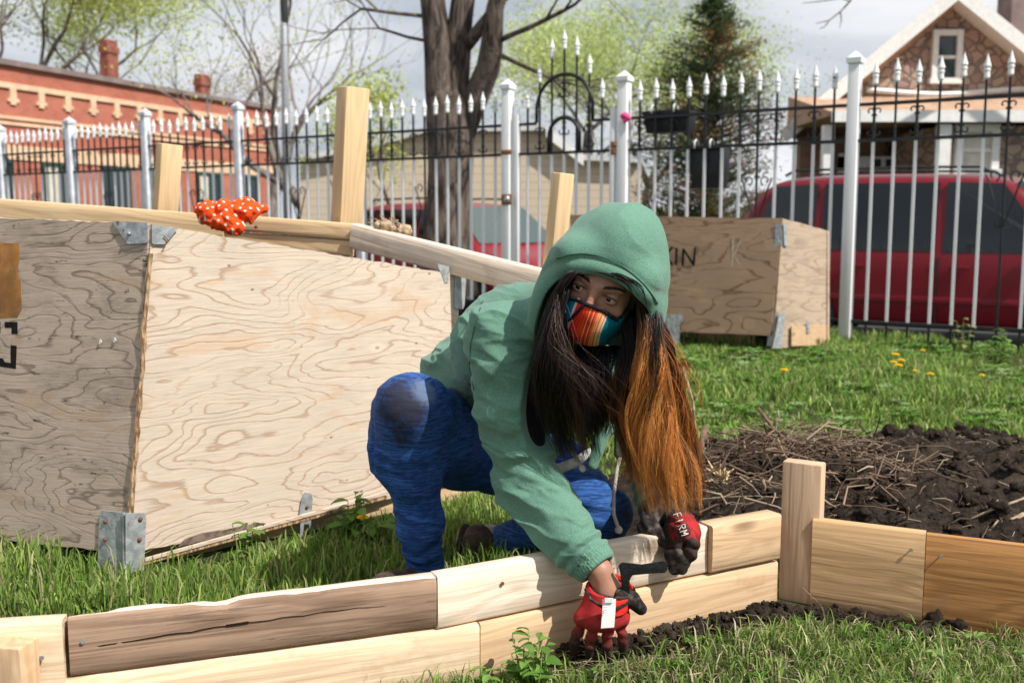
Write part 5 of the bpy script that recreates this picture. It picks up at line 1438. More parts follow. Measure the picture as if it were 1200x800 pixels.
# head frame: local x = image right, y = up, z = facing
Fv = nrm([-.30, -.93, -.20]); Uv = np.array([.37, 0, .93]); Uv = nrm(Uv-Fv*np.dot(Uv, Fv)); Xv = np.cross(Uv, Fv)
eyeM = P(696.5, 344, 1.965); HC = eyeM-Fv*.082
MH = Matrix.Identity(4)
for i in range(3): MH[i][0] = Xv[i]; MH[i][1] = Uv[i]; MH[i][2] = Fv[i]; MH[i][3] = HC[i]
HM = np.stack([Xv, Uv, Fv], 1)   # columns
def toH(p): return (p-HC)@HM
def fromH(q): return np.asarray(q)@HM.T+HC
# ---- head sdf in head coordinates (metres)
def head_f(q, r=0):
    cr = ell(q, (0, .035, -.012), (.073, .088, .094))
    face = ell(q, (0, -.02, .030), (.060, .088, .060))
    d = smin(cr, face, .03)
    d = smin(d, ell(q, (0, -.082, .050), (.030, .026, .034)), .03)             # chin
    d = smin(d, cone(q, (-.052, -.055, .0), (-.02, -.088, .05), .016, .016), .02); d = smin(d, cone(q, (.052, -.055, .0), (.02, -.088, .05), .016, .016), .02)
    for s in (-1, 1):
        d = smin(d, ell(q, (s*.040, -.030, .062), (.020, .016, .014)), .018)   # cheek bone
        d = smax(d, -ell(q, (s*.032, .001, .094), (.017, .011, .012)), .012)    # socket
        d = smin(d, cone(q, (s*.012, .020, .086), (s*.046, .022, .070), .0075, .006), .010) # brow
        d = smin(d, ell(q, (s*.032, .0, .0745), (.0155, .0125, .0125)), .004)  # lid mass
        d = smax(d, -ell(q, (s*.032, -.0005, .0885), (.0118, .0048, .0085)), .002)  # opening
    d = smin(d, cone(q, (0, .012, .088), (0, -.030, .106), .0062, .009), .012)
    for s in (-1, 1): d = smin(d, ell(q, (s*.010, -.034, .099), (.0075, .006, .009)), .006)
    d = smin(d, ell(q, (0, -.060, .086), (.022, .009, .010)), .010)
    for s in (-1, 1): d = smin(d, ell(q, (s*.074, -.005, -.01), (.008, .028, .018)), .006)
    return d-r
sock_lo = -.02
def hand_f(p, W, K, T, Th, rp=.0, rf=0):
    """W wrist, K four knuckles, T list of (mid, tip), Th thumb chain"""
    d = None
    for k in K:
        e = cone(p, W, k, .022+rp, .0125+rp); d = e if d is None else smin(d, e, .016)
    for a_, b_ in zip(K[:-1], K[1:]): d = smin(d, cone(p, a_, b_, .013+rp, .013+rp), .014)
    for k, (m_, t_) in zip(K, T):
        f_ = smin(cone(p, k, m_, .0102+rf, .0092+rf), cone(p, m_, t_, .0092+rf, .0078+rf), .004); d = smin(d, f_, .004)
    th = cone(p, Th[0], Th[1], .016+rp, .013+rf); th = smin(th, cone(p, Th[1], Th[2], .0125+rf, .0098+rf), .005)
    return smin(d, th, .012)
# right hand hanging into the soil (back of the hand to the camera)
WR = P(711, 690, 1.985)
KR = [P(684, 724, 1.965), P(698, 728, 1.95), P(713, 728, 1.955), P(727, 722, 1.97)]
TR = [(P(673, 750, 1.975), P(672, 772, 2.01)), (P(691, 755, 1.965), P(692, 780, 2.00)), (P(711, 755, 1.965), P(712, 778, 2.00)), (P(729, 747, 1.975), P(731, 767, 2.01))]
ThR = [P(722, 700, 1.975), P(740, 702, 1.965), P(751, 713, 1.98)]
# left hand resting over the plank top, fingers curling down the near side
WL = P(776, 602, 2.27)
KL = [P(792, 606, 2.18), P(803, 617, 2.165), P(807, 630, 2.155), P(806, 644, 2.16)]
TL = [(P(803, 622, 2.12), P(795, 640, 2.125)), (P(812, 636, 2.11), P(802, 655, 2.115)), (P(811, 648, 2.11), P(799, 664, 2.115)), (P(803, 657, 2.115), P(790, 667, 2.12))]
ThL = [P(766, 606, 2.23), P(760, 618, 2.19), P(781, 634, 2.16)]
def handR(p, rp=0, rf=0): return hand_f(p, WR, KR, TR, ThR, rp, rf)
def handL(p, rp=0, rf=0): return hand_f(p, WL, KL, TL, ThL, rp, rf)
def shoe_f(p, heel, toe, ank, ra=.042):
    heel, toe, ank = [np.array(q, float) for q in (heel, toe, ank)]
    d = smin(cone(p, heel, toe, .036, .034), cone(p, heel*.4+toe*.6, toe, .040, .033), .02)
    return smin(d, cone(p, ank, heel*.75+toe*.25, ra, .040), .025)
def leg_f(p, off=0):
    R_ = chain(p, [hipR, hipR*.45+kneR*.55+np.array([0,0,-.02]), kneR+np.array([.006,.045,-.022]), kneR+np.array([.002,0,0])], [.110+off, .098+off, .082+off, .062+off], .03)
    R_ = smin(R_, ell(p, P(458, 526, 2.28), (.052+off, .056+off, .085+off)), .05)
    cR = kneR*.62+ankR*.38+np.array([-.006,.035,0])
    R2 = chain(p, [kneR+np.array([.002,.008,-.012]), cR, kneR*.3+ankR*.7+np.array([0,.008,0]), ankR], [.064+off, .066+off, .049+off, .041+off], .025)
    r = smin(R_, R2, .02)
    L1 = chain(p, [hipL, hipL*.5+kneL*.5+np.array([0,0,.012]), kneL], [.112+off, .094+off, .070+off], .03)
    cL = kneL*.62+ankL*.38+np.array([0,.01,.0])
    L2 = chain(p, [kneL, cL, ankL], [.064+off, .056+off, .040+off], .02)
    l = smin(L1, L2, .018)
    pel = smin(ell(p, hipC+np.array([0,.02,.0]), (.155+off, .125+off, .12+off)), cone(p, hipR, hipL, .115+off, .115+off), .03)
    return smin(smin(r, l, .02), pel, .04)
def torso_f(p, off=0):
    d = chain(p, [hipC+np.array([-.01,.02,.02]), waist, chest, neckB-np.array([0,-.02,.09])], [.122+off, .106+off, .098+off, .070+off], .06)
    d = smin(d, cone(p, chest+np.array([-.05,-.03,.0]), chest+np.array([.07,.06,-.02]), .080+off, .080+off), .05)
    d = smin(d, cone(p, shR+np.array([.03,.02,-.005]), shL+np.array([-.02,0,.0]), .046+off, .046+off), .05)
    return smin(d, cone(p, waist+np.array([-.03,0,-.01]), waist+np.array([.05,.02,-.02]), .098+off, .098+off), .05)
def armR_f(p, off=0):
    return chain(p, [shR, shR*.45+elR*.55, elR, elR*.45+wrR*.55, wrR], [.062+off, .052+off, .045+off, .040+off, .028+off], .02)
def armL_f(p, off=0):
    return chain(p, [shL, elL, wrL], [.060+off, .046+off, .030+off], .02)
def neck_f(p): return cone(p, neckB-np.array([0,-.02,.05]), fromH((0,-.05,-.03)), .058, .052)
# ---- materials
m_skin = NT('skin'); v = m_skin.obj(); 
c = m_skin.mix(m_skin.noise(v, 60, 4, .6), (.31, .155, .10), (.39, .205, .14))
m_skin.bump(m_skin.noise(v, 320, 3), .08, .001); m_skin.fin(c, .5, .4); m_skin.b.inputs['Subsurface Weight'].default_value = .12; m_skin.b.inputs['Subsurface Radius'].default_value = (.012, .005, .003); m_skin = m_skin.m
def fleece(name, a, b, rough=.95):
    n = NT(name); v = n.obj(); f = n.noise(n.n('Mapping', _0=v, Scale=(1,1,.6)).outputs[0], 520, 3, .7); g = n.noise(v, 14, 4)
    c = n.mix(n.step(f, .35, .65), a, b); c = n.mix(n.math('MULTIPLY', g, .25), c, [q*.8 for q in a])
    n.bump(n.math('ADD', f, n.math('MULTIPLY', n.noise(v, 24, 5, .6), 3.0)), .25, .003)
    n.fin(c, rough, .12); n.b.inputs['Sheen Weight'].default_value = .15; return n.m
m_hood = fleece('green_fleece', (.085, .195, .138), (.148, .280, .212))
m_tee = simple('dark_shirt', (.012, .011, .014), .9, .1, scale=60, var=.3)
m_tee2 = simple('white_hem', (.55, .53, .52), .9, .1, scale=60)
def distn(n, pt_): 
    return n.n('VectorMath', dict(operation='DISTANCE'), _0=n.co.outputs['Object'], _1=tuple(float(q) for q in pt_)).outputs['Value']

# root = the body mesh itself (skin)
BASE = np.array([P(560, 520, 2.5)[0], 2.5, 0.])
MBASE = Matrix.Translation(Vector([float(q) for q in BASE]))
def local(pt_): return np.asarray(pt_)-BASE
footR = lambda p, r=0: shoe_f(p, heelR, toeR, ankR, .036)+.010-r
heelL_ = P(560, 644, 2.74); toeL_ = P(600, 668, 2.80)
heelL = P(556, 632, 2.66); toeL = P(549, 660, 2.60)
def body_all(p):
    d = smin(leg_f(p, -.012), torso_f(p, -.022), .04)
    d = smin(d, armR_f(p, -.010), .02); d = smin(d, armL_f(p, -.010), .02)
    d = smin(d, neck_f(p), .02); d = smin(d, head_f(toH(p), -.002), .012)
    d = smin(d, handR(p, -.004, -.003), .01); d = smin(d, handL(p, -.004, -.003), .01)
    d = smin(d, cone(p, wrR, WR, .027, .026), .012)
    d = smin(d, footR(p), .01); d = smin(d, shoe_f(p, heelL, toeL, ankL, .034)+.010, .01)
    return d
Vb, Fb = sdf_mesh(body_all, (-.62, 1.80, -.05), (.62, 2.98, 1.1), .0055)
# the face gets a finer skin: same surface, finer cells in front of the ears
hq = toH(Vb); cut = (hq[:,2] > .0) & (np.abs(hq[:,0]) < .10) & (hq[:,1] > -.10) & (hq[:,1] < .14)
keep = ~cut[Fb].all(1); Fb = Fb[keep]
def head_clip(q): return head_f(q, -.0005)
Vf, Ff = sdf_mesh(head_f, (-.10, -.13, -.03), (.10, .14, .13), .0017)
for _ in range(2):
    e = .0008; d = head_f(Vf); g = np.stack([head_f(Vf+np.eye(3)[i]*e)-head_f(Vf-np.eye(3)[i]*e) for i in range(3)], 1)/(2*e); Vf = Vf-g*np.clip(d/np.maximum((g*g).sum(1), .3), -.001, .001)[:,None]
kf = (Vf[:,2] > -.012)[Ff].any(1); Ff = Ff[kf]
Vf = fromH(Vf)
body = mk('person', np.concatenate([Vb, Vf])-BASE, np.concatenate([Fb, Ff+len(Vb)]), m_skin, None, M=MBASE, smooth=True)
me = body.data; bm = bmesh.new(); bm.from_mesh(me); bmesh.ops.delete(bm, geom=[v_ for v_ in bm.verts if not v_.link_faces], context='VERTS'); bm.to_mesh(me); bm.free()
body.data.materials.clear(); body.data.materials.append(m_skin)
tag(body, 'person in a green hoodie, striped face mask and blue leggings crouching over the plank frame', 'person')
person = body

# ---- eyes
def eyeball(s):
    n = NT('eye'); o_ = n.co.outputs['Object']
    gz = nrm([-.36, .05, 1.0]); dd = n.n('VectorMath', dict(operation='DISTANCE'), _0=o_, _1=tuple(float(q) for q in gz*.0118)).outputs['Value']
    c = n.ramp(n.math('DIVIDE', dd, .0118), [(.0, (.004,.003,.003)), (.20, (.004,.003,.003)), (.24, (.03,.014,.008)), (.48, (.022,.010,.006)), (.56, (.006,.004,.004)), (.60, (.50,.45,.43))])
    n.fin(c, .08, .6)
    M = MH @ Matrix.Translation(Vector((s*.032, -.0005, .0725)))
    V, F_ = [], []; m = MB().lathe([(.0118*math.sin(a_), -.0118*math.cos(a_)) for a_ in np.linspace(.05, math.pi-.05, 22)], (0,0,0), (0,0,1), 28)
    return m.build('eye', n.m, person, M=M, smooth=True)
for s in (-1, 1): eyeball(s)
m_hair = NT('hair'); at_ = m_hair.t.nodes.new('ShaderNodeAttribute'); at_.attribute_name = 'Col'
m_hair = m_hair.fin(at_.outputs['Color'], .38, .45)
# brows + lashes as fine hairs
def strands(name, curves, cols, rad, parent, n=3, mat=None):
    """curves (N,k,3) numpy; flat triangular tubes"""
    N, k, _ = curves.shape; T = np.gradient(curves, axis=1); T /= np.maximum(np.linalg.norm(T, axis=2, keepdims=True), 1e-9)
    rv = np.random.default_rng(3).normal(size=(N, 1, 3)); U = np.cross(T, rv); U /= np.maximum(np.linalg.norm(U, axis=2, keepdims=True), 1e-9); Wv = np.cross(T, U)
    taper = np.interp(np.linspace(0, 1, k), [0, .1, .7, 1], [.8, 1, .9, .25])
    rr = (rad if hasattr(rad, '__len__') else np.full(N, rad))[:,None]*taper[None]
    V = np.stack([curves+(math.cos(a_)*U+math.sin(a_)*Wv)*rr[...,None] for a_ in np.arange(n)*2*math.pi/n], 2)   # N,k,n,3
    idx = np.arange(N*k*n).reshape(N, k, n); F_ = []
    for j in range(n):
        j2 = (j+1) % n; F_.append(np.stack([idx[:,:-1,j], idx[:,:-1,j2], idx[:,1:,j2], idx[:,1:,j]], -1).reshape(-1, 4))
    o = mk(name, V.reshape(-1,3), np.concatenate(F_), mat or m_hair, parent, smooth=True)
    C = np.repeat(cols[:,:,None,:], n, 2).reshape(-1, 3); vcol(o, C); return o
g_ = np.random.default_rng(8)
for s in (-1, 1):
    cur = []
    for k in range(150):
        u_ = g_.random(); x = s*(.013+.036*u_); y = .0215+.0042*math.sin(u_*2.4)+(.0032*(1-u_*.6))*g_.normal()*.6; z = .0885-.018*u_**2+.002
        q0 = np.array([x, y, z]); d = np.array([s*.007, .0022*(1-u_*1.8), -.001*u_]); 
        c3 = np.stack([q0, q0+d*.5+[0,.0004,.0006], q0+d]); 
        # sit on the surface
        dd = head_f(c3); c3[:,2] -= np.clip(dd-.0006, -.01, .02); cur.append(fromH(c3))
    cur = np.array(cur); strands('eyebrow', cur, np.full((len(cur),3,3), .008), .00042, person)
    cur = []
    for k in range(46):
        u_ = k/45; x = s*.032+(-.0125+.025*u_); y = .0048*math.sin(math.pi*u_)**.6-.0002; q0 = np.array([x, y, .0848-.004*abs(u_-.5)*2])
        d = np.array([(u_-.5)*.006, .0045, .006]); cur.append(fromH(np.stack([q0, q0+d*.5-[0,.0008,0], q0+d])))
    cur = np.array(cur); strands('eyelash', cur, np.full((len(cur),3,3), .004), .0004, person)

# ---- mask: shell over nose, cheeks, chin; colours by place across the face
def mask_core(q):
    d = head_f(q)-.0045
    d = smin(d, cone(q, (0, -.018, .102), (0, -.070, .098), .012, .016), .03)
    d = smin(d, ell(q, (0, -.05, .066), (.052, .042, .044)), .02)
    d = smin(d, ell(q, (0, -.082, .060), (.030, .024, .032)), .02)
    return d
def mask_top(x): return -.010-.0*x+.0-1.05*np.clip(np.abs(x)-.012, 0, None)*.42
def mask_f(q):
    s = np.abs(mask_core(q))-.0016
    top = q[:,1]-mask_top(q[:,0]); bot = -(q[:,1]+.108); side = (.004-q[:,2])
    return np.maximum(np.maximum(np.maximum(s, top), bot), side)
mm = NT('striped_mask_cloth'); o_ = mm.sep(mm.co.outputs['Object'])
xx = mm.math('ADD', o_['X'], mm.math('MULTIPLY', mm.noise(mm.obj(), 30, 2), .0012))
st = mm.math('SINE', mm.math('MULTIPLY', xx, 1050.))
cr = mm.ramp(mm.n('MapRange', _0=xx, _1=-.066, _2=.066).outputs[0], [(0, (.0, .12, .20)), (.31, (.0, .15, .24)), (.325, (.72, .62, .55)), (.36, (.50, .02, .02)), (.43, (.55, .018, .012)), (.55, (.70, .06, .012)), (.66, (.62, .05, .015)), (.75, (.75, .38, .15)), (.80, (.70, .55, .38)), (.815, (.0, .13, .20))], 'LINEAR')
stripe = mm.math('MULTIPLY', mm.step(st, .1, .8), mm.math('MULTIPLY', mm.step(xx, -.03, -.012), mm.step(xx, .042, .036)))
cr = mm.mix(mm.math('MULTIPLY', stripe, .65), cr, (.30, .012, .01))
st2 = mm.math('MULTIPLY', mm.step(mm.math('SINE', mm.math('MULTIPLY', xx, 800.)), .7, .95), mm.math('MULTIPLY', mm.step(xx, .004, .01), mm.step(xx, .042, .036)))
cr = mm.mix(mm.math('MULTIPLY', st2, .75), cr, (.78, .42, .20))
mm.bump(mm.noise(mm.obj(), 700, 3), .3, .001); mm = mm.fin(cr, .85, .15)
mask = fin_mesh('face_mask', mask_f, (-.085, -.12, -.005), (.085, .01, .135), .0016, mm, person, M=MH, iters=1)
m_blkc = simple('black_cloth', (.014, .014, .015), .95, .1, scale=300, var=.5, bump=.4)
def surf(x, y, z0=.16, off=.0015, f=mask_core):
    q = np.array([[x, y, z0]])
    for _ in range(40): 
        d = float(f(q)[0])-off; q[0,2] -= d*.8
        if abs(d) < 1e-4: break
    return q[0]
xs = np.linspace(-.060, .060, 41); pts = [fromH(surf(x, float(mask_top(np.array(x)))-.002)) for x in xs]
MB().tube(pts, .0042, 8).build('mask_binding', m_blkc, mask, smooth=True)
pts = [fromH(surf(-.0215-.012*t_, -.020-.070*t_)) for t_ in np.linspace(0, 1, 12)]
pts = [fromH(surf(-.006-.020*t_, -.014-.050*t_)) for t_ in np.linspace(0, 1, 14)]
MB().tube(pts, [.0036]*10+[.003, .0026, .002, .0014], 8).build('mask_seam', m_blkc, mask, smooth=True)
for s in (-1, 1):
    MB().tube([fromH(surf(s*.058, -.03)), fromH((s*.073, -.02, .03)), fromH((s*.078, .0, -.005)), fromH((s*.078, .01, -.02))], .0022, 6).build('ear_loop', m_blkc, mask, smooth=True)

# ---- hoodie: torso, sleeves and hood in one garment
def ridge(p, d, f, st, seed, o=3):
    """fold field: ridges running across direction d"""
    d = nrm(d); a = p@d; q = p*f*st+np.outer(a*f*(1-st), d); n = fbm(q+.35*fbm(q*.7, 2, seed+5)[:,None], o, seed)
    return np.clip(1-np.abs(n)*3.2, 0, 1)
def hood_outer(q):
    d = ell(q, (.000, .030, -.030), (.108, .118, .118))
    d = smin(d, ell(q, (.012, .098, -.015), (.046, .050, .080)), .05)
    d = smin(d, ell(q, (.072, -.040, .004), (.066, .112, .074)), .04); d = smin(d, ell(q, (-.074, -.058, .010), (.054, .110, .082)), .04)
    d = smin(d, cone(q, (0, -.02, -.06), (-.03, -.12, -.09), .085, .080), .05)
    d = smin(d, cone(q, (-.060, .046, .058), (.070, .042, .056), .036, .036), .03)      # the brim over the brow
    return d
def hood_open(q):
    """opening, <0 inside"""
    e = np.sqrt(((q[:,0]-.018)/.108)**2+(np.where(q[:,1] > -.055, (q[:,1]+.055)/.098, (q[:,1]+.055)/.30))**2)
    return (e-1)*.09
def hoodie_f(p):
    q = toH(p)
    tor = torso_f(p, .012)
    # folds on the back and flank
    tor = tor+.0045*np.sin((p@nrm([.3,.2,.9]))*62+3*np.sin(p[:,0]*17))*np.exp(-((p[:,2]-.48)/.07)**2)-.011*ridge(p, [.75,.1,.65], 9, .35, 61)**1.4-.004*ridge(p, [.4,.1,.9], 20, .4, 63)**1.5+.004
    tor = crease(p, tor, P(500, 470, 2.42), P(560, 455, 2.3), .010, .007)
    tor = crease(p, tor, P(548, 400, 2.2), P(560, 470, 2.2), .016, .012)
    # open front: wedge removed so the dark shirt shows
    wedge = chain(p, [P(668, 415, 2.13), P(668, 480, 2.22), P(664, 548, 2.33)], [.050, .060, .058], .03)
    tor = smax(tor, -wedge, .012)
    tor = np.maximum(tor, -(torso_f(p, -.002)))
    tor = np.maximum(tor, .33-p[:,2]+.05*np.sin(p[:,0]*6)-.10*np.clip(p[:,0]-.0, 0, 1))
    panel = np.maximum(np.abs(cone(p, P(735, 430, 2.26), P(708, 545, 2.34), .075, .07))-.005, 0)-0.0
    ar = armR_f(p, 0); ab = elR-shR; t1 = np.clip(((p-shR)@ab)/(ab@ab), 0, 1); fw = wrR-elR; t2 = ((p-elR)@fw)/(fw@fw)
    wn = fbm(p*11, 3, 71)
    ar1 = chain(p, [shR, shR*.45+elR*.55, elR], [.080, .074, .062], .02)
    ar2 = chain(p, [elR, elR*.5+wrR*.5, elR*.08+wrR*.92], [.063, .054, .046], .02)
    ar = smin(ar1, ar2, .02)
    # compression folds at the inner elbow, drag folds on the upper sleeve
    ex = np.exp(-((p-elR-np.array([.03,-.02,.03]))**2).sum(1)/.008)
    ar = ar+.0055*np.sin((p@nrm([.55,0,.85]))*150+4*wn)*ex
    ar = ar+.0035*np.sin((p@nrm([-.5,.1,.85]))*75+5*wn)*np.exp(-((t1-.35)/.25)**2)*(t1 < .95)
    cu = np.exp(-((np.clip(t2, 0, 1.2)-.78)/.10)**2); ar = ar+.0035*np.sin(t2*58+3*wn)*cu
    for a_, b_, r_, dp in (((556,418),(600,470),.010,.010), ((552,455),(588,492),.009,.008), ((640,502),(598,520),.009,.009), ((648,528),(606,548),.009,.009), ((655,560),(622,568),.007,.006), ((590,402),(566,470),.012,.007), ((604,590),(668,612),.012,.004)):
        ar = crease(p, ar, P(*a_, 2.02), P(*b_, 2.02), r_*1.6, dp)
    ar = ar-(.010*ridge(p, [.35,-.1,.93], 10, .42, 81)**1.4+.004*ridge(p, [.2,-.1,.97], 22, .4, 83)**1.4)*(1-np.exp(-((np.clip(t2,0,1)-1)/.15)**2))+.002
    # cuff: ribbed band after a groove
    ar = ar+.0026*np.exp(-((t2-.80)/.022)**2)+np.where(t2 > .82, .0016*np.sin(np.arctan2((p-wrR)@nrm(np.cross(fw,[0,1,0])), (p-wrR)[:,1])*34), 0)
    ar = np.maximum(ar, (t2-.985)*np.linalg.norm(fw)); inner = cone(p, elR*.3+wrR*.7, wrR+fw*.2, .034, .031); ar = np.maximum(ar, -inner)
    al = chain(p, [shL, elL, wrL], [.078, .066, .052], .02)+.003*wn
    fwl = wrL-elL; t3 = ((p-elL)@fwl)/(fwl@fwl); al = np.maximum(al, (t3-.93)*np.linalg.norm(fwl))
    al = al+.003*np.sin(t3*40)*np.exp(-((t3-.7)/.2)**2)
    d = smin(tor, ar, .030); d = smin(d, al, .035)
    d = smin(d, smin(cone(p, P(722, 440, 2.24), P(694, 545, 2.20), .014, .012), cone(p, P(742, 450, 2.25), P(728, 532, 2.22), .014, .012), .06), .012)
    # hood shell
    op_ = hood_open(q)
    ho = hood_outer(q)+.002*fbm(q*15, 3, 5)-.006*ridge(q, [.5,.75,.2], 9, .4, 97)**1.3*np.clip((op_-.03)/.02, 0, 1)
    d = crease(p, crease(p, d, P(563, 352, 2.2), P(551, 400, 2.12), .006, .004), P(551, 400, 2.12), P(556, 452, 2.12), .006, .004)
    ho = crease(q, ho, np.array([-.09,.03,-.06]), np.array([.02,.10,-.11]), .014, .004)
    op = hood_open(q)
    ho = ho+.0022*np.exp(-((op-.026)/.0045)**2)*(q[:,2] > -.03)       # stitched hem groove
    ho = ho-.0025*np.exp(-((op-.013)/.010)**2)*(q[:,2] > -.02)
    shell = smax(ho, -(hood_outer(q)+.014), .004)
    drape = cone(p, fromH((-.03,-.10,-.11)), chest+np.array([0,.0,.03]), .078, .085)
    inner = smin(hood_outer(q)+.014, cone(q, (0,-.03,.0), (0,-.20,.02), .070, .075), .02)
    d = smin(d, drape, .05)
    d = smin(d, cone(p, fromH((-.075,-.085,-.03)), shR+np.array([.035,.015,.0]), .042, .050), .04)
    shell2 = smin(shell, d, .022)
    shell2 = smax(shell2, -inner, .003)
    front = np.maximum(op, -(q[:,2]-.018))      # cut the opening
    shell2 = smax(shell2, -front, .003)
    return shell2
hoodie = fin_mesh('hoodie', hoodie_f, (-.42, 1.80, .15), (.50, 2.96, 1.05), .0034, m_hood, person, iters=1)
m_seam = simple('green_seam', (.045, .12, .085), .95, .1)
def on_surf(f, px, py, Y0, off=.0013):
    d = nrm(P(px, py, Y0)-np.array([0,0,H])); q = P(px, py, Y0-.12)
    for _ in range(90):
        s_ = float(f(q[None])[0])-off; q = q+d*max(s_*.6, -.01)
        if abs(s_) < 2e-4: break
    return q
def seam(pxs, Y0, name='seam', r=.0012, mat=None, f=None, par=None):
    pts = []
    for (a_, b_) in zip(pxs[:-1], pxs[1:]):
        for k in range(6): pts.append(on_surf(f or hoodie_f, a_[0]+(b_[0]-a_[0])*k/6, a_[1]+(b_[1]-a_[1])*k/6, Y0))
    pts = [pts[0]]+[(a_+b_+c_)/3 for a_, b_, c_ in zip(pts[:-2], pts[1:-1], pts[2:])]+[pts[-1]]
    MB().tube(pts, r, 5).build(name, mat or m_seam, par or hoodie, smooth=True)
seam([(652, 303), (668, 298), (684, 297), (700, 299), (714, 304), (728, 311), (742, 321), (755, 333), (765, 346), (772, 358)], 2.0)
seam([(566, 352), (557, 378), (551, 405), (550, 430), (556, 462)], 2.15, r=.0010)
seam([(505, 470), (530, 472), (556, 462)], 2.3, r=.0010)
# dark shirt filling the open front, white hem
def tee_f(p):
    return np.maximum(smin(torso_f(p, -.004), cone(p, shR, elR, .060, .050), .02), (.30-p[:,2]))
tee = fin_mesh('shirt', tee_f, (-.35, 1.85, .2), (.40, 2.9, .85), .008, m_tee, person, iters=1)
m = MB(); m.tube([P(610, 536, 2.20), P(632, 548, 2.19), P(655, 549, 2.18), P(676, 541, 2.19), P(700, 522, 2.22)], [.008, .011, .012, .011, .007], 8); m.build('shirt_hem', m_tee2, tee, smooth=True)
# ---- leggings
lg = NT('blue_heather_leggings'); v = lg.co.outputs['Object']
f1 = lg.noise(lg.n('Mapping', _0=v, Scale=(16, 16, 150)).outputs[0], 1.6, 4, .7)
c = lg.mix(lg.step(f1, .40, .62), (.011, .042, .155), (.036, .115, .36))
c = lg.mix(lg.math('MULTIPLY', lg.step(lg.noise(v, 90, 3), .5, .75), .35), c, (.06, .16, .38))
for pt_, r0, r1 in ((kneR+np.array([-.002,-.055,.012]), .104, .040), (kneL+np.array([.05,-.03,-.0]), .055, .015), (kneR+np.array([.0,-.06,-.07]), .060, .0)):
    dk = distn(lg, local(pt_)); nn_ = lg.noise(v, 34, 8, .8)
    kk = lg.step(lg.math('ADD', lg.math('MULTIPLY', nn_, .17), dk), r0+.078, r1+.072)
    c = lg.mix(lg.math('MULTIPLY', kk, .88), c, (.026, .021, .022))
knee_lit = lg.step(lg.math('ADD', distn(lg, local(kneR+np.array([.050,-.030,.040]))), lg.math('MULTIPLY', lg.noise(v, 60, 5, .7), .03)), .060, .035)
c = lg.mix(lg.math('MULTIPLY', knee_lit, .35), c, (.22, .30, .46))  # highlight painted into the cloth colour: paler blue on the knee's upper right
lg.bump(lg.math('ADD', f1, lg.math('MULTIPLY', lg.noise(v, 300, 2), .3)), .25, .002); lg = lg.fin(c, .8, .2)
def leggings_f(p):
    d = leg_f(p, 0)
    ax = ankR-kneR; t_ = ((p-kneR)@ax)/(ax@ax); wn = fbm(p*14, 2, 15)
    near = np.exp(-(cone(p, kneR, ankR, 0, 0)/.09)**2)
    d = d+.0028*np.sin(t_*52+3.5*wn+6*p[:,0])*np.exp(-((t_-.80)/.20)**2)*near*(t_ < 1.2)
    d = d+.0018*np.sin(t_*38+4*wn)*np.exp(-((t_-.35)/.2)**2)*near
    d = d-.006*ridge(p, [.25,.1,.95], 14, .4, 55)**1.4*np.clip((np.linalg.norm(p-kneR, axis=1)-.05)/.06, 0, 1)+.0015
    ax2 = ankL-kneL; t2 = ((p-kneL)@ax2)/(ax2@ax2); d = d+.0025*np.sin(t2*45+3*wn)*np.exp(-((t2-.6)/.3)**2)*np.exp(-(cone(p, kneL, ankL, 0, 0)/.09)**2)
    d = crease(p, d, P(432, 480, 2.2), P(446, 600, 2.3), .008, .006)     # the fold between thigh and calf
    cutR = (t_-1.0)*np.linalg.norm(ax); cutR = np.where(cone(p, kneR, ankR+ax*.5, 0, 0) < .085, cutR, -1)
    cutL = (t2-.985)*np.linalg.norm(ax2); cutL = np.where(cone(p, kneL+ax2*.5, ankL+ax2*.8, 0, 0) < .075, cutL, -1)
    return np.maximum(np.maximum(d, cutR), cutL)
leggings = fin_mesh('leggings', leggings_f, (-.42, 1.98, -.03), (.48, 2.96, .62), .0045, lg, person, iters=1)
# ---- shoes and sock
sh = NT('brown_suede'); v = sh.co.outputs['Object']; c = sh.mix(sh.step(sh.noise(v, 26, 6, .7), .4, .65), (.055, .04, .03), (.12, .09, .068)); sh.bump(sh.noise(v, 60, 5), .4, .003); sh = sh.fin(c, .9, .15)
m_sole = simple('dark_sole', (.03, .027, .025), .9, .15, scale=60)
m_sock = simple('off_white_sock', (.50, .47, .44), .95, .1, scale=120, dirt=(.25,.21,.17)); m_sgrn = simple('green_sock_band', (.10, .36, .13), .9, .1)
def build_shoe(heel, toe, ank, ra, lo_pt):
    f_ = lambda p: np.maximum(shoe_f(p, heel, toe, ank, ra)+.002*fbm(p*30, 2, 3), ((p-ank)@nrm(ank-(heel*.6+toe*.4)))-.004)
    c_ = (heel+toe+ank)/3; o = fin_mesh('shoe', f_, c_-.17, c_+.17, .004, sh, person, iters=1)
    return o
s1 = build_shoe(heelR, toeR, ankR+np.array([0,0,.0]), .046, 0)
s2 = build_shoe(heelL, toeL, ankL*.55+heelL*.45, .047, 0)
def sole(heel, toe, dn, par):
    heel, toe = np.array(heel), np.array(toe); ax = nrm(toe-heel); dn = nrm(dn-ax*np.dot(dn, ax)); sd = np.cross(ax, dn); out = []
    for t_ in np.linspace(0, 2*math.pi, 28, endpoint=False):
        c_, s_ = math.cos(t_), math.sin(t_); Lh = np.linalg.norm(toe-heel)/2; out.append((heel+toe)/2+ax*(Lh+.038)*np.sign(c_)*abs(c_)**.8+sd*.039*np.sign(s_)*abs(s_)**.8+dn*.022)
    MB().prism(out, dn*.018).build('sole', m_sole, par, bevel=.004)
sole(heelR, toeR, np.array([0,0,-1.]), s1)
sole(heelL, toeL, heelL-ankL, s2)
ax_ = nrm(heelL-ankL)
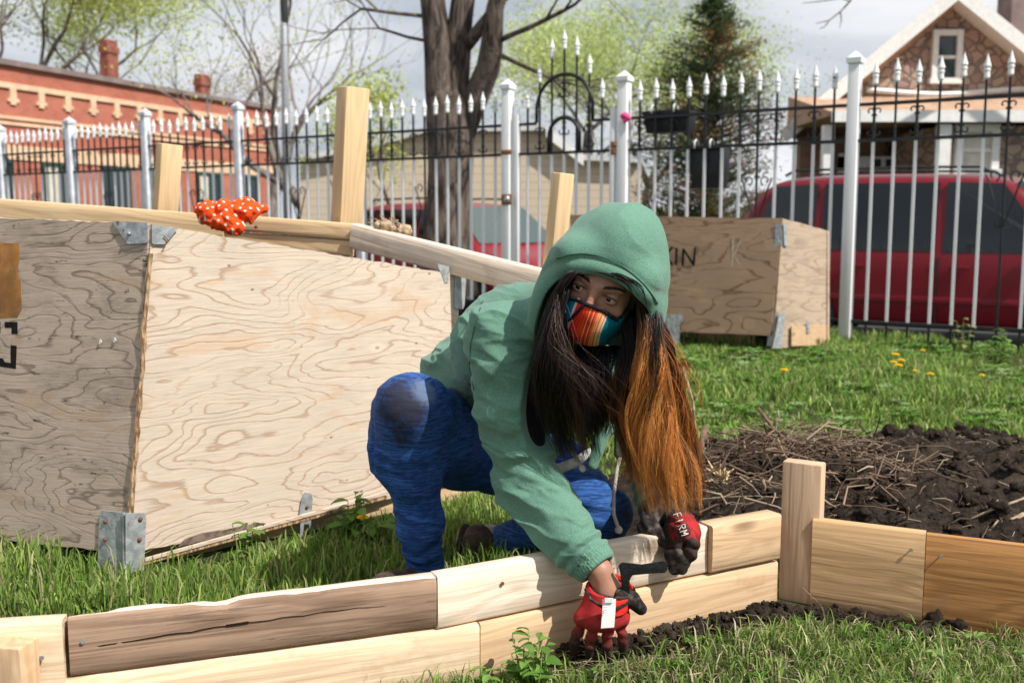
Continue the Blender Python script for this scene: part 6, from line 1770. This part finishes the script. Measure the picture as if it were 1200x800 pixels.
MB().tube([ankL-ax_*.02+[0,-.002,0], ankL*.6+heelL*.4, heelL*.8+ankL*.2], [.042, .0435, .040], 20).build('sock', m_sock, person, smooth=True)
MB().tube([P(574, 655, 2.60), P(588, 652, 2.60), P(600, 650, 2.61)], [.006, .010, .006], 8).build('sock_band', m_sgrn, person, smooth=True)
# ---- gloves
def glovemat(name, W, tips, red=(.38, .020, .022), wd=(.072, .15)):
    n = NT(name); v = n.co.outputs['Object']; dk = distn(n, local(W)); nz = n.noise(v, 70, 6, .75)
    g = n.step(n.math('ADD', dk, n.math('MULTIPLY', nz, .07)), wd[0]+.02, wd[1]+.02)
    c = n.mix(n.step(n.noise(v, 30, 4), .4, .7), red, [q*.6 for q in red]); c = n.mix(g, c, (.035, .022, .02))
    c = n.mix(n.math('MULTIPLY', n.step(n.noise(v, 160, 4, .7), .56, .66), .5), c, (.10, .07, .06))
    n.bump(n.noise(v, 120, 4), .4, .002); return n.fin(c, .85, .2), n
mgR, _ = glovemat('red_black_glove', WR, None)
m_gblk = simple('black_glove_knit', (.022, .019, .018), .9, .15, scale=120, var=.5, dirt=(.11, .085, .07))
def gloveR_f(p):
    d = hand_f(p, WR, KR, TR, ThR, .004, .0008)
    cuff = cone(p, P(716, 672, 1.985), P(706, 708, 1.972), .046, .036); d = smin(d, cuff, .02)
    d = d+.002*np.sin(p[:,2]*230+3*fbm(p*30, 2, 4))*np.exp(-((p[:,2]-P(700,742,1.96)[2])/.03)**2)
    n_ = nrm([.10, -.10, 1.]); d = np.maximum(d, (p-P(717, 688, 1.985))@n_)
    d = np.maximum(d, -cone(p, P(719, 660, 1.985), P(710, 705, 1.975), .041, .030))
    return d
gR = fin_mesh('glove', gloveR_f, (.07, 1.86, -.02), (.33, 2.12, .30), .0026, mgR, person, iters=1)
# black thumb of the right glove as its own piece
thf = lambda p: smin(cone(p, P(728, 698, 1.965), ThR[1], .0175, .0165), cone(p, ThR[1], ThR[2], .0165, .0125), .006)
fin_mesh('thumb_panel', thf, (.15, 1.86, .08), (.34, 2.08, .30), .0026, m_gblk, gR, iters=1)
rim = []
for t_ in np.linspace(0, 2*math.pi, 26, endpoint=True):
    c0 = P(717, 689, 1.985); a1 = np.array([.045*math.cos(t_), .043*math.sin(t_), 0]); a1[2] = -.10*a1[0]+.10*a1[1]; rim.append(c0+a1)
m_rrd = simple('bright_red_lining', (.62, .025, .02), .85, .2, scale=60)
# folded red cuff lining
f_ = lambda p: np.maximum(np.maximum(np.abs(cone(p, P(718, 676, 1.985), P(711, 712, 1.975), .0465, .0425))-.0018, (p-P(718, 686, 1.985))@nrm([.16, -.25, 1.])), -((p-P(714, 706, 1.975))@nrm([.12, -.3, 1.])))
fin_mesh('cuff', f_, (.08, 1.88, .08), (.33, 2.10, .30), .0022, m_rrd, gR, iters=0)
MB().tube(rim, .0035, 6, cap=False).build('cuff_piping', m_gblk, gR, smooth=True)
low = [q+np.array([.0, -.005, -.030]) for q in rim]
MB().tube([P(686, 690, 1.95), P(692, 702, 1.925), P(706, 711, 1.918), P(722, 713, 1.925), P(734, 707, 1.945), P(738, 690, 1.97)], .0032, 6).build('cuff_piping', m_gblk, gR, smooth=True)
# open wrist strap pointing right
s_pts = [P(733, 690, 1.955), P(731, 668, 1.95), P(736, 662, 1.95), P(760, 663, 1.948), P(780, 664, 1.948)]
sV = []
strap = MB()
def ribbon(pts, w_, th, wd):
    m = MB(); V = []
    for i, q in enumerate(pts):
        V += [q-wd*w_/2-[0,th/2,0], q+wd*w_/2-[0,th/2,0], q+wd*w_/2+[0,th/2,0], q-wd*w_/2+[0,th/2,0]]
    F_ = [(3,2,1,0), tuple(len(V)-4+k for k in range(4))]
    for i in range(len(pts)-1):
        for k in range(4): F_.append((i*4+k, i*4+(k+1)%4, i*4+4+(k+1)%4, i*4+4+k))
    return m.add(V, F_)
so_ = [(729, 659), (752, 661.5), (778, 657.5), (782, 660), (782, 668), (779, 671), (756, 672), (741, 674), (738, 680), (738, 694), (740, 702), (731, 704), (729, 690), (727, 672), (725, 663)]
m = MB(); m.prism([P(a_, b_, 1.953+.004*math.sin(a_*.2)) for a_, b_ in so_], (0, .005, 0)); m.build('strap', m_blkc, gR, bevel=.0012)
# paper tag sewn to the cuff
tg = ribbon([P(714, 702, 1.912), P(713.5, 716, 1.908), P(712, 735, 1.905)], .0255, .0012, np.array([1,0,.08])).build('label_tag', m_white, gR)
m_grey = simple('print_grey', (.38, .38, .40), .8, .1)
for k in range(3): ribbon([P(706.5, 711+k*3, 1.903), P(712-k, 711.6+k*3, 1.903)], .0009, .0006, np.array([0,0,1.])).build('print', m_grey, tg)
MB().box(P(713.5, 703, 1.908), (.008, .002, .004)).build('tag_staple', m_white, tg)
# left glove
mgL, _ = glovemat('red_black_glove_left', P(806, 620, 2.15), None, wd=(.040, .060))
def gloveL_f(p):
    d = hand_f(p, WL, KL, TL, ThL, .006, .003)
    d = smin(d, ell(p, P(799, 624, 2.165), (.034, .032, .042)), .02)
    d = smin(d, cone(p, WL, P(770, 596, 2.30), .033, .036), .02)
    return d+.0016*np.sin((p@nrm([.5,.3,.8]))*210+4*fbm(p*30, 2, 9))
gL = fin_mesh('glove', gloveL_f, (.22, 2.02, .12), (.46, 2.40, .36), .0028, mgL, person, iters=1)
thL = lambda p: smin(smin(cone(p, ThL[0], ThL[1], .0265, .0235), cone(p, ThL[1], ThL[2], .0215, .0155), .008), cone(p, P(764, 601, 2.26), P(788, 607, 2.20), .024, .018), .02)+.0015*np.sin(p[:,0]*260+p[:,2]*150)
fin_mesh('palm_panel', thL, (.20, 2.05, .12), (.46, 2.36, .36), .0028, m_gblk, gL, iters=1)
for (k, q) in ((0, TL[1][1]), (1, TL[2][1]), (2, TL[3][1])):
    pass
tipL = lambda p: smin(smin(cone(p, P(795, 648, 2.118), TL[1][1]+[0,-.001,-.004], .0135, .0135), cone(p, P(789, 650, 2.125), TL[2][1]+[0,0,-.004], .0135, .013), .006), cone(p, P(785, 650, 2.13), TL[3][1], .013, .012), .006)
fin_mesh('fingertip_panel', tipL, (.22, 2.02, .08), (.46, 2.20, .32), .0026, m_gblk, gL, iters=1)
# lettering along the back of the left glove
m_wht = simple('white_print', (.62, .58, .55), .8, .1, scale=200, var=.25)
LT = {'F': [((0,0),(0,1)), ((0,1),(.8,1)), ((0,.5),(.6,.5))], 'I': [((.3,0),(.3,1))], 'R': [((0,0),(0,1)), ((0,1),(.8,.9)), ((.8,.9),(.8,.6)), ((.8,.6),(0,.5)), ((.3,.5),(.8,0))], 'M': [((0,0),(0,1)), ((0,1),(.45,.4)), ((.45,.4),(.9,1)), ((.9,1),(.9,0))]}
m = MB(); x_ = 0
def glv(px, py):
    q = P(px, py, 2.0)
    d = nrm(q-np.array([0,0,H]))
    for _ in range(60):
        s_ = float(gloveL_f(q[None])[0])-.0012
        q = q+d*s_*.8
        if abs(s_) < 2e-4: break
    return q
org = np.array([789., 603.]); du = np.array([10.5, 27.])/4; dv = np.array([9.0, -3.0])
for i, ch in enumerate('FIRM'):
    for (a_, b_) in LT[ch]:
        pa = org+du*(i+.72*a_[0])+dv*a_[1]*.9; pb_ = org+du*(i+.72*b_[0])+dv*b_[1]*.9
        n_ = 4; m.tube([glv(*(pa+(pb_-pa)*t_)) for t_ in np.linspace(0, 1, n_)], .0011, 5)
m.build('lettering', m_wht, gL)
# ---- drawstrings
m_str = simple('taupe_cord', (.42, .35, .31), .9, .15, scale=150)
MB().tube([P(640, 470, 2.06), P(651, 490, 2.055), P(664, 515, 2.06), P(680, 545, 2.065)], .0042, 8).build('drawstring', m_str, person, smooth=True)
MB().lathe([(.003, -.008), (.007, -.002), (.0065, .006), (.003, .009)], P(682, 548, 2.065), nrm(P(682,548,2.06)-P(664,515,2.06)), 10).build('drawstring_knot', m_str, person, smooth=True)
MB().tube([P(728, 530, 2.22), P(723, 550, 2.19), P(719, 580, 2.165), P(719, 602, 2.16), P(724, 617, 2.155)], .0042, 8).build('drawstring', m_str, person, smooth=True)
MB().lathe([(.003, -.008), (.0085, -.002), (.008, .006), (.003, .009)], P(725, 620, 2.155), (0,0,-1), 10).build('drawstring_knot', m_str, person, smooth=True)
# zip edge
MB().tube([P(613, 470, 2.115), P(606, 500, 2.13), P(603, 520, 2.15)], .0022, 5).build('zip_edge', m_str, person, smooth=True)

# ---- hair
def bezier(K, n=14):
    """K (N,m,3) control points -> Catmull-like smooth curve"""
    m_ = K.shape[1]; t = np.linspace(0, m_-1, n); out = []
    for tt in t:
        i = min(int(tt), m_-2); f = tt-i; p0 = K[:,max(i-1,0)]; p1 = K[:,i]; p2 = K[:,i+1]; p3 = K[:,min(i+2,m_-1)]
        out.append(.5*((2*p1)+(-p0+p2)*f+(2*p0-5*p1+4*p2-p3)*f*f+(-p0+3*p1-3*p2+p3)*f**3))
    return np.stack(out, 1)
def lock(paths, widths, n, seed, cfun, wave=.004, n_=16, rad=.00052, clump=6):
    """bundle along the px path: paths [(px,py,Y)...], widths (px half widths, depth m) per node"""
    g_ = np.random.default_rng(seed); nc = max(2, n//clump); u = g_.random(nc)*2-1; d = g_.normal(size=nc)*.5
    ci = g_.integers(0, nc, n); uu = u[ci]+g_.normal(size=n)*.0; dd = d[ci]; e1 = g_.normal(size=n)*.16; e2 = g_.normal(size=n)*.35
    K = []
    for ki, ((px, py, Y), (wp, wd)) in enumerate(zip(paths, widths)):
        jit = g_.normal(size=nc)[ci]*.17; sh_ = 1.25-1.05*ki/(len(paths)-1)
        K.append(np.stack([P(px+wp*(a_+j_+x_*sh_), py, Y+wd*(b_+y_*sh_)) for a_, b_, j_, x_, y_ in zip(uu, dd, jit, e1, e2)]))
    K = np.stack(K, 1); L_ = (.60+.40*g_.random(nc)**.55)[ci]*(.90+.10*g_.random(n))
    C = bezier(K, 40); T = np.linspace(0, 1, n_)
    out = np.stack([np.stack([np.array([np.interp(T*L_[i], np.linspace(0,1,40), C[i,:,k]) for k in range(3)]).T for i in range(n)])], 0)[0]
    ph = g_.random(nc)[ci]*6.28; am = wave*(.4+g_.random(nc)[ci])
    out[:,:,0] += am[:,None]*np.sin(ph[:,None]+T[None]*9+g_.normal(size=n)[:,None]*.3)*T[None]
    out[:,:,1] += am[:,None]*np.cos(ph[:,None]*1.3+T[None]*8)*T[None]
    cols = cfun(uu[:,None], (T[None]*L_[:,None]), g_.random(n)[:,None], g_.random(nc)[ci][:,None])
    return out, cols, np.full(n, rad)*(.7+.6*g_.random(n))
DK = np.array([.010, .0062, .0058]); BR = np.array([.07, .028, .016]); OR_ = np.array([.60, .20, .04]); GO = np.array([.78, .38, .12])
def c_dark(u, t, r, c): 
    b = (.6+.9*r)[..., None]; w_ = np.clip(t-.35, 0, 1)[..., None]*.5*(c > .8)[..., None]; return (DK*(1-w_)+BR*w_)*b*np.ones_like(t)[..., None]
def c_orange(u, t, r, c):
    f = np.clip((t-.06-.30*c)/.34, 0, 1)[..., None]*np.where((c > .72), .22+.25*r, 1)[..., None]; base = OR_*(1-c[..., None]*.6)+GO*c[..., None]*.6
    return ((DK*1.6)*(1-f)+base*f)*(.62+.65*r)[..., None]
def c_mix(u, t, r, c):
    f = np.clip((t-.3)/.4, 0, 1)[..., None]*(c > .45)[..., None]*.8; return (DK*(1-f)+OR_*.8*f)*(.6+.7*r)[..., None]
H_ = []
# left curtain (image left): dark, falls from the temple over the shoulder
H_.append(lock([(668, 320, 2.01), (658, 345, 1.995), (650, 390, 1.985), (652, 440, 1.99), (664, 490, 2.02), (680, 545, 2.05)], [(7,.012), (8,.02), (13,.02), (22,.03), (27,.035), (26,.03)], 3400, 1, c_dark, .011, clump=14))
H_.append(lock([(700, 405, 2.07), (694, 425, 2.05), (694, 460, 2.05), (697, 485, 2.07), (700, 515, 2.10)], [(17,.02), (19,.02), (20,.03), (17,.03), (12,.03)], 1400, 2, c_dark, .011, clump=12))
H_.append(lock([(752, 346, 2.01), (764, 375, 1.995), (762, 430, 1.99), (766, 490, 2.02), (778, 545, 2.04), (787, 606, 2.05)], [(6,.012), (8,.02), (13,.03), (21,.035), (30,.035), (27,.03)], 4200, 3, c_orange, .015, clump=26))
H_.append(lock([(740, 372, 2.04), (744, 410, 2.04), (737, 460, 2.04), (740, 510, 2.05), (752, 570, 2.06)], [(9,.015), (14,.02), (19,.03), (20,.03), (18,.03)], 1900, 4, c_mix, .014, clump=18))
H_.append(lock([(772, 378, 2.03), (778, 400, 2.03), (787, 450, 2.04), (799, 520, 2.06), (812, 600, 2.08)], [(5,.01), (7,.02), (9,.02), (15,.02), (17,.02)], 900, 5, lambda u,t,r,c: c_mix(u,t,r,c)*.9, .009, clump=10))
H_.append(lock([(752, 352, 1.995), (760, 395, 1.975), (758, 435, 1.965), (760, 480, 1.985), (772, 540, 2.0), (790, 608, 2.02)], [(5,.01), (9,.01), (13,.01), (16,.012), (21,.015), (22,.015)], 1000, 9, lambda u,t,r,c: (OR_*(1-c[...,None])+GO*c[...,None])*(.75+.6*r)[...,None]*np.clip((t-.06-.10*c)/.22,.04,1)[...,None],   .018, clump=20))
# fringe across the brow
H_.append(lock([(692, 316, 1.965), (722, 322, 1.935), (743, 336, 1.935), (754, 362, 1.95)], [(12,.006), (9,.008), (7,.01), (7,.012)], 420, 6, c_dark, .003, 12))
H_.append(lock([(688, 316, 1.965), (671, 321, 1.955), (659, 336, 1.955), (654, 362, 1.965)], [(10,.006), (6,.008), (5,.01), (5,.012)], 380, 7, c_dark, .003, 12))
# flyaways
H_.append(lock([(762, 372, 2.02), (790, 430, 2.02), (800, 500, 2.05), (822, 585, 2.08)], [(10,.02), (16,.03), (22,.04), (30,.05)], 60, 19, lambda u,t,r,c: (OR_*.7)*(.6+.7*r)[...,None]*np.ones_like(t)[...,None], .03, 18, .0004, 1))
H_.append(lock([(655, 345, 1.97), (662, 400, 1.93), (700, 450, 1.93), (740, 500, 1.98)], [(6,.02), (20,.02), (30,.03), (30,.03)], 26, 8, lambda u,t,r,c: (BR*.8)*(.6+.7*r)[...,None]*np.ones_like(t)[...,None], .02, 18, .0004, 1))
cur, col, rad = [np.concatenate([q for q in z], 0) if all(a_.shape[1:] == z[0].shape[1:] for a_ in z) else None for z in zip(*H_)] if False else (None, None, None)
first = None
for hname, ids in (('hair', (0, 1)), ('hair', (2, 3, 4, 5)), ('fringe', (6, 7)), ('loose_hair', (8, 9))):
    cu = np.concatenate([H_[i][0] for i in ids]); cc = np.concatenate([H_[i][1] for i in ids]); rr = np.concatenate([H_[i][2] for i in ids])
    strands(hname, cu, cc, rr, person)
# scalp mass under the hood
cap = fin_mesh('hair', lambda q: np.maximum(np.maximum(head_f(q)-.012-.002*np.sin(q[:,0]*900), (q[:,2]-.052-.25*(q[:,1]-.04))), -(q[:,1]+.08)), (-.10, -.09, -.13), (.10, .15, .10), .003, simple('dark_hair_mass', (.012, .008, .007), .5, .3, scale=200, var=.4), person, M=MH, iters=0)
# ================================================================ red bandana over the back frame
m_band = NT('orange_red_cotton')
o_ = m_band.sep(m_band.co.outputs['Object']); vv = m_band.n('TexVoronoi', dict(feature='F1', voronoi_dimensions='2D'), Vector=m_band.n('Mapping', _0=m_band.n('CombineXYZ', _0=o_['X'], _1=m_band.math('ADD', o_['Z'], o_['Y'])).outputs[0], Rotation=(0, 0, .5)).outputs[0], Scale=36.0, Randomness=0.35).outputs['Distance']
m_band = m_band.fin(m_band.mix(m_band.step(vv, .17, .13), (.78, .075, .012), (.85, .80, .74)), .85, .15)
def band_f(p):
    B = lambda x, y, Y=3.38: P(x, y, Y)
    d = cone(p, B(246, 250), B(290, 247), .036, .036); d = smin(d, cone(p, B(268, 250, 3.36), B(272, 262, 3.35), .034, .026), .02)
    d = smin(d, cone(p, B(240, 246), B(252, 262, 3.35), .022, .020), .02)
    d = smin(d, cone(p, B(262, 258, 3.35), B(281, 267, 3.35), .026, .018), .02)
    d = smin(d, cone(p, B(288, 243, 3.40), B(309, 245, 3.40), .022, .007), .02)
    d = smin(d, cone(p, B(262, 242, 3.42), B(296, 240, 3.42), .018, .014), .02)
    r = ridge(p, [.85, .1, .2], 21, .4, 12)+.6*ridge(p, [.6, .2, -.7], 34, .45, 14)
    return d-.0085*r+.003
MBn = frame(P(275, 262, 3.4))
fb_ = lambda q: band_f(q+np.array(MBn)[:3,3])
bd_ = fin_mesh('bandana', fb_, (-.16, -.15, -.10), (.16, .15, .14), .0028, m_band, None, M=MBn, iters=1)
tag(bd_, 'crumpled orange red bandana with white dots draped over the plank', 'bandana')
# ---- groups for the repeats
GR = {'dandelion': 'dandelions in bloom in the lawn', 'tree': 'trees beyond the fence', 'bush': 'bushes beyond the fence', 'parked_car': 'cars parked along the street', 'stick': 'loose sticks on the soil mound',
      'planter_box': 'planters hooked on the fence', 'wooden_crate': 'plywood crates in the yard', 'raised_bed_frame': 'wooden bed frames', 'weed_plant': 'leafy weeds in the grass'}
for o in list(COL.objects):
    if o.parent is None and 'label' in o:
        k = o.name.split('.')[0]
        if k in GR: o['group'] = GR[k]
